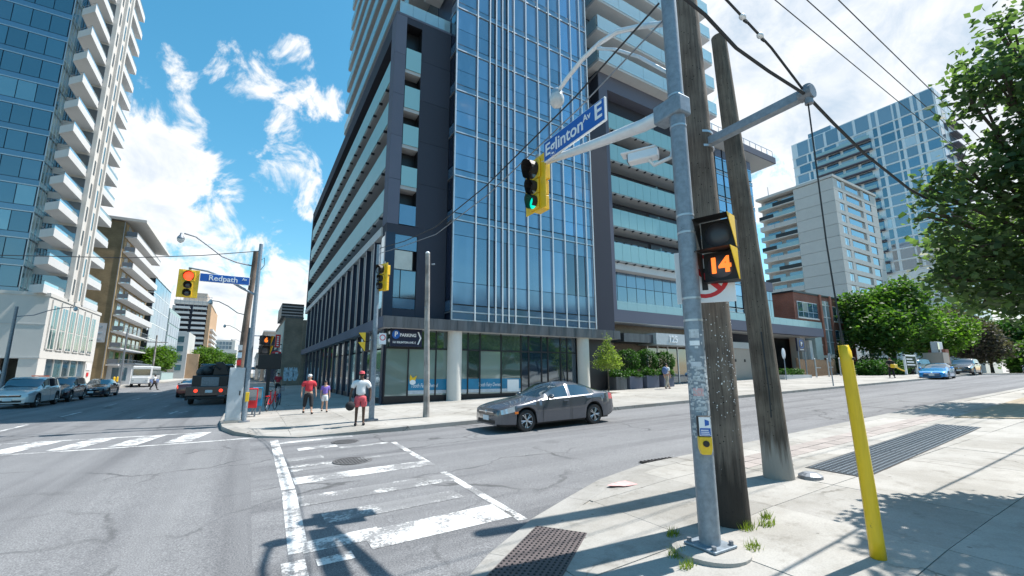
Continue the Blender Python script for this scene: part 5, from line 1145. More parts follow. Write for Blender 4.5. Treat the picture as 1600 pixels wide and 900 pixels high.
m = MB(); m.extr([(-.03, -.009, -.16), (.03, -.009, -.16), (.03, -.009, .03), (.10, -.009, .03), (.10, -.009, -.03), (.19, -.009, .06), (.10, -.009, .15), (.10, -.009, .09), (-.03, -.009, .09)], (0, -.001, 0)); m.build('arrow', 'black', ts)
pb = root('push_button', (3.99, 2.83, 1.11), 'yellow and blue crossing push button on the signal pole', 'push button', None, R(-38))
MB().extr([(-.062, -.03, .17), (.062, -.03, .17), (.062, -.03, .06), (.045, -.03, 0), (-.045, -.03, 0), (-.062, -.03, .06)], (0, .07, 0)).build('box', 'yellow', pb, bevel=.008); MB().box(-.062, -.03, .171, .062, .03, .37).build('notice_back', 'black', pb, bevel=.01); MB().box(-.055, -.034, .18, .055, -.0305, .36).build('notice', 'sign_white', pb)
MB().box(-.05, -.036, .185, .05, -.0345, .255).build('notice_band', 'sign_blue', pb); m = MB(); m.extr([(-.0, -.036, .275), (.04, -.036, .285), (.04, -.036, .325), (0, -.036, .34)], (0, .001, 0)); m.build('speaker_symbol', 'sign_blue', pb); MB().lathe([(.03, -.044), (.03, -.03), (.004, -.03)], (0, 0, .105), 'y', 18).build('button', 'black', pb)
m = MB()
for q in range(3): m.box(-.042, -.0375, .195 + q * .018, .042 - q * .006, -.0362, .203 + q * .018)
m.build('notice_text', 'sign_white', pb)
tcam = root('traffic_camera', (4.0, 3.36, 4.50), 'white traffic camera on a bracket of the signal pole', 'camera', None, R(-60))
MB().box(-.20, -.07, -.02, .16, .07, .11).build('housing', 'white_metal', tcam, bevel=.02); MB().box(-.28, -.085, .10, .14, .085, .125).build('sun_shield', 'white_metal', tcam, bevel=.01); MB().box(-.21, -.05, .0, -.19, .05, .09).build('lens', 'black_gloss', tcam); m = MB(); m.tube([(.05, 0, -.02), (.1, 0, -.1), (.3, 0, -.05), (.34, 0, .1), (.36, 0, .24)], .025, 8); m.build('bracket', 'white_metal', tcam, smooth=True)

# ---- wooden poles
def wood_pole(name, loc, top, r0, r1, label, mat='pole_wood', n=20):
    rt = root(name, loc, label, 'pole', 'wooden utility poles'); m = MB(); k = 16; pts = []; rr = []
    for i in range(k + 1):
        t = i / k; pts.append((top[0] * t + .008 * math.sin(9 * t), top[1] * t + .008 * math.cos(7 * t), -.05 + (top[2] + .05) * t)); rr.append(r0 + (r1 - r0) * t + (0.012 if i == 0 else 0))
    m.tube(pts, rr, n); m.build('shaft', mat, rt, smooth=True); return rt
WA = wood_pole('utility_pole', (4.91, 3.21, zn(4.9, 3.2)), (-.02, .06, 9.8), .185, .15, 'thick wooden utility pole right behind the steel signal pole')
MB().box(-.05, -1.27, 4.58, .05, 0.0, 4.68).build('strut', 'galv', WA); m = MB(); m.cyl((0, -1.33, 4.63), (0, -1.2, 4.63), .075, n=12); m.cyl((0, -1.28, 4.5), (0, -1.28, 4.72), .04); m.build('insulator', 'galv_dark', WA)
for z in (4.55, 4.75, 7.0): m = MB(); m.cyl((0, .02, z), (0, .02, z + .03), .178, n=20); m.build('band', 'alu', WA)
m = MB(); random.seed(5)
for k in range(130):
    t = random.gauss(R(240), R(38)); z = random.gauss(1.7, .35); r = .187 - z * .0035; w = random.uniform(.003, .013); h = random.uniform(.003, .015); d = w / r / 2
    m.add([(r * math.cos(t - d), r * math.sin(t - d), z), (r * math.cos(t + d), r * math.sin(t + d), z), (r * math.cos(t + d), r * math.sin(t + d), z + h), (r * math.cos(t - d), r * math.sin(t - d), z + h)], [(0, 1, 2, 3)])
o = m.build('paper_scraps', 'sign_white', WA); o['kind'] = 'stuff'
WB = wood_pole('utility_pole', (7.12, 3.83, zn(7.1, 3.8)), (-.12, .2, 7.7), .20, .125, 'leaning wooden pole with a sawn top right of the pedestrian signal', 'pole_wood_grey')
m = MB(); m.tube([(-.205, -.08, .9), (-.23, -.1, 1.3), (-.215, -.08, 1.75), (-.2, -.06, 2.2)], .012, 6); m.build('cable', 'wire', WB); m = MB(); m.lathe([(.16, 0), (.16, .05), (.09, .09), (.005, .09)], (.32, -.28, 0), 'z', 14); m.build('anchor_cap', 'galv_dark', WB)
# yellow guard round the guy wire
YG = root('guy_wire_guard', (5.11, 1.95, zn(5.1, 1.95)), 'bright yellow plastic guy-wire guard standing on the near pavement', 'guard')
m = MB(); n = 10; k = 12
for i in range(k + 1):
    t = i / k; z = 1.93 * t; xo = -.10 * t + .012 * math.sin(4 * t); w = .062 - .012 * t
    for j in range(n + 1):
        a = R(120) + R(250) * j / n; m.v.append((xo + w * math.cos(a), w * math.sin(a), z - (0.05 if i == k and j > n / 2 else 0)))
for i in range(k):
    for j in range(n): a = i * (n + 1) + j; m.f.append((a, a + 1, a + n + 2, a + n + 1))
o = m.build('shell', 'yellow_pole', YG, smooth=True); md = o.modifiers.new('thickness', 'SOLIDIFY'); md.thickness = .006
MB().cyl((-.10, -.05, 1.80), (-.10, -.07, 1.80), .012, n=8).build('bolt', 'iron', YG); MB().cyl((0, 0, -.02), (0, 0, .02), .06, n=10).build('anchor_eye', 'iron', YG)
wire('guy_wire', [(5.02, 1.96, zn(5, 2) + 1.7), (4.96, 1.965, 3.2), (4.91, 1.94, 4.84)], .008, 'thin steel guy wire dropping into the yellow guard')
# ---- overhead wires
wire('cable', [(-14, 1.7, 5.9), (-4, 1.8, 5.5), (1, 1.9, 5.2), (3.23, 1.96, 5.04), (3.69, 1.97, 4.91), (4.22, 1.97, 4.88), (4.9, 1.94, 4.83), (5.51, 1.97, 4.73), (6.27, 1.97, 4.55), (7.6, 1.97, 4.39), (12, 2, 4.4), (24, 2.1, 5.2), (45, 2.2, 6.6)], .017, 'thick black cable running over the strut end towards the trees')
wire('cable', [(-14, 1.5, 8.6), (-2, 1.8, 6.4), (3.66, 1.97, 5.38), (4.34, 1.97, 5.19), (4.88, 1.95, 4.88)], .012, 'black cable with two insulators ending at the strut')
for q, (x, z) in enumerate(((3.86, 5.325), (4.15, 5.245))):
    ins = root('strain_insulator', (x, 1.97, z), 'small strain insulator on the strut cable, %s of the two' % ('left' if q == 0 else 'right'), 'insulator'); MB().ball((0, 0, 0), (.045, .03, .028), 10, 6).build('body', 'white_metal', ins, smooth=True); MB().cyl((.02, 0, -.03), (.07, 0, -.03), .012).build('clamp', 'wire', ins)
for q, (a, b) in enumerate((((-30, 3.0, 9.3), (60, 4.2, 9.6)), ((-30, 2.6, 9.3), (60, 4.0, 9.6)), ((-30, 2.2, 9.3), (60, 3.8, 9.6)))): wire('power_line', sag(a, b, .5, 20), .010, 'thin power line across the cloudy sky, %s of the three' % ('leftmost', 'middle', 'rightmost')[q])
wire('cable', [(4.0, 3.0, 6.42), (3.95, 4.54, 6.06), (3.95, 7.43, 5.75), (3.95, 10.31, 5.71), (3.95, 13, 6.05), (3.87, 15.7, 6.5)], .013, 'upper black cable spanning the side street between two signal poles')
wire('cable', [(4.05, 3.0, 6.2), (3.98, 4.54, 5.85), (3.98, 7.43, 5.55), (3.98, 10.31, 5.52), (3.95, 13, 5.9), (3.87, 15.7, 6.3)], .011, 'lower pale cable spanning the side street between two signal poles', 'galv_dark')
wire('cable', [(0.02, 18.43, 6.51), (-1.8, 18.43, 6.08), (-3.83, 18.43, 5.71), (-6.77, 18.43, 5.39), (-10, 18.4, 5.5), (-15, 18.4, 6.4)], .014, 'black cable crossing the main street at the signal with the red lamp')

# ---- signal pole across the corner, with the Redpath sign
Lz = zf(-.04, 18.43)
PL = root('signal_pole', (0, 18.43, Lz), 'galvanized signal pole with a short arm on the far corner', 'pole')
MB().cyl((0, 0, 0), (0, 0, 6.62), .09, .065, 12).build('shaft', 'galv', PL, smooth=True); MB().lathe([(.2, 0), (.2, .04), (.01, .05)], n=16).build('base_plate', 'galv_dark', PL)
m = MB(); m.tube([(0, 0, 4.62), (-.5, 0, 4.86), (-1.1, 0, 5.2), (-1.6, 0, 5.36), (-2.15, 0, 5.42)], [.045, .045, .04, .035, .03], 10); m.build('mast_arm', 'galv', PL, smooth=True); m = MB(); m.tube([(.06, 0, 6.0), (.16, 0, 6.1), (.17, 0, 5.8), (.06, 0, 5.6)], .012, 6); m.build('cable_loop', 'wire', PL)
traffic_signal((-2.11, 18.40, 5.0), 0, 'red', 'yellow traffic signal showing red over the main street', scale=1.02)
street_sign((-1.02, 18.38, 5.27), 0, 1.54, .30, 'Redpath', 'Av', 'blue street sign reading Redpath Av on the short arm', .27, -.06, .60)
ped_signal((.46, 18.36, 2.92), R(20), '6', 'pedestrian signal lit orange on the far corner pole', upper_lit=True, scale=.95); MB().cyl((.07, 0, 3.1), (.32, 0, 3.1), .02).build('signal_bracket', 'galv', PL)
MB().box(-.02, -.16, .72, .10, -.09, 1.05).build('push_button', 'yellow', PL, bevel=.01)
cb = root('control_cabinet', (-.34, 18.55, Lz), 'tall light grey control cabinet beside the far corner signal pole', 'cabinet')
MB().box(-.24, -.2, .08, .24, .2, 1.92).build('body', 'paint_grey', cb, bevel=.015); MB().box(-.28, -.24, 0, .28, .24, .08).build('plinth', 'pavement', cb); MB().box(-.21, -.215, .15, .21, -.2005, 1.85).build('door', 'paint_grey', cb, bevel=.005); MB().box(.12, -.235, .95, .16, -.216, 1.1).build('handle', 'black', cb)
WL = wood_pole('utility_pole', (-.35, 19.2, zf(-.3, 19)), (.2, 0, 6.5), .13, .10, 'brown wooden pole with posters behind the far corner signal pole', 'pole_wood_brown', 14)
m = MB(); m.tube([(.15, 0, 5.9), (-.4, -.1, 5.95), (-.9, -.2, 6.1), (-1.35, -.3, 6.42), (-1.75, -.4, 6.68), (-2.1, -.45, 6.74)], .028, 8); m.build('lamp_arm', 'galv_dark', WL, smooth=True); lm = MB(); lm.lathe([(.03, .22), (.05, .14), (.11, .05), (.12, 0), (.10, -.08), (.03, -.14), (.005, -.15)], (-2.18, -.46, 6.52), 'z', 14); lm.build('lamp', 'galv_dark', WL, smooth=True); lm = MB(); lm.lathe([(.118, -.005), (.10, -.09), (.03, -.15), (.004, -.16)], (-2.18, -.46, 6.52), 'z', 14); lm.build('lamp_globe', 'glass_bulb', WL, smooth=True)
for q in range(7): MB().box(-.06, -.15 - .0, .9 + q * .28, .08, -.132, 1.1 + q * .28).build('poster', ['poster_pale', 'sign_red', 'graffiti'][q % 3], WL)
text_obj('lettering', 'EGCL', .2, 'yellow', WL, (0, -.15, .55), (R(90), R(-90), 0), .004)
PC = root('signal_pole', (3.87, 15.76, zf(3.87, 15.76)), 'slim galvanized pole with side-mounted signals behind the man in the red cap', 'pole')
MB().cyl((0, 0, 0), (-.05, 0, 6.38), .10, .07, 12).build('shaft', 'galv', PC, smooth=True); MB().lathe([(.24, 0), (.24, .05), (.01, .06)], n=16).build('base_plate', 'galv_dark', PC)
traffic_signal((3.98, 15.62, 5.38), R(-72), 'none', 'yellow traffic signal seen edge-on high on the corner pole', scale=1.05); MB().box(.05, -.06, 5.0, .12, .0, 5.1).build('bracket', 'galv', PC)
ped_signal((3.50, 15.70, 2.98), R(-100), '1', 'yellow pedestrian signal seen from the side on the corner pole', scale=.88); MB().cyl((-.28, 0, 2.8), (0, 0, 2.8), .02).build('bracket', 'galv', PC)
np_ = root('parking_ban_sign', (4.10, 15.66, 3.12), 'small white parking ban sign with a red ring on the corner pole', 'sign'); MB().box(-.13, -.006, -.2, .13, .006, .2).build('panel', 'sign_white', np_); m = MB(); m.lathe([(.11, -.009), (.11, -.007), (.08, -.007), (.08, -.009), (.11, -.009)], (0, 0, .04), 'y', 20); m.build('red_ring', 'sign_red', np_)
TPo = wood_pole('service_pole', (5.74, 15.34, zf(5.7, 15.3)), (-.12, .05, 6.15), .115, .085, 'bare pale grey pole with a domed cap before the shopfront', 'pole_wood_plain', 16)
MB().ball((-.12, .05, 6.17), (.085, .085, .07), 14, 8).build('cap', 'sign_white', TPo, smooth=True); MB().cyl((0, -.1, 5.7), (.12, -.14, 5.72), .03).build('hook', 'galv', TPo); m = MB(); m.box(-.19, -.02, 4.0, .0, .02, 4.06); m.build('band', 'galv', TPo)

# ---- lamps and poles further along the main street
def street_lamp(x, y, h, arm, label, base=None):
    z = base if base is not None else .13
    rt = root('street_lamp', (x, y, z), label, 'street lamp', 'street lamps along the main street'); MB().cyl((0, 0, 0), (0, 0, h), .12, .09, 10).build('shaft', 'galv_dark', rt, smooth=True)
    m = MB(); s = 1 if arm > 0 else -1; m.tube([(0, 0, h - .7), (arm * .3, 0, h - .55), (arm * .55, 0, h - .15), (arm * .8, 0, h + .12), (arm, 0, h + .15)], .03, 6); m.build('lamp_arm', 'galv_dark', rt, smooth=True); lm = MB(); lm.lathe([(.04, .2), (.13, .04), (.12, -.06), (.03, -.14)], (arm, 0, h + .02), 'z', 10); lm.build('lamp', 'glass_bulb', rt, smooth=True)
street_lamp(-.3, 33, 6.2, -2.2, 'second street lamp behind the far corner wooden pole'); street_lamp(-.3, 52, 6.4, -2.2, 'third street lamp further along the shaded pavement'); street_lamp(-.3, 75, 6.5, -2.2, 'fourth, tiny street lamp down the main street')
street_lamp(-14.3, 42.5, 6.3, 3.0, 'wooden street lamp before the white stone podium'); street_lamp(-14.3, 74, 7.5, 2.0, 'slender lamp pole at the corner of the brown brick house')
rt = root('utility_pole', (-14.3, 95, .13), 'wooden cross-arm pole beside the street tree across the road', 'pole'); MB().cyl((0, 0, 0), (0, 0, 8.2), .16, .12, 10).build('shaft', 'pole_wood_plain', rt, smooth=True); MB().box(-1.6, -.08, 6.9, 1.6, .08, 7.05).build('cross_arm', 'pole_wood_plain', rt)
for q in range(3):
    b = root('bollard', (-15.6, 77.5 + q * 1.6, .13), 'orange and yellow post beside the white podium, %s of three' % ('nearest', 'middle', 'farthest')[q], 'bollard', 'orange posts by the white podium'); MB().cyl((0, 0, 0), (0, 0, 1.1), .12, n=12).build('post', 'yellow', b, smooth=True); MB().ball((0, 0, 1.1), .12, 12, 6).build('cap', 'yellow', b, smooth=True); MB().cyl((0, 0, .4), (0, 0, .55), .123, n=12).build('stripe', 'lens_dark', b)
rs = root('round_sign', (-13.4, 38.0, .0), 'white round-topped sign at the left edge behind the silver car', 'sign'); MB().cyl((0, 0.05, 0), (0, 0.05, 2.1), .03).build('post', 'galv', rs); MB().ball((0, 0, 1.9), (.5, .05, .3), 18, 8).build('panel', 'sign_white', rs, smooth=True)
plain('orange_board', (.55, .10, .03), .6, vary=.15); os2 = root('barrier_board', (-17.2, 58.5, .13), 'orange construction board before the podium driveway', 'barrier'); MB().box(-.6, -.04, 1.0, .6, .04, 1.5).build('board', 'orange_board', os2); MB().box(-.6, -.03, 0, -.52, .03, 1.0).build('leg', 'galv_dark', os2); MB().box(.52, -.03, 0, .6, .03, 1.0).build('leg', 'galv_dark', os2)

# ---- newspaper boxes and a hire bicycle behind the far corner pole
for q, (x, y, mt, lab) in enumerate(((.42, 21.3, 'banner', 'blue newspaper box behind the far corner signal pole'), (.22, 20.4, 'sign_red', 'red newspaper box behind the far corner signal pole'))):
    b = root('newspaper_box', (x, y, zf(x, y)), lab, 'newspaper box', 'newspaper boxes on the corner'); MB().box(-.19, -.2, .35, .19, .2, 1.12).build('body', mt, b, bevel=.02); MB().box(-.15, -.215, .65, .15, -.2005, 1.07).build('window', 'window_dark', b)
    for a in (-1, 1): MB().box(a * .14 - .03, -.15, 0, a * .14 + .03, .15, .35).build('leg', 'galv_dark', b)
sc = root('street_screen', (.95, 26.5, zf(.95, 26.5)), 'black poster case on a stand beyond the newspaper boxes', 'poster case'); MB().box(-.55, -.08, 1.9, .55, .08, 2.75).build('case', 'black', sc, bevel=.03); MB().box(-.08, -.06, 0, .08, .06, 2.0).build('post', 'black', sc)
def bicycle(loc, rz, mat, label):
    b = root('bicycle', loc, label, 'bicycle', None, rz)
    for sx in (-.52, .52):
        w = MB(); prof = [(.31, -.02), (.335, 0), (.31, .02), (.29, 0)]; n = 24; vs = []
        w.lathe(prof + [prof[0]], (sx, 0, .335), 'y', n); w.f = [f for f in w.f if len(f) == 4]; wh = w.build('wheel', 'rubber', b, smooth=True)
        s_ = MB()
        for k in range(8): t = k * math.pi / 4; s_.cyl((sx, 0, .335), (sx + .3 * math.cos(t), 0, .335 + .3 * math.sin(t)), .004, n=4)
        s_.build('spokes', 'alu', wh); MB().box(sx - .32, -.03, .66, sx + .18, .03, .69).build('mudguard', mat, b)
    f = MB(); f.tube([(-.52, 0, .335), (-.1, 0, .30), (.36, 0, .62), (.40, 0, .85)], .03, 8); f.tube([(-.52, 0, .335), (-.2, 0, .72)], .02, 6); f.tube([(-.1, 0, .30), (-.24, 0, .86)], .022, 6); f.tube([(.40, 0, .85), (.52, 0, .335)], .022, 6); f.build('frame', mat, b, smooth=True)
    MB().ball((-.26, 0, .9), (.13, .08, .045), 10, 6).build('saddle', 'black', b, smooth=True); h = MB(); h.tube([(.40, 0, .85), (.36, 0, 1.05)], .018, 6); h.tube([(.22, -.27, 1.08), (.36, 0, 1.06), (.22, .27, 1.08)], .015, 6); h.build('handlebar', 'black', b, smooth=True); MB().box(.42, -.16, .74, .68, .16, .98).build('basket', 'galv_dark', b)
    return b
bicycle((1.05, 23.0, zf(1, 23)), R(70), 'sign_red', 'red hire bicycle parked on the shaded pavement')
bicycle((1.5, 26.0, zf(1, 26)), R(80), 'cloth_blue', 'dark blue hire bicycle behind the red one')

# ---- right side pieces: parking sign, fence, posts
pp = root('parking_post_sign', (46.9, 21.9, zf(46.9, 21.9)), 'navy garage sign with a white P hung at the garage mouth', 'sign'); MB().box(-.75, -.08, 2.55, .75, .08, 3.85).build('panel', 'sign_navy', pp, bevel=.02); MB().cyl((-.62, 0, 0), (-.62, 0, 2.55), .05).build('post', 'galv', pp); MB().cyl((.62, 0, 0), (.62, 0, 2.55), .05).build('post', 'galv', pp)
m = MB(); m.lathe([(.42, -.10), (.42, -.085), (.36, -.085), (.36, -.10), (.42, -.10)], (0, 0, 3.25), 'y', 24); m.build('ring', 'sign_blue', pp); text_obj('lettering', 'P', .55, 'sign_white', pp, (0, -.10, 3.25), FACE_S, .02, bold=.012); MB().box(-.35, -.09, 2.66, .35, -.081, 2.74).build('small_text', 'sign_grey', pp)
fe = root('wooden_fence', (51, 21.9, zf(51, 22)), 'low brown plank fence beyond the garage mouth', 'fence')
for q in range(26): ubox('plank', 'fence_wood', fe, 47.6 + q * .3, 22.6, zf(48, 22) - .1, 47.88 + q * .3, 22.66, zf(48, 22) + 1.75 + .03 * (q % 3), off=fe.location)
for q in range(3): ubox('post', 'fence_wood', fe, 47.5 + q * 3.8, 22.66, zf(48, 22) - .1, 47.65 + q * 3.8, 22.8, zf(48, 22) + 1.9, off=fe.location)
for q in range(3):
    b = root('gate_post', (47.3 + q * 2.5, 21.0, zf(47 + q * 2.5, 21)), 'slim grey steel barrier post before the plank fence, %s of three' % ('left', 'middle', 'right')[q], 'post', 'steel posts before the plank fence'); MB().cyl((0, 0, 0), (0, 0, 1.75), .07, n=10).build('shaft', 'alu', b, smooth=True); MB().ball((0, 0, 1.76), .075, 10, 6).build('cap', 'alu', b, smooth=True); MB().box(.0, -.03, .9, 1.0 if q < 2 else .3, .03, .98).build('rail', 'alu', b)
b = root('sign_post', (33, 13.75, zf(33, 13.75)), 'thin steel sign post at the far kerb of the side street', 'post'); MB().cyl((0, 0, 0), (-.05, 0, 2.1), .035).build('shaft', 'galv', b); MB().box(-.2, -.012, 1.55, .12, .012, 2.1).build('sign_plate', 'galv', b)
b = root('oval_sign', (41.0, 20.6, zf(41, 20.6)), 'pale oval sign on a slender post before the garage', 'sign'); MB().cyl((0, 0, 0), (0, 0, 2.0), .04).build('shaft', 'galv', b); MB().ball((0, 0, 2.3), (.32, .04, .5), 16, 8).build('panel', 'sign_grey', b, smooth=True)
b = root('notice_board', (57.5, 17.0, g(57.5) + .13), 'white framed green notice board among the shrubs', 'notice board'); MB().box(-1.35, -.06, .7, 1.35, .06, 1.8).build('panel', 'leaf_fir', b); MB().box(-1.5, -.08, 0, -1.35, .08, 2.0).build('post', 'sign_white', b); MB().box(1.35, -.08, 0, 1.5, .08, 2.0).build('post', 'sign_white', b); MB().box(-1.5, -.08, 1.8, 1.5, .08, 1.95).build('rail', 'sign_white', b)
for q in range(3): MB().box(-1.1, -.075, .9 + q * .28, 1.0 - q * .3, -.061, 1.02 + q * .28).build('text_line', 'sign_white', b)
b = root('stone_gatepost', (64.5, 16.8, g(64) + .13), 'stone and brick gatepost with a pale lamp behind the blue car', 'gatepost'); MB().box(-1.2, -.8, 0, .6, .8, 2.2).build('pier', 'beige_stone', b); MB().box(.6, -.6, 0, 1.6, .8, 2.6).build('brick_pier', 'brick_red', b); MB().box(-.3, -.3, 2.2, 1.2, .3, 3.4).build('lamp_box', 'sign_grey', b, bevel=.05); MB().box(-.4, -.32, 2.25, .1, -.301, 3.3).build('lamp_face', 'left_glass_pale', b)
bn = root('cream_bin', (31.4, 4.45, zn(31.4, 4.5)), 'cream rounded collection bin at the right edge of the pavement', 'bin'); m = MB(); m.lathe([(.5, 0), (.62, .4), (.74, .95), (.76, 1.5), (.66, 1.85), (.4, 2.02), (.02, 2.08)], n=24); m.build('body', 'paint_cream', bn, smooth=True); MB().box(-.74, -.3, 1.2, -.6, .3, 1.5).build('slot', 'black', bn, bevel=.03)

# ================================================================ vehicles
_WH = {}
def wheel_meshes(r, w):
    k = (round(r, 3), round(w, 3))
    if k in _WH: return _WH[k]
    t = MB(); t.lathe([(r * .66, -w / 2), (r * .93, -w / 2), (r * .99, -w * .36), (r, 0), (r * .99, w * .36), (r * .93, w / 2), (r * .66, w / 2)], axis='y', n=28); t.f = [f for f in t.f if len(f) == 4]
    tm = t.mesh('tyre', 'rubber', True)
    hb = MB(); hb.lathe([(r * .64, w * .30), (r * .64, -w * .3), (.01, -w * .3)], axis='y', n=20); hm = hb.mesh('wheel', 'black')
    rm = MB(); rm.lathe([(r * .67, w * .5), (r * .67, w * .40), (r * .60, w * .36), (r * .60, w * .5)], axis='y', n=28); rm.f = [f for f in rm.f if len(f) == 4]; rm.cyl((0, w * .33, 0), (0, w * .47, 0), r * .15, n=12)
    for i in range(5):
        a = 2 * math.pi * i / 5
        for da in (-.17, .17):
            p0 = (r * .12 * math.cos(a), w * .42, r * .12 * math.sin(a)); p1 = (r * .62 * math.cos(a + da), w * .44, r * .62 * math.sin(a + da)); rm.cyl(p0, p1, r * .055, r * .05, 6)
    m2 = rm.mesh('rim', 'rim', True)
    _WH[k] = (hm, tm, m2); return _WH[k]
def add_wheel(car, x, y, r, w=.21):
    hm, tm, m2 = wheel_meshes(r, w); h = bpy.data.objects.new('wheel', hm); COL.objects.link(h); h.parent = car; h.location = (x, y, r); h.rotation_euler = (0, random.uniform(0, 1), 0 if y > 0 else math.pi)
    for nm, me in (('tyre', tm), ('rim', m2)): c = bpy.data.objects.new(nm, me); COL.objects.link(c); c.parent = h
SPEC = {
 'sedan': dict(L=4.63, W=1.80, top=[(0, .58), (.04, .70), (.3, .79), (.8, .89), (1.38, .985), (1.75, 1.16), (2.15, 1.34), (2.6, 1.415), (3.0, 1.405), (3.5, 1.29), (4.0, 1.13), (4.25, 1.07), (4.5, 1.04), (4.6, .94), (4.63, .72)],
   belt=[(0, .55), (.05, .66), (.5, .77), (1.4, .885), (2.5, .92), (3.5, .95), (4.3, .99), (4.55, .96), (4.63, .70)], wid=[(0, .66), (.08, .78), (.25, .85), (.6, .89), (1.1, .90), (3.6, .90), (4.2, .875), (4.5, .82), (4.63, .72)],
   cowl=1.42, rf=2.28, rr=3.15, deck=4.12, win=(1.78, 3.72), pil=(2.62,), doors=((1.52, 2.60), (2.66, 3.55)), axles=(.92, 3.62), r=.325, zb=.19, roofw=.60),
 'suv': dict(L=4.6, W=1.86, top=[(0, .62), (.05, .80), (.3, .93), (.9, 1.02), (1.3, 1.07), (1.6, 1.27), (1.95, 1.56), (2.3, 1.66), (3.2, 1.68), (3.9, 1.62), (4.2, 1.50), (4.45, 1.15), (4.55, .95), (4.6, .7)],
   belt=[(0, .58), (.05, .76), (.5, .90), (1.3, 1.0), (2.5, 1.04), (3.8, 1.10), (4.4, 1.08), (4.6, .68)], wid=[(0, .70), (.08, .80), (.25, .87), (.6, .92), (1.1, .93), (3.8, .93), (4.3, .89), (4.6, .80)],
   cowl=1.32, rf=2.02, rr=4.05, deck=4.42, win=(1.62, 4.1), pil=(2.5, 3.5), doors=((1.45, 2.48), (2.54, 3.4)), axles=(.90, 3.70), r=.36, zb=.25, roofw=.66),
 'coupe': dict(L=4.3, W=1.8, top=[(0, .45), (.05, .58), (.3, .68), (.9, .80), (1.45, .90), (1.9, 1.12), (2.3, 1.26), (2.7, 1.30), (3.1, 1.27), (3.6, 1.10), (4.0, .98), (4.2, .95), (4.3, .66)],
   belt=[(0, .43), (.05, .55), (.5, .68), (1.4, .80), (2.5, .85), (3.5, .90), (4.1, .92), (4.3, .64)], wid=[(0, .62), (.08, .76), (.25, .84), (.6, .89), (1.1, .90), (3.4, .90), (4.0, .86), (4.3, .70)],
   cowl=1.5, rf=2.35, rr=2.95, deck=3.85, win=(1.9, 3.3), pil=(2.75,), doors=((1.5, 2.72),), axles=(.85, 3.42), r=.33, zb=.16, roofw=.58)}
def car(kind, loc, rz, paint, label, cat='car', group=None, n=64, scale=1.0, tail='tail_red', plate=True):
    S = SPEC[kind]; L = S['L']; rt = root('parked_car' if cat == 'car' else cat.replace(' ', '_'), loc, label, cat, group, rz); rt.scale = (scale,) * 3
    ax = S['axles']; r = S['r']; ra = r * 1.16
    ds = set(np.linspace(0, L, n).tolist()) | {.02, .05, .09, .14, L - .02, L - .05, L - .1, L - .16, S['cowl'], S['rf'], S['rr'], S['deck'], *S['win']}
    for p in S['pil']: ds |= {p - .05, p + .05}
    for a, b in S['doors']: ds |= {a - .008, a + .008, b - .008, b + .008}
    for a in ax:
        for t in np.linspace(-ra, ra, 17): ds.add(a + float(t))
    ds = sorted(d for d in ds if 0 <= d <= L); ds = [d for i, d in enumerate(ds) if i == 0 or d - ds[i - 1] > .004]
    I = lambda key, d: float(np.interp(d, [p[0] for p in S[key]], [p[1] for p in S[key]]))
    def ISm(key, d): return (I(key, d - .06) + 2 * I(key, d) + I(key, d + .06)) / 4 if .1 < d < L - .1 else I(key, d)
    rings = []
    for d in ds:
        zt = ISm('top', d); zb = min(ISm('belt', d), zt - .004); w = ISm('wid', d); zbot = S['zb'] + (.10 * max(0, 1 - d / .5)) * .3 + (.16 * max(0, (d - L + .5) / .5))
        for a in ax:
            if abs(d - a) < ra: zbot = max(zbot, r + math.sqrt(max(0, ra * ra - (d - a) ** 2)))
        zbot = min(zbot, zb - .08)
        c = max(0, min(1, (zt - zb - .04) / .28)); lp = lambda a, b: a + (b - a) * c
        lz = lambda f: zbot + (zb - zbot) * f
        rings.append([(w * .93, zbot), (w * .985, zbot + .05 * min(1, (zb - zbot) / .3)), (w, lz(.45)), (w * .99, lz(.72)), (w * .955, zb), (lp(w * .90, w * .905), lp(zb + .4 * (zt - zb), zb + .035)), (lp(w * .70, w * S['roofw'] / .66 * .80), lp(zb + .8 * (zt - zb), zt - .10)), (lp(w * .42, w * S['roofw']), lp(zb + .96 * (zt - zb), zt - .028)), (0, zt)])
    groups = {}
    def face(key, mat, pts):
        m = groups.setdefault(key, (MB(), mat))[0]; m.add(pts, [(0, 1, 2, 3)])
    for i in range(len(ds) - 1):
        d = (ds[i] + ds[i + 1]) / 2; A = rings[i]; Bq = rings[i + 1]
        for k in range(8):
            for s in (1, -1):
                P = [(L / 2 - ds[i], s * A[k][0], A[k][1]), (L / 2 - ds[i], s * A[k + 1][0], A[k + 1][1]), (L / 2 - ds[i + 1], s * Bq[k + 1][0], Bq[k + 1][1]), (L / 2 - ds[i + 1], s * Bq[k][0], Bq[k][1])]
                if s < 0: P = P[::-1]
                key, mat = 'body', paint
                if k == 5 and S['win'][0] < d < S['win'][1] and all(abs(d - p) > .05 for p in S['pil']):
                    q = sum(d > p for p in S['pil']); key, mat = 'side_window|%d%d' % (s, q), 'car_glass'
                elif k in (6, 7) and S['cowl'] < d < S['rf']: key, mat = 'windscreen', 'car_glass'
                elif k in (6, 7) and S['rr'] < d < S['deck']: key, mat = 'rear_window', 'car_glass'
                elif k == 3 and .07 < d < .52: key, mat = 'headlight|%d' % s, 'headlamp'
                elif k == 3 and L - .30 < d < L - .02: key, mat = 'tail_light|%d' % s, tail
                elif k == 0: key, mat = 'sill', 'black'
                elif k in (1, 2, 3):
                    for q, (a, b) in enumerate(S['doors']):
                        if a + .008 < d < b - .008: key, mat = 'door|%d%d' % (s, q), paint
                        elif a - .008 <= d <= b + .008: key, mat = 'door_gap|%d%d%d' % (s, q, d > (a + b) / 2), 'black'
                face(key, mat, P)
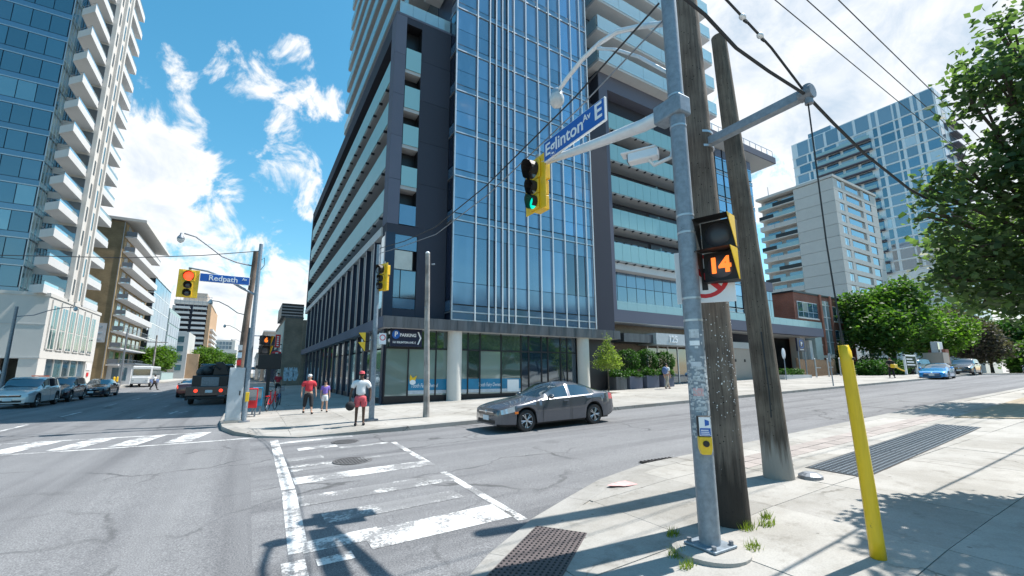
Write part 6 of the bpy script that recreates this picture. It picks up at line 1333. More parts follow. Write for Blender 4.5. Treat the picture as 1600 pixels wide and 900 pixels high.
    for e, idx in ((0, 0), (1, -1)):       # nose and tail caps
        A = rings[idx]; x = L / 2 - ds[idx]
        for k in range(8):
            P = [(x, A[k][0], A[k][1]), (x, A[k + 1][0], A[k + 1][1]), (x, -A[k + 1][0], A[k + 1][1]), (x, -A[k][0], A[k][1])]
            face('body', paint, P if e else P[::-1])
    for key, (m, mat) in groups.items():
        me_o = m.build(key.split('|')[0], mat, rt); bm = bmesh.new(); bm.from_mesh(me_o.data); bmesh.ops.remove_doubles(bm, verts=bm.verts, dist=.0008); bmesh.ops.recalc_face_normals(bm, faces=bm.faces)
        for f in bm.faces: f.smooth = True
        bm.to_mesh(me_o.data); bm.free()
        try: me_o.data.set_sharp_from_angle(angle=R(38))
        except Exception: pass
        if key.startswith('door|'):
            s = 1 if key[5] == '1' else -1
            q = int(key[-1]); a, b = S['doors'][q]; zb = I('belt', b - .3); MB().box(L / 2 - b + .08, s * S['W'] / 2 * .985 - .015, zb - .10, L / 2 - b + .26, s * S['W'] / 2 * .985 + .03, zb - .065).build('handle', paint, me_o, bevel=.008)
    zb0 = S['zb']; u = MB(); u.box(-L / 2 + .25, -.68, zb0 - .02, L / 2 - .25, .68, zb0 + .42); u.build('underbody', 'black', rt)
    x = L / 2; zg = I('belt', .05)
    MB().box(x - .06, -.50, zg - .16, x + .006, .50, zg - .05).build('grille', 'black_gloss', rt, bevel=.01); MB().box(x - .05, -.46, zg - .075, x + .016, .46, zg - .045).build('grille_bar', 'chrome', rt, bevel=.006)
    MB().ball((x + .012, 0, zg - .06), (.02, .07, .055), 12, 6).build('emblem', 'chrome', rt, smooth=True)
    MB().box(x - .1, -.56, zb0 + .06, x + .003, .56, zb0 + .20).build('intake', 'black', rt, bevel=.02)
    for s in (1, -1): MB().box(x - .34, s * .60 - .1, zb0 + .07, x - .06, s * .60 + .1, zb0 + .2).build('fog_recess', 'black', rt, bevel=.03)
    if plate: MB().box(x, -.17, zb0 + .16, x + .02, .17, zb0 + .30).build('number_plate', 'plate', rt); MB().box(-x - .02, -.17, zb0 + .42, -x, .17, zb0 + .56).build('number_plate', 'plate', rt)
    for s in (1, -1):
        mx = L / 2 - S['win'][0] - .02; mz = I('belt', S['win'][0]) + .1; mr = MB(); mr.ball((mx, s * (S['W'] / 2 + .07), mz), (.07, .12, .075), 12, 8); mr.build('mirror', paint, rt, smooth=True); MB().box(mx - .03, s * S['W'] / 2 * .9 - .05, mz - .05, mx + .03, s * S['W'] / 2 * .9 + .1, mz - .01).build('mirror_arm', 'black', rt)
        MB().box(L / 2 - .62, s * .872 - .02, zg - .12, L / 2 - .50, s * .872 + .02, zg - .055).build('side_marker', 'amber', rt, bevel=.006) if kind == 'sedan' else None
        for a in ax: add_wheel(rt, L / 2 - a, s * (S['W'] / 2 - .125), r)
    return rt
car('sedan', (8.47, 11.62, g(8.4)), math.pi, 'paint_gunmetal', 'dark grey sedan crossing the junction on the side street', n=90, scale=.965).rotation_euler = (0, 0.027, math.pi)
car('suv', (-10.9, 35.6, 0), R(-90), 'paint_silver', 'silver sport utility car at the left edge of the main street', n=70)
car('suv', (-10.9, 40.9, 0), R(-90), 'paint_black', 'black sport utility car right behind the silver one', n=60, scale=.98)
car('sedan', (-10.4, 47.6, 0), R(-90), 'paint_navy', 'dark sedan on its own further along the far lane', n=50)
car('coupe', (50.6, 13.35, g(50.6)), math.pi, 'paint_blue', 'bright blue sports coupe far along the side street', n=50).rotation_euler = (0, .027, R(186))
car('suv', (60.6, 13.95, g(60.6)), R(183), 'paint_black', 'black car behind the blue coupe', n=50, scale=.97)
car('suv', (60.5, 17.8, g(60) + .05), R(170), 'paint_navy', 'dark blue car half hidden between the blue coupe and the shrubs', n=40)
car('suv', (98, 15.4, g(98)), R(182), 'paint_navy', 'small distant car under the trees at the far right', n=36, scale=1.05)
car('sedan', (-3.9, 50, 0), R(90), 'paint_white', 'white sedan ahead of the black truck', n=36, tail='tail_lit')
car('sedan', (-3.8, 43.5, 0), R(90), 'paint_brick', 'dark red sedan beside the front of the black truck', n=36, tail='tail_lit')
car('suv', (-3.6, 66, 0), R(90), 'paint_white', 'white sport utility car far ahead of the black truck', n=36)
car('sedan', (-6.3, 82, 0), R(90), 'paint_silver', 'tiny silver sedan far down the main street', n=30)

# ---- black flatbed recovery truck seen from behind
TR = root('truck', (-1.95, 31.2, .01), 'black flatbed truck carrying dark machinery, seen from behind with red lights', 'truck')
MB().box(-1.12, .1, .78, 1.12, 5.4, 1.02).build('flatbed', 'paint_black', TR, bevel=.03); MB().box(-1.1, 0, .55, 1.1, .12, 1.08).build('tailboard', 'paint_black', TR, bevel=.02); MB().box(-1.0, -.06, .36, 1.0, .08, .50).build('bumper_bar', 'black', TR, bevel=.02); MB().box(-.4, .3, .45, .4, 8.2, .78).build('chassis', 'black', TR)
MB().box(-.92, .7, 1.02, .92, 2.2, 1.72).build('equipment_box', 'black_frame', TR, bevel=.04); MB().box(-.45, .64, 1.08, .45, .7, 1.62).build('box_door', 'galv_dark', TR, bevel=.02); MB().box(-1.0, 5.7, .7, 1.0, 7.6, 2.5).build('cab', 'paint_black', TR, bevel=.12); MB().box(-.8, 5.66, 1.65, .8, 5.71, 2.3).build('cab_window', 'car_glass', TR); MB().box(-.95, 7.6, .6, .95, 8.4, 1.5).build('bonnet', 'paint_black', TR, bevel=.12)
m = MB(); m.ball((-.35, 1.9, 2.02), (.42, .5, .36), 14, 8); m.ball((-.62, 1.5, 1.9), (.22, .3, .26), 10, 6); m.build('machine_drum', 'plastic_dark', TR, smooth=True); m = MB(); m.extr([(.02, 1.6, 1.7), (.95, 1.6, 1.72), (.72, 1.6, 2.35), (.45, 1.6, 2.58), (.12, 1.6, 2.52)], (0, .9, 0)); m.build('machine_hood', 'black_frame', TR, bevel=.06); m = MB(); m.tube([(-.2, 1.5, 2.2), (.1, 1.45, 2.35), (.4, 1.42, 2.1)], .05, 8); m.build('hose', 'rubber', TR, smooth=True)
for s in (-1, 1):
    MB().lathe([(.10, -.03), (.10, 0), (.01, 0)], (s * .62, -.0, .84), 'y', 16).build('tail_light', 'tail_lit', TR); add_wheel(TR, 0, 0, .40, .24) if False else None
    MB().box(s * 1.2 - .05, 6.9, 1.6, s * 1.2 + .05, 7.0, 2.0).build('mirror', 'black', TR)
    for y in (1.5, 6.6): 
        hm, tm, m2 = wheel_meshes(.42, .26); h = bpy.data.objects.new('wheel', hm); COL.objects.link(h); h.parent = TR; h.location = (s * .92, y, .42); h.rotation_euler = (0, 0, -s * R(90))
        for nm, me in (('tyre', tm), ('rim', m2)): c = bpy.data.objects.new(nm, me); COL.objects.link(c); c.parent = h
    MB().box(s * 1.05 - .06, .05, .3, s * 1.05 + .06, .12, .55).build('mud_flap', 'rubber', TR)
MB().box(-.16, -.012, .72, .2, .0, .88).build('number_plate', 'plate', TR)
# ---- white minibus across the road
BU = root('minibus', (-12.2, 74, .01), 'white minibus with dark windows and a blue skirt across the road', 'bus')
MB().box(-1.05, 0, .95, 1.05, 6.6, 2.75).build('body', 'paint_white', BU, bevel=.15); MB().box(-1.04, .05, .4, 1.04, 6.55, .949).build('skirt', 'cloth_blue', BU, bevel=.05); MB().box(-.9, -.03, 1.5, .9, .05, 2.35).build('windscreen', 'car_glass', BU, bevel=.02); MB().box(-.95, -.7, .45, .95, .1, 1.35).build('bonnet', 'paint_white', BU, bevel=.12)
for q in range(5): MB().box(1.045, .5 + q * 1.18, 1.55, 1.07, 1.55 + q * 1.18, 2.3).build('window', 'car_glass', BU)
for s in (-1, 1):
    for y in (.3, 5.2):
        hm, tm, m2 = wheel_meshes(.38, .22); h = bpy.data.objects.new('wheel', hm); COL.objects.link(h); h.parent = BU; h.location = (s * .95, y, .38); h.rotation_euler = (0, 0, -s * R(90))
        for nm, me in (('tyre', tm), ('rim', m2)): c = bpy.data.objects.new(nm, me); COL.objects.link(c); c.parent = h
    MB().box(s * .7 - .12, -.73, .8, s * .7 + .12, -.69, 1.0).build('headlight', 'headlamp', BU)

# ================================================================ people
def skin_mesh(name, mat, parent, verts, edges, radii, rootv=0, sub=2):
    me = bpy.data.meshes.new(name); me.from_pydata(verts, edges, []); o = bpy.data.objects.new(name, me); COL.objects.link(o)
    o.modifiers.new('skin', 'SKIN'); sk = me.skin_vertices[0].data
    for i, r in enumerate(radii): sk[i].radius = r if isinstance(r, tuple) else (r, r); sk[i].use_root = (i == rootv)
    sd = o.modifiers.new('sub', 'SUBSURF'); sd.levels = sub; sd.render_levels = sub
    dg = bpy.context.evaluated_depsgraph_get(); dg.update(); m2 = bpy.data.meshes.new_from_object(o.evaluated_get(dg)); bpy.data.objects.remove(o); bpy.data.meshes.remove(me)
    m2.materials.clear(); m2.materials.append(MATS[mat]); m2.polygons.foreach_set('use_smooth', [True] * len(m2.polygons))
    o = bpy.data.objects.new(name, m2); COL.objects.link(o); o.parent = parent; return o
def person(loc, rz, H, skin, top, bottom, label, legs='stand', sleeves='short', bottoms='short', hat=None, hair='hair_dark', shoes='cloth_black', arms=None, wide=1.0, cap_brim=True, turn=0.0):
    """local -y is the way the person faces"""
    rt = root('person', loc, label, 'person', None, rz); k = H / 1.75
    sc = lambda p: (p[0] * k * (wide if abs(p[0]) > .001 else 1), p[1] * k, p[2] * k)
    st = {'stand': ((.0, .0), (.0, .0)), 'walk': ((-.10, -.20), (.06, .24)), 'stride': ((-.16, -.30), (.10, .34))}[legs]
    (kf, af), (kb, ab) = st
    V = [(0, 0, .96), (0, .01, 1.12), (0, .0, 1.30), (0, .01, 1.45), (0, .0, 1.52), (0, -.012, 1.60), (0, -.015, 1.68)]; E_ = [(0, 1), (1, 2), (2, 3), (3, 4), (4, 5), (5, 6)]; Rr = [(.145, .105), (.125, .092), (.15, .10), (.11, .08), (.052, .055), (.076, .092), (.070, .085)]
    def add(v, fr, r): V.append(v); Rr.append(r); E_.append((fr, len(V) - 1)); return len(V) - 1
    for s, (ky, ay) in ((1, (kf, af)), (-1, (kb, ab))):
        h = add((s * .09, .0, .88), 0, (.09, .09)); kn = add((s * .10, ky, .50), h, .056); an = add((s * .105, ay, .10 + (.05 if ay > .1 else 0)), kn, .04); to = add((s * .12, ay - .16, .045), an, (.04, .03))
    for s in (1, -1):
        sh = add((s * .17, .01, 1.42), 3, .06); A = (arms or {}).get(s, ((s * .24, .03, 1.14), (s * .26, -.04, .90))); el = add(A[0], sh, .042); wr = add(A[1], el, .030); d = Vector(A[1]) - Vector(A[0]); d.normalize(); hd = add(tuple(Vector(A[1]) + d * .07), wr, (.034, .02))
        for j, (ox, ln) in enumerate(((-.022, .075), (-.007, .085), (.008, .08), (.021, .065))):
            b = Vector(A[1]) + d * .10 + Vector((0, ox, 0)); f1 = add(tuple(b), hd, .0095); f2 = add(tuple(b + d * ln * .5 + Vector((-s * .012, 0, 0))), f1, .0085); add(tuple(b + d * ln + Vector((-s * .035, 0, 0))), f2, .007)
        b = Vector(A[1]) + d * .045 + Vector((-s * .02, -.035, 0)); f1 = add(tuple(b), hd, .010); add(tuple(b + d * .05), f1, .008)
    skin_mesh('body', skin, rt, [sc(v) for v in V], E_, [tuple(q * k for q in (r if isinstance(r, tuple) else (r, r))) for r in Rr], 0, 1)
    # top
    V2 = [(0, 0, .93 if bottoms == 'short' else .95), (0, .01, 1.12), (0, .0, 1.30), (0, .01, 1.44), (0, .005, 1.49)]; E2 = [(0, 1), (1, 2), (2, 3), (3, 4)]; R2 = [(.172, .13), (.158, .118), (.178, .125), (.14, .10), (.075, .07)]
    for s in (1, -1):
        A = (arms or {}).get(s, ((s * .24, .03, 1.14), (s * .26, -.04, .90))); V2.append((s * .18, .01, 1.41)); R2.append(.083); E2.append((3, len(V2) - 1)); e = Vector((s * .18, .01, 1.41)).lerp(Vector(A[0]), .8 if sleeves == 'short' else 1.0); V2.append(tuple(e)); R2.append(.078 if sleeves == 'short' else .06); E2.append((len(V2) - 2, len(V2) - 1))
        if sleeves == 'long': V2.append(A[1]); R2.append(.045); E2.append((len(V2) - 2, len(V2) - 1))
    skin_mesh('shirt', top, rt, [sc(v) for v in V2], E2, [tuple(q * k * (1 + (wide - 1) * .7) for q in (r if isinstance(r, tuple) else (r, r))) for r in R2], 0, 1)
    V3 = [(0, 0, 1.0), (0, 0, .93)]; E3 = [(0, 1)]; R3 = [(.155, .115), (.165, .125)]
    for s, (ky, ay) in ((1, (kf, af)), (-1, (kb, ab))):
        V3.append((s * .09, .0, .84)); R3.append((.108, .108)); E3.append((1, len(V3) - 1)); kk = Vector((s * .09, 0, .84)).lerp(Vector((s * .10, ky, .50)), .8 if bottoms == 'short' else 1.0); V3.append(tuple(kk)); R3.append(.105 if bottoms == 'short' else .082); E3.append((len(V3) - 2, len(V3) - 1))
        if bottoms != 'short': f = 1.0 if bottoms == 'long' else .55; V3.append(tuple(Vector((s * .10, ky, .50)).lerp(Vector((s * .105, ay, .12)), f))); R3.append(.066); E3.append((len(V3) - 2, len(V3) - 1))
    skin_mesh('trousers' if bottoms != 'short' else 'shorts', bottom, rt, [sc(v) for v in V3], E3, [tuple(q * k * (1 + (wide - 1) * .7) for q in (r if isinstance(r, tuple) else (r, r))) for r in R3], 0, 1)
    for s, (ky, ay) in ((1, (kf, af)), (-1, (kb, ab))):
        m = MB(); m.ball(sc((s * .115, ay - .075, .045 + (.03 if ay > .1 else 0))), (.048 * k, .135 * k, .048 * k), 12, 8); m.build('shoe', shoes, rt, smooth=True)
    hz = 1.645; m = MB(); hx = 0
    for s in (1, -1): m.ball(sc((s * .032, -.095, hz + .005)), (.011 * k, .008 * k, .009 * k), 8, 6)
    m.build('eyes', 'black', rt); m = MB(); m.ball(sc((0, -.108, hz - .028)), (.014 * k, .02 * k, .022 * k), 8, 6)
    for s in (1, -1): m.ball(sc((s * .078, -.005, hz - .015)), (.012 * k, .022 * k, .032 * k), 8, 6)
    m.build('nose_and_ears', skin, rt, smooth=True); m = MB(); m.ball(sc((0, -.096, hz - .062)), (.024 * k, .007 * k, .006 * k), 8, 4); m.build('mouth', 'cloth_pinkred', rt)
    m = MB(); m.ball(sc((0, .012, hz + .035)), (.085 * k, .10 * k, .085 * k), 14, 10); m.v = [(a, b + (0.02 * k if c < (hz) * k else 0), c) for a, b, c in m.v]
    m.build('hair', hair, rt, smooth=True) if hair else None
    if hat:
        m = MB(); m.lathe([(.094 * k, 0), (.092 * k, .05 * k), (.07 * k, .088 * k), (.01 * k, .10 * k)], sc((0, .0, hz + .035)), 'z', 18); h = m.build('cap', hat, rt, smooth=True)
        if cap_brim: m = MB(); m.extr([sc((-.07, -.075, hz + .045)), sc((-.05, -.165, hz + .036)), sc((.05, -.165, hz + .036)), sc((.07, -.075, hz + .045))], (0, 0, .012 * k)); m.build('brim', hat, h)
    return rt
zm = zf(3.27, 14.86)
person((3.27, 14.86, zm), R(-8), 1.72, 'skin_dark', 'cloth_white', 'cloth_pinkred', 'man in a red cap, white shirt and red shorts at the corner', hat='cloth_pinkred', wide=1.12, arms={-1: ((-.27, .02, 1.14), (-.30, -.02, .88)), 1: ((.27, .02, 1.14), (.27, -.10, .92))})
bg_ = root('hand_bag', (2.93, 14.76, zm + .50), 'black bag hanging from the hand of the man in the red cap', 'bag'); MB().ball((0, 0, .13), (.15, .11, .15), 14, 10).build('body', 'cloth_black', bg_, smooth=True); m = MB(); m.tube([(-.06, 0, .24), (.01, 0, .34), (.08, 0, .24)], .012, 6); m.build('strap', 'cloth_black', bg_)
person((2.26, 19.96, zf(2.3, 20)), R(5), 1.60, 'skin_light', 'cloth_red', 'cloth_black', 'woman in a red top, black trousers and a white cap walking on the shaded pavement', legs='walk', bottoms='mid', hat='cloth_white', wide=1.2, cap_brim=False, hair='cloth_white')
person((2.96, 20.32, zf(3, 20.3)), R(0), 1.32, 'skin_light', 'cloth_purple', 'cloth_white', 'girl in a purple top and white shorts beside the woman in red', legs='walk', wide=.92)
person((24.46, 19.86, zf(24.4, 19.9)), R(90), 1.72, 'skin_light', 'cloth_white', 'cloth_khaki', 'man in khaki trousers with a dark backpack walking past the planters', legs='stride', bottoms='long')
bp_ = root('backpack', (24.26, 19.84, zf(24.4, 19.9) + 1.0), 'dark blue backpack on the man in khaki trousers', 'backpack'); MB().ball((0, 0, .22), (.15, .2, .26), 14, 10).build('body', 'cloth_blue', bp_, smooth=True); m = MB(); m.tube([(.1, -.1, .42), (.22, -.12, .38), (.28, -.12, .2)], .02, 6); m.build('strap', 'cloth_black', bp_)
person((-9.0, 62.0, 0), R(70), 1.7, 'skin_dark', 'cloth_white', 'cloth_black', 'person in a white shirt crossing the main street far away', legs='stride', bottoms='long')
person((48.2, 15.6, zf(48, 15.6)), R(-60), 1.75, 'skin_light', 'cloth_black', 'cloth_black', 'person in dark clothes by the shrubs carrying orange gear', legs='walk', bottoms='long', arms={-1: ((-.27, -.05, 1.16), (-.2, -.28, 1.1)), 1: ((.27, -.05, 1.16), (.2, -.28, 1.1))})
ob = root('leaf_blower', (48.0, 15.3, zf(48, 15.6) + .75), 'orange and yellow garden blower held by the person near the shrubs', 'garden tool'); MB().box(-.35, -.15, .1, .35, .15, .4).build('motor', 'yellow', ob, bevel=.05); m = MB(); m.tube([(.3, 0, .2), (.8, -.1, .0), (1.4, -.2, -.15)], .06, 8); m.build('nozzle', 'yellow_pole', ob)
person((2.0, 37.0, zf(2, 37)), R(10), 1.68, 'skin_light', 'cloth_red', 'cloth_black', 'distant person in a red top by the brick shop', legs='walk', bottoms='long')

# ================================================================ plants
def leaves(name, mat, parent, blobs, clumps, per, cr, leaf, off, hollow=.45, seed=1, droop=.5):
    """crown of single bent leaf blades gathered in clumps through the crown's volume"""
    rs = np.random.RandomState(seed); B_ = np.array([b[:3] for b in blobs]); Rb = np.array([b[3:6] if len(b) > 4 else (b[3],) * 3 for b in blobs], float)
    vol = Rb.prod(1) ** .8; pick = rs.choice(len(blobs), clumps, p=vol / vol.sum())
    d = rs.normal(size=(clumps, 3)); d /= np.linalg.norm(d, axis=1)[:, None]; rad = (hollow ** 3 + (1 - hollow ** 3) * rs.rand(clumps)) ** (1 / 3)
    cen = B_[pick] + d * Rb[pick] * rad[:, None]
    n = clumps * per; c = np.repeat(cen, per, 0) + rs.normal(size=(n, 3)) * np.array([cr, cr, cr * .75]); size = leaf * (.6 + .8 * rs.rand(n))
    ax = rs.normal(size=(n, 3)); ax[:, 2] = ax[:, 2] * .5 - droop * .5; ax /= np.linalg.norm(ax, axis=1)[:, None]
    up = rs.normal(size=(n, 3)) * .7 + np.array([0, 0, 1.0]); sd = np.cross(ax, up); sd /= np.linalg.norm(sd, axis=1)[:, None] + 1e-6; nn = np.cross(sd, ax)
    v = np.empty((n, 4, 3)); s = size[:, None]
    v[:, 0] = c - ax * s * .5; v[:, 1] = c + sd * s * .36 + nn * s * .08; v[:, 2] = c + ax * s * .5; v[:, 3] = c - sd * s * .36 + nn * s * .08
    v = (v - np.array(off)).reshape(-1, 3)
    me = bpy.data.meshes.new(name); me.vertices.add(4 * n); me.vertices.foreach_set('co', v.ravel().astype(np.float32)); me.loops.add(4 * n); me.loops.foreach_set('vertex_index', np.arange(4 * n, dtype=np.int32)); me.polygons.add(n); me.polygons.foreach_set('loop_start', np.arange(0, 4 * n, 4, dtype=np.int32))
    try: me.polygons.foreach_set('loop_total', np.full(n, 4, dtype=np.int32))
    except Exception: pass
    me.update(calc_edges=True); me.validate(); me.materials.append(MATS[mat]); o = bpy.data.objects.new(name, me); COL.objects.link(o); o.parent = parent; return o
def tree(name, loc, label, blobs, mat, clumps, per, cr, leaf, trunk_r, seed=1, fork=None, group='street trees', hollow=.45):
    rt = root(name, loc, label, 'tree', group); m = MB(off=loc); random.seed(seed); L0 = Vector(loc)
    top = Vector(fork) if fork else Vector((loc[0], loc[1], loc[2] + .45 * (blobs[0][2] - loc[2]))); m.tube([tuple(L0 - Vector((0, 0, .1))), tuple(L0.lerp(top, .5) + Vector((.05, .04, 0))), tuple(top)], [trunk_r * 1.25, trunk_r, trunk_r * .85], 10)
    for b in blobs:
        e = Vector(b[:3]); mid = top.lerp(e, .5) + Vector((random.uniform(-.3, .3), random.uniform(-.3, .3), .12 * (e - top).length)); rr = trunk_r * .5
        m.tube([tuple(top), tuple(top.lerp(mid, .5)), tuple(mid), tuple(e)], [rr, rr * .7, rr * .45, rr * .12], 6)
        for q in range(4): t = Vector((random.gauss(0, 1), random.gauss(0, 1), random.gauss(.2, .7))).normalized() * (b[3] * .85); m.tube([tuple(mid.lerp(e, .6)), tuple(e + t * .5), tuple(e + t)], [rr * .25, rr * .15, rr * .05], 5)
    m.build('trunk', 'bark', rt, smooth=True); leaves('crown', mat, rt, blobs, clumps, per, cr, leaf, loc, hollow, seed); return rt
MT = [(9.19, 0.97, 6.89, 0.38), (8.77, 1.23, 6.17, 0.42), (9.57, 1.00, 6.22, 0.48), (8.74, 1.44, 5.77, 0.29), (9.18, 1.07, 5.02, 0.51), (8.69, 1.72, 4.79, 0.40), (9.12, 1.45, 4.58, 0.51), (8.46, 1.88, 4.16, 0.37), (8.87, 1.78, 3.67, 0.51), (9.53, 1.38, 3.85, 0.58), (8.63, 1.98, 3.25, 0.32), (9.09, 1.65, 3.10, 0.45), (9.14, 1.33, 2.87, 0.42), (9.22, 0.56, 5.80, 0.64), (9.60, 0.69, 4.48, 0.70), (9.58, 0.95, 3.29, 0.64), (8.44, 1.96, 4.53, 0.19), (9.15, 1.30, 5.32, 0.26), (8.8, .55, 4.6, .55), (9.4, .2, 5.2, .7), (8.3, .1, 4.5, .6), (9.9, -.5, 5.6, .9), (10.5, .3, 6.2, .8), (8.9, -.7, 5.0, .7), (7.9, -.35, 4.3, .55), (7.6, .25, 4.1, .42), (8.2, .5, 4.3, .4), (9.3, .75, 4.9, .45)]
tree('maple_tree', (11.2, .7, zn(11.2, .7)), 'big dark maple reaching into the picture at the upper right', MT, 'leaf_maple', 2550, 8, .115, .105, .15, 3, fork=(11.0, 1.1, 2.6), hollow=.1)
tree('maple_tree', (24.6, 2.6, zn(24.6, 2.6)), 'second maple further along the near pavement, mostly hidden by the big one', [(23.6, 3.6, 6.2, 1.9), (24.8, 4.6, 5.6, 1.5), (25.5, 2.5, 7.0, 2.0), (22.6, 4.4, 6.8, 1.2)], 'leaf_maple', 900, 8, .2, .22, .16, 4, fork=(24.6, 3.0, 4.0), hollow=.3)
tree('lime_tree', (68, 21.5, 1.75), 'broad bright green tree behind the plank fence and shrubs', [(68, 21.5, 8.2, 4.6, 4.6, 3.4), (63.5, 21, 6.6, 3.2, 3.2, 2.6), (72.5, 21, 7.0, 3.8, 3.6, 3.0), (69, 20.5, 11.0, 2.9, 2.9, 2.2), (66, 23, 9.6, 3.2, 3.2, 2.4)], 'leaf_mid', 2600, 8, .42, .42, .26, 5, hollow=.5)
tree('lime_tree', (77, 19.5, 1.75), 'yellow-green tree above the blue coupe', [(77, 19.5, 6.6, 3.0, 3.0, 2.3), (74.4, 19, 5.6, 2.0, 2.0, 1.6), (79.5, 19, 7.4, 2.6, 2.6, 2.2)], 'leaf_bright', 1300, 8, .36, .36, .2, 6, hollow=.5)
tree('plum_tree', (92, 20.5, 1.75), 'dusky purple-leaved tree above the black car', [(92, 20.5, 7.0, 3.8, 3.8, 3.0), (95, 19.5, 5.6, 2.8, 2.8, 2.2), (90, 21.5, 9.0, 2.6, 2.6, 2.2)], 'leaf_plum', 1300, 8, .42, .42, .25, 7, hollow=.5)
for q, (x, y, r, h, lab) in enumerate(((104, 26, 6.0, 9.5, 'tall dark tree rising behind the purple-leaved tree'), (122, 22, 6.0, 7.5, 'far green tree at the end of the side street, nearer the purple one'), (140, 18, 7.0, 7.5, 'far green tree at the very end of the side street'), (150, 30, 8, 9, 'distant dark tree behind the end of the side street'), (86, 30, 5.5, 10.5, 'leafy tree rising before the blue tower'), (112, 17.5, 4.0, 4.6, 'low leafy tree on the far bend, left of the last car'), (128, 12.5, 5.0, 5.0, 'low spreading tree at the far right edge of the bend'), (150, 15, 6.0, 5.5, 'low distant tree closing the view of the side street'))):
    tree('street_tree', (x, y, 1.75), lab, [(x, y, h, r * .72, r * .72, r * .55), (x + r * .4, y - r * .3, h - 1.6, r * .5, r * .5, r * .4), (x - r * .45, y + r * .2, h - 1.2, r * .5, r * .5, r * .42), (x, y - r * .2, h + r * .35, r * .45, r * .45, r * .35)], 'leaf_mid' if q != 1 else 'leaf_hedge', 1100, 8, .5, .5, .28, 20 + q, hollow=.5)
tree('street_tree', (-15.6, 103, .13), 'leafy street tree by the brown brick house across the road', [(-15.6, 103, 4.6, 2.6, 2.6, 1.8), (-14.2, 101, 3.6, 2.0, 2.2, 1.4), (-17, 106, 4.2, 2.2, 2.4, 1.6), (-15.0, 108, 5.0, 2.4, 2.6, 1.8)], 'leaf_bright', 1300, 8, .36, .38, .14, 31, hollow=.5)
for q, (x, y, lab) in enumerate(((-12.5, 165, 'green street tree in front of the striped tower'), (-9.5, 210, 'green street tree above the roof of the black truck'), (-12, 250, 'last small street tree before the distant towers'))): tree('street_tree', (x, y, .1), lab, [(x, y, 5.5, 3.6, 3.6, 2.8), (x + 2, y + 2, 7.0, 3.0, 3.0, 2.6), (x - 1, y + 4, 8, 2.4, 2.4, 2)], 'leaf_mid' if q else 'leaf_bright', 700, 8, .5, .55, .16, 40 + q, hollow=.5)
x, y = 19.3, 20.05; z0 = zf(x, y)
tree('young_tree', (x, y, z0), 'slender young tree with yellow-green leaves behind the grey sedan', [(x, y, z0 + 1.75, .95, .95, .35), (x, y, z0 + 2.15, .85, .85, .4), (x, y, z0 + 2.6, .55, .55, .4), (x, y, z0 + 3.1, .26, .26, .4), (x, y, z0 + 3.6, .12, .12, .25)], 'leaf_young', 420, 7, .09, .10, .03, 50, fork=(x, y, z0 + 1.35), hollow=.1)
wl = root('tree_pit', (x, y, z0), 'dark mulch pit around the foot of the young tree', 'tree pit'); MB().box(-.6, -.6, -.02, .6, .6, .012).build('mulch', 'mulch', wl)
# planters and clipped shrubs by the entrance
for q, (x, w, lab) in enumerate(((21.9, 1.0, 'dark planter tub nearest the young tree'), (23.3, 1.25, 'grey planter tub left of the middle by the entrance'), (25.0, 1.25, 'grey planter tub right of the middle by the entrance'), (26.7, 1.1, 'grey planter tub nearest the entrance doors'))):
    z = zf(x, 21.9); p = root('planter', (x, 21.9, z), lab, 'planter', 'planter tubs by the entrance'); MB().box(-w / 2, -.42, 0, w / 2, .42, .86).build('tub', 'zinc' if q == 0 else 'mid_panel', p, bevel=.02); MB().box(-w / 2 + .05, -.37, .82, w / 2 - .05, .37, .875).build('soil', 'mulch', p)
    s = root('shrub', (x, 21.9, z + .87), 'leafy low shrub in the %s planter tub' % ('first', 'second', 'third', 'fourth')[q], 'shrub', 'low shrubs in the planter tubs'); leaves('foliage', 'leaf_hedge', s, [(x, 21.9, z + 1.05, .62, .45, .32), (x + .3, 21.7, z + .95, .4, .35, .28), (x - .3, 21.75, z + 1.0, .4, .35, .28)], 150, 7, .08, .13, (x, 21.9, z + .87), .3, 60 + q); MB().cyl((0, 0, -.05), (0, 0, .2), .03).build('stem', 'bark', s)
for q, (x, zc, r) in enumerate(((24.2, 2.75, .95), (26.2, 2.85, .9), (28.2, 2.75, .85))):
    z = zf(x, 23); s = root('topiary_shrub', (x, 23.1, z), 'clipped round shrub by the entrance, %s of three' % ('left', 'middle', 'right')[q], 'shrub', 'clipped round shrubs by the entrance'); leaves('foliage', 'leaf_hedge', s, [(x, 23.1, zc, r, r, r * .92)], 520, 8, .06, .10, (x, 23.1, z), .82, 70 + q, .1); MB().cyl((0, 0, -.02), (0, 0, zc - z), .06).build('stem', 'bark', s); MB().box(-.4, -.35, 0, .4, .35, .9).build('tub', 'zinc', s, bevel=.02)
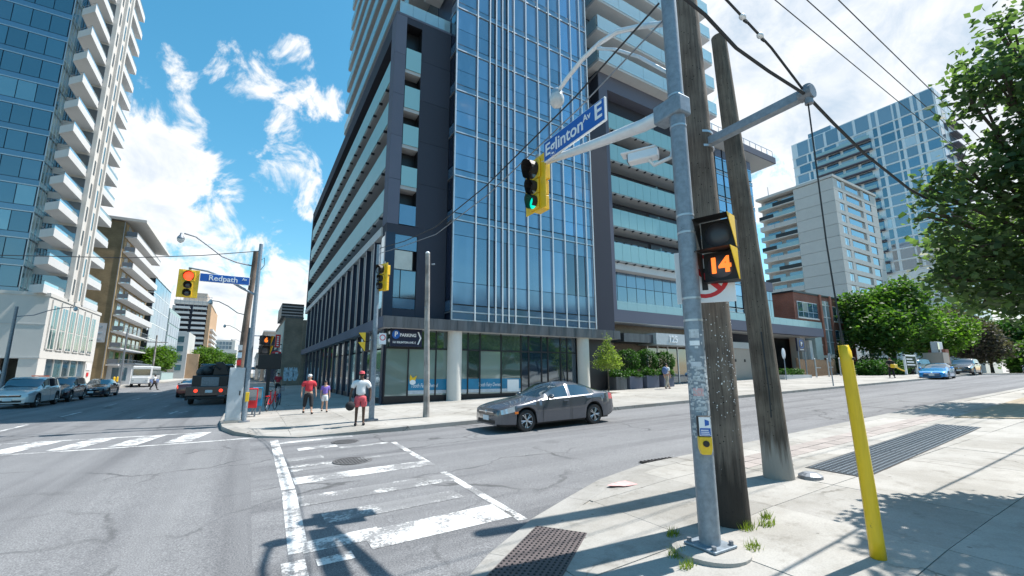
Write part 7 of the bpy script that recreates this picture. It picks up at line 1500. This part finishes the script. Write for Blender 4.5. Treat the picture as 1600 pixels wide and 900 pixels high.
# shrubs beyond the fence
for q, (x, y, r, h, mt) in enumerate(((57.2, 18.6, 1.5, .9, 'leaf_hedge'), (60.2, 19.2, 1.6, 1.0, 'leaf_bright'), (62.5, 18.8, 1.5, .9, 'leaf_mid'), (55.2, 19.4, 1.3, .9, 'leaf_hedge'), (58.8, 20.5, 1.5, 1.3, 'leaf_fir'))):
    z = g(x) + .1; s = root('shrub', (x, y, z), 'spreading green shrub past the plank fence, number %s from the fence' % ('two', 'four', 'five', 'one', 'three')[q], 'shrub', 'shrubs past the plank fence'); leaves('foliage', mt, s, [(x, y, z + h * .6, r, r, h)], 420, 7, .16, .22, (x, y, z), .6, 80 + q); MB().cyl((0, 0, -.05), (0, 0, h * .6), .06).build('stem', 'bark', s)
x, y = 56.6, 22.4; z = g(x); s = root('cone_fir', (x, y, z), 'dark clipped cone fir before the red brick house', 'tree'); leaves('crown', 'leaf_fir', s, [(x, y, z + .8 + i * .5, 1.0 - i * .16, 1.0 - i * .16, .45) for i in range(6)], 700, 7, .10, .18, (x, y, z), .7, 90); MB().cyl((0, 0, -.05), (0, 0, 3.2), .08, .02).build('trunk', 'bark', s)
hd_ = root('hedge', (44, 21.6, zf(44, 21.6)), 'low clipped green hedge before the garage mouth', 'hedge'); leaves('foliage', 'leaf_hedge', hd_, [(42.4 + i * .6, 21.6, zf(44, 21.6) + .55, .5, .35, .35) for i in range(6)], 320, 7, .08, .13, hd_.location, .5, 95); MB().box(-2.2, -.5, -.05, 2.6, .5, .35).build('wall', 'grey_concrete', hd_)
# tufts of grass round the pole footings
def grass(pts, name, label, n=60, h=.10):
    rs = random.Random(3); m = MB()
    for (x, y, r) in pts:
        for i in range(n):
            a = rs.uniform(0, 6.28); q = r * math.sqrt(rs.random()); px, py = x + q * math.cos(a), y + q * .6 * math.sin(a); z = zn(px, py); hh = h * rs.uniform(.4, 1.1); t = rs.uniform(0, 6.28); w = .006; lx, ly = rs.uniform(-.05, .05), rs.uniform(-.05, .05)
            m.add([(px - w * math.cos(t), py - w * math.sin(t), z - .01), (px + w * math.cos(t), py + w * math.sin(t), z - .01), (px + lx, py + ly, z + hh)], [(0, 1, 2)])
    return tag(m.build(name, 'grass_blade'), label, 'grass', kind='stuff')
grass([(4.85, 3.0, .10), (5.12, 2.95, .12), (5.3, 3.05, .06), (4.45, 2.72, .12), (4.12, 3.4, .10), (3.75, 3.05, .12), (3.62, 2.85, .08)], 'grass', 'yellow-green grass tufts growing in the joints round the signal pole')

# ================================================================ what stands behind the camera and shows in the glass
RB = Bld('reflected_house', (40, -34, 0.2), 'apartment house behind the camera, seen only as a reflection in the glass', 'building')
RB.box('wall', 'brick_beige', (12, -48, 0, 78, -34, 16.2)); RB.box('roof', 'grey_concrete', (11.5, -48.5, 16.2, 78.5, -33.5, 16.7))
for k in range(5):
    s_ = RB.box('balcony', 'slab_white', (13, -34, 2.6 + 2.6 * k, 77, -32.6, 2.85 + 2.6 * k)); RB.box('parapet', 'rail_glass_pale', (13, -32.65, 2.85 + 2.6 * k, 77, -32.6, 3.8 + 2.6 * k), parent=s_)
    for q in range(14): RB.pc('window', 'window_dark', 13.6 + q * 4.5, -34.0, 2.9 + 2.6 * k, 16.9 + q * 4.5, -33.95, 4.8 + 2.6 * k)
for q, x in enumerate((12, 21, 31, 42)):
    tree('street_tree', (x, -16, g(x) + .1), 'leafy tree behind the camera, %s of four mirrored in the shop glass' % ('first', 'second', 'third', 'fourth')[q], [(x, -16, 6.0, 2.9, 2.9, 2.4), (x + 1.8, -15, 5.0, 2.0, 2.0, 1.6), (x - 1.9, -16, 5.2, 2.1, 2.1, 1.7), (x, -17, 8.0, 2.0, 2.0, 1.8)], 'leaf_bright', 800, 8, .4, .42, .2, 100 + q, hollow=.5)
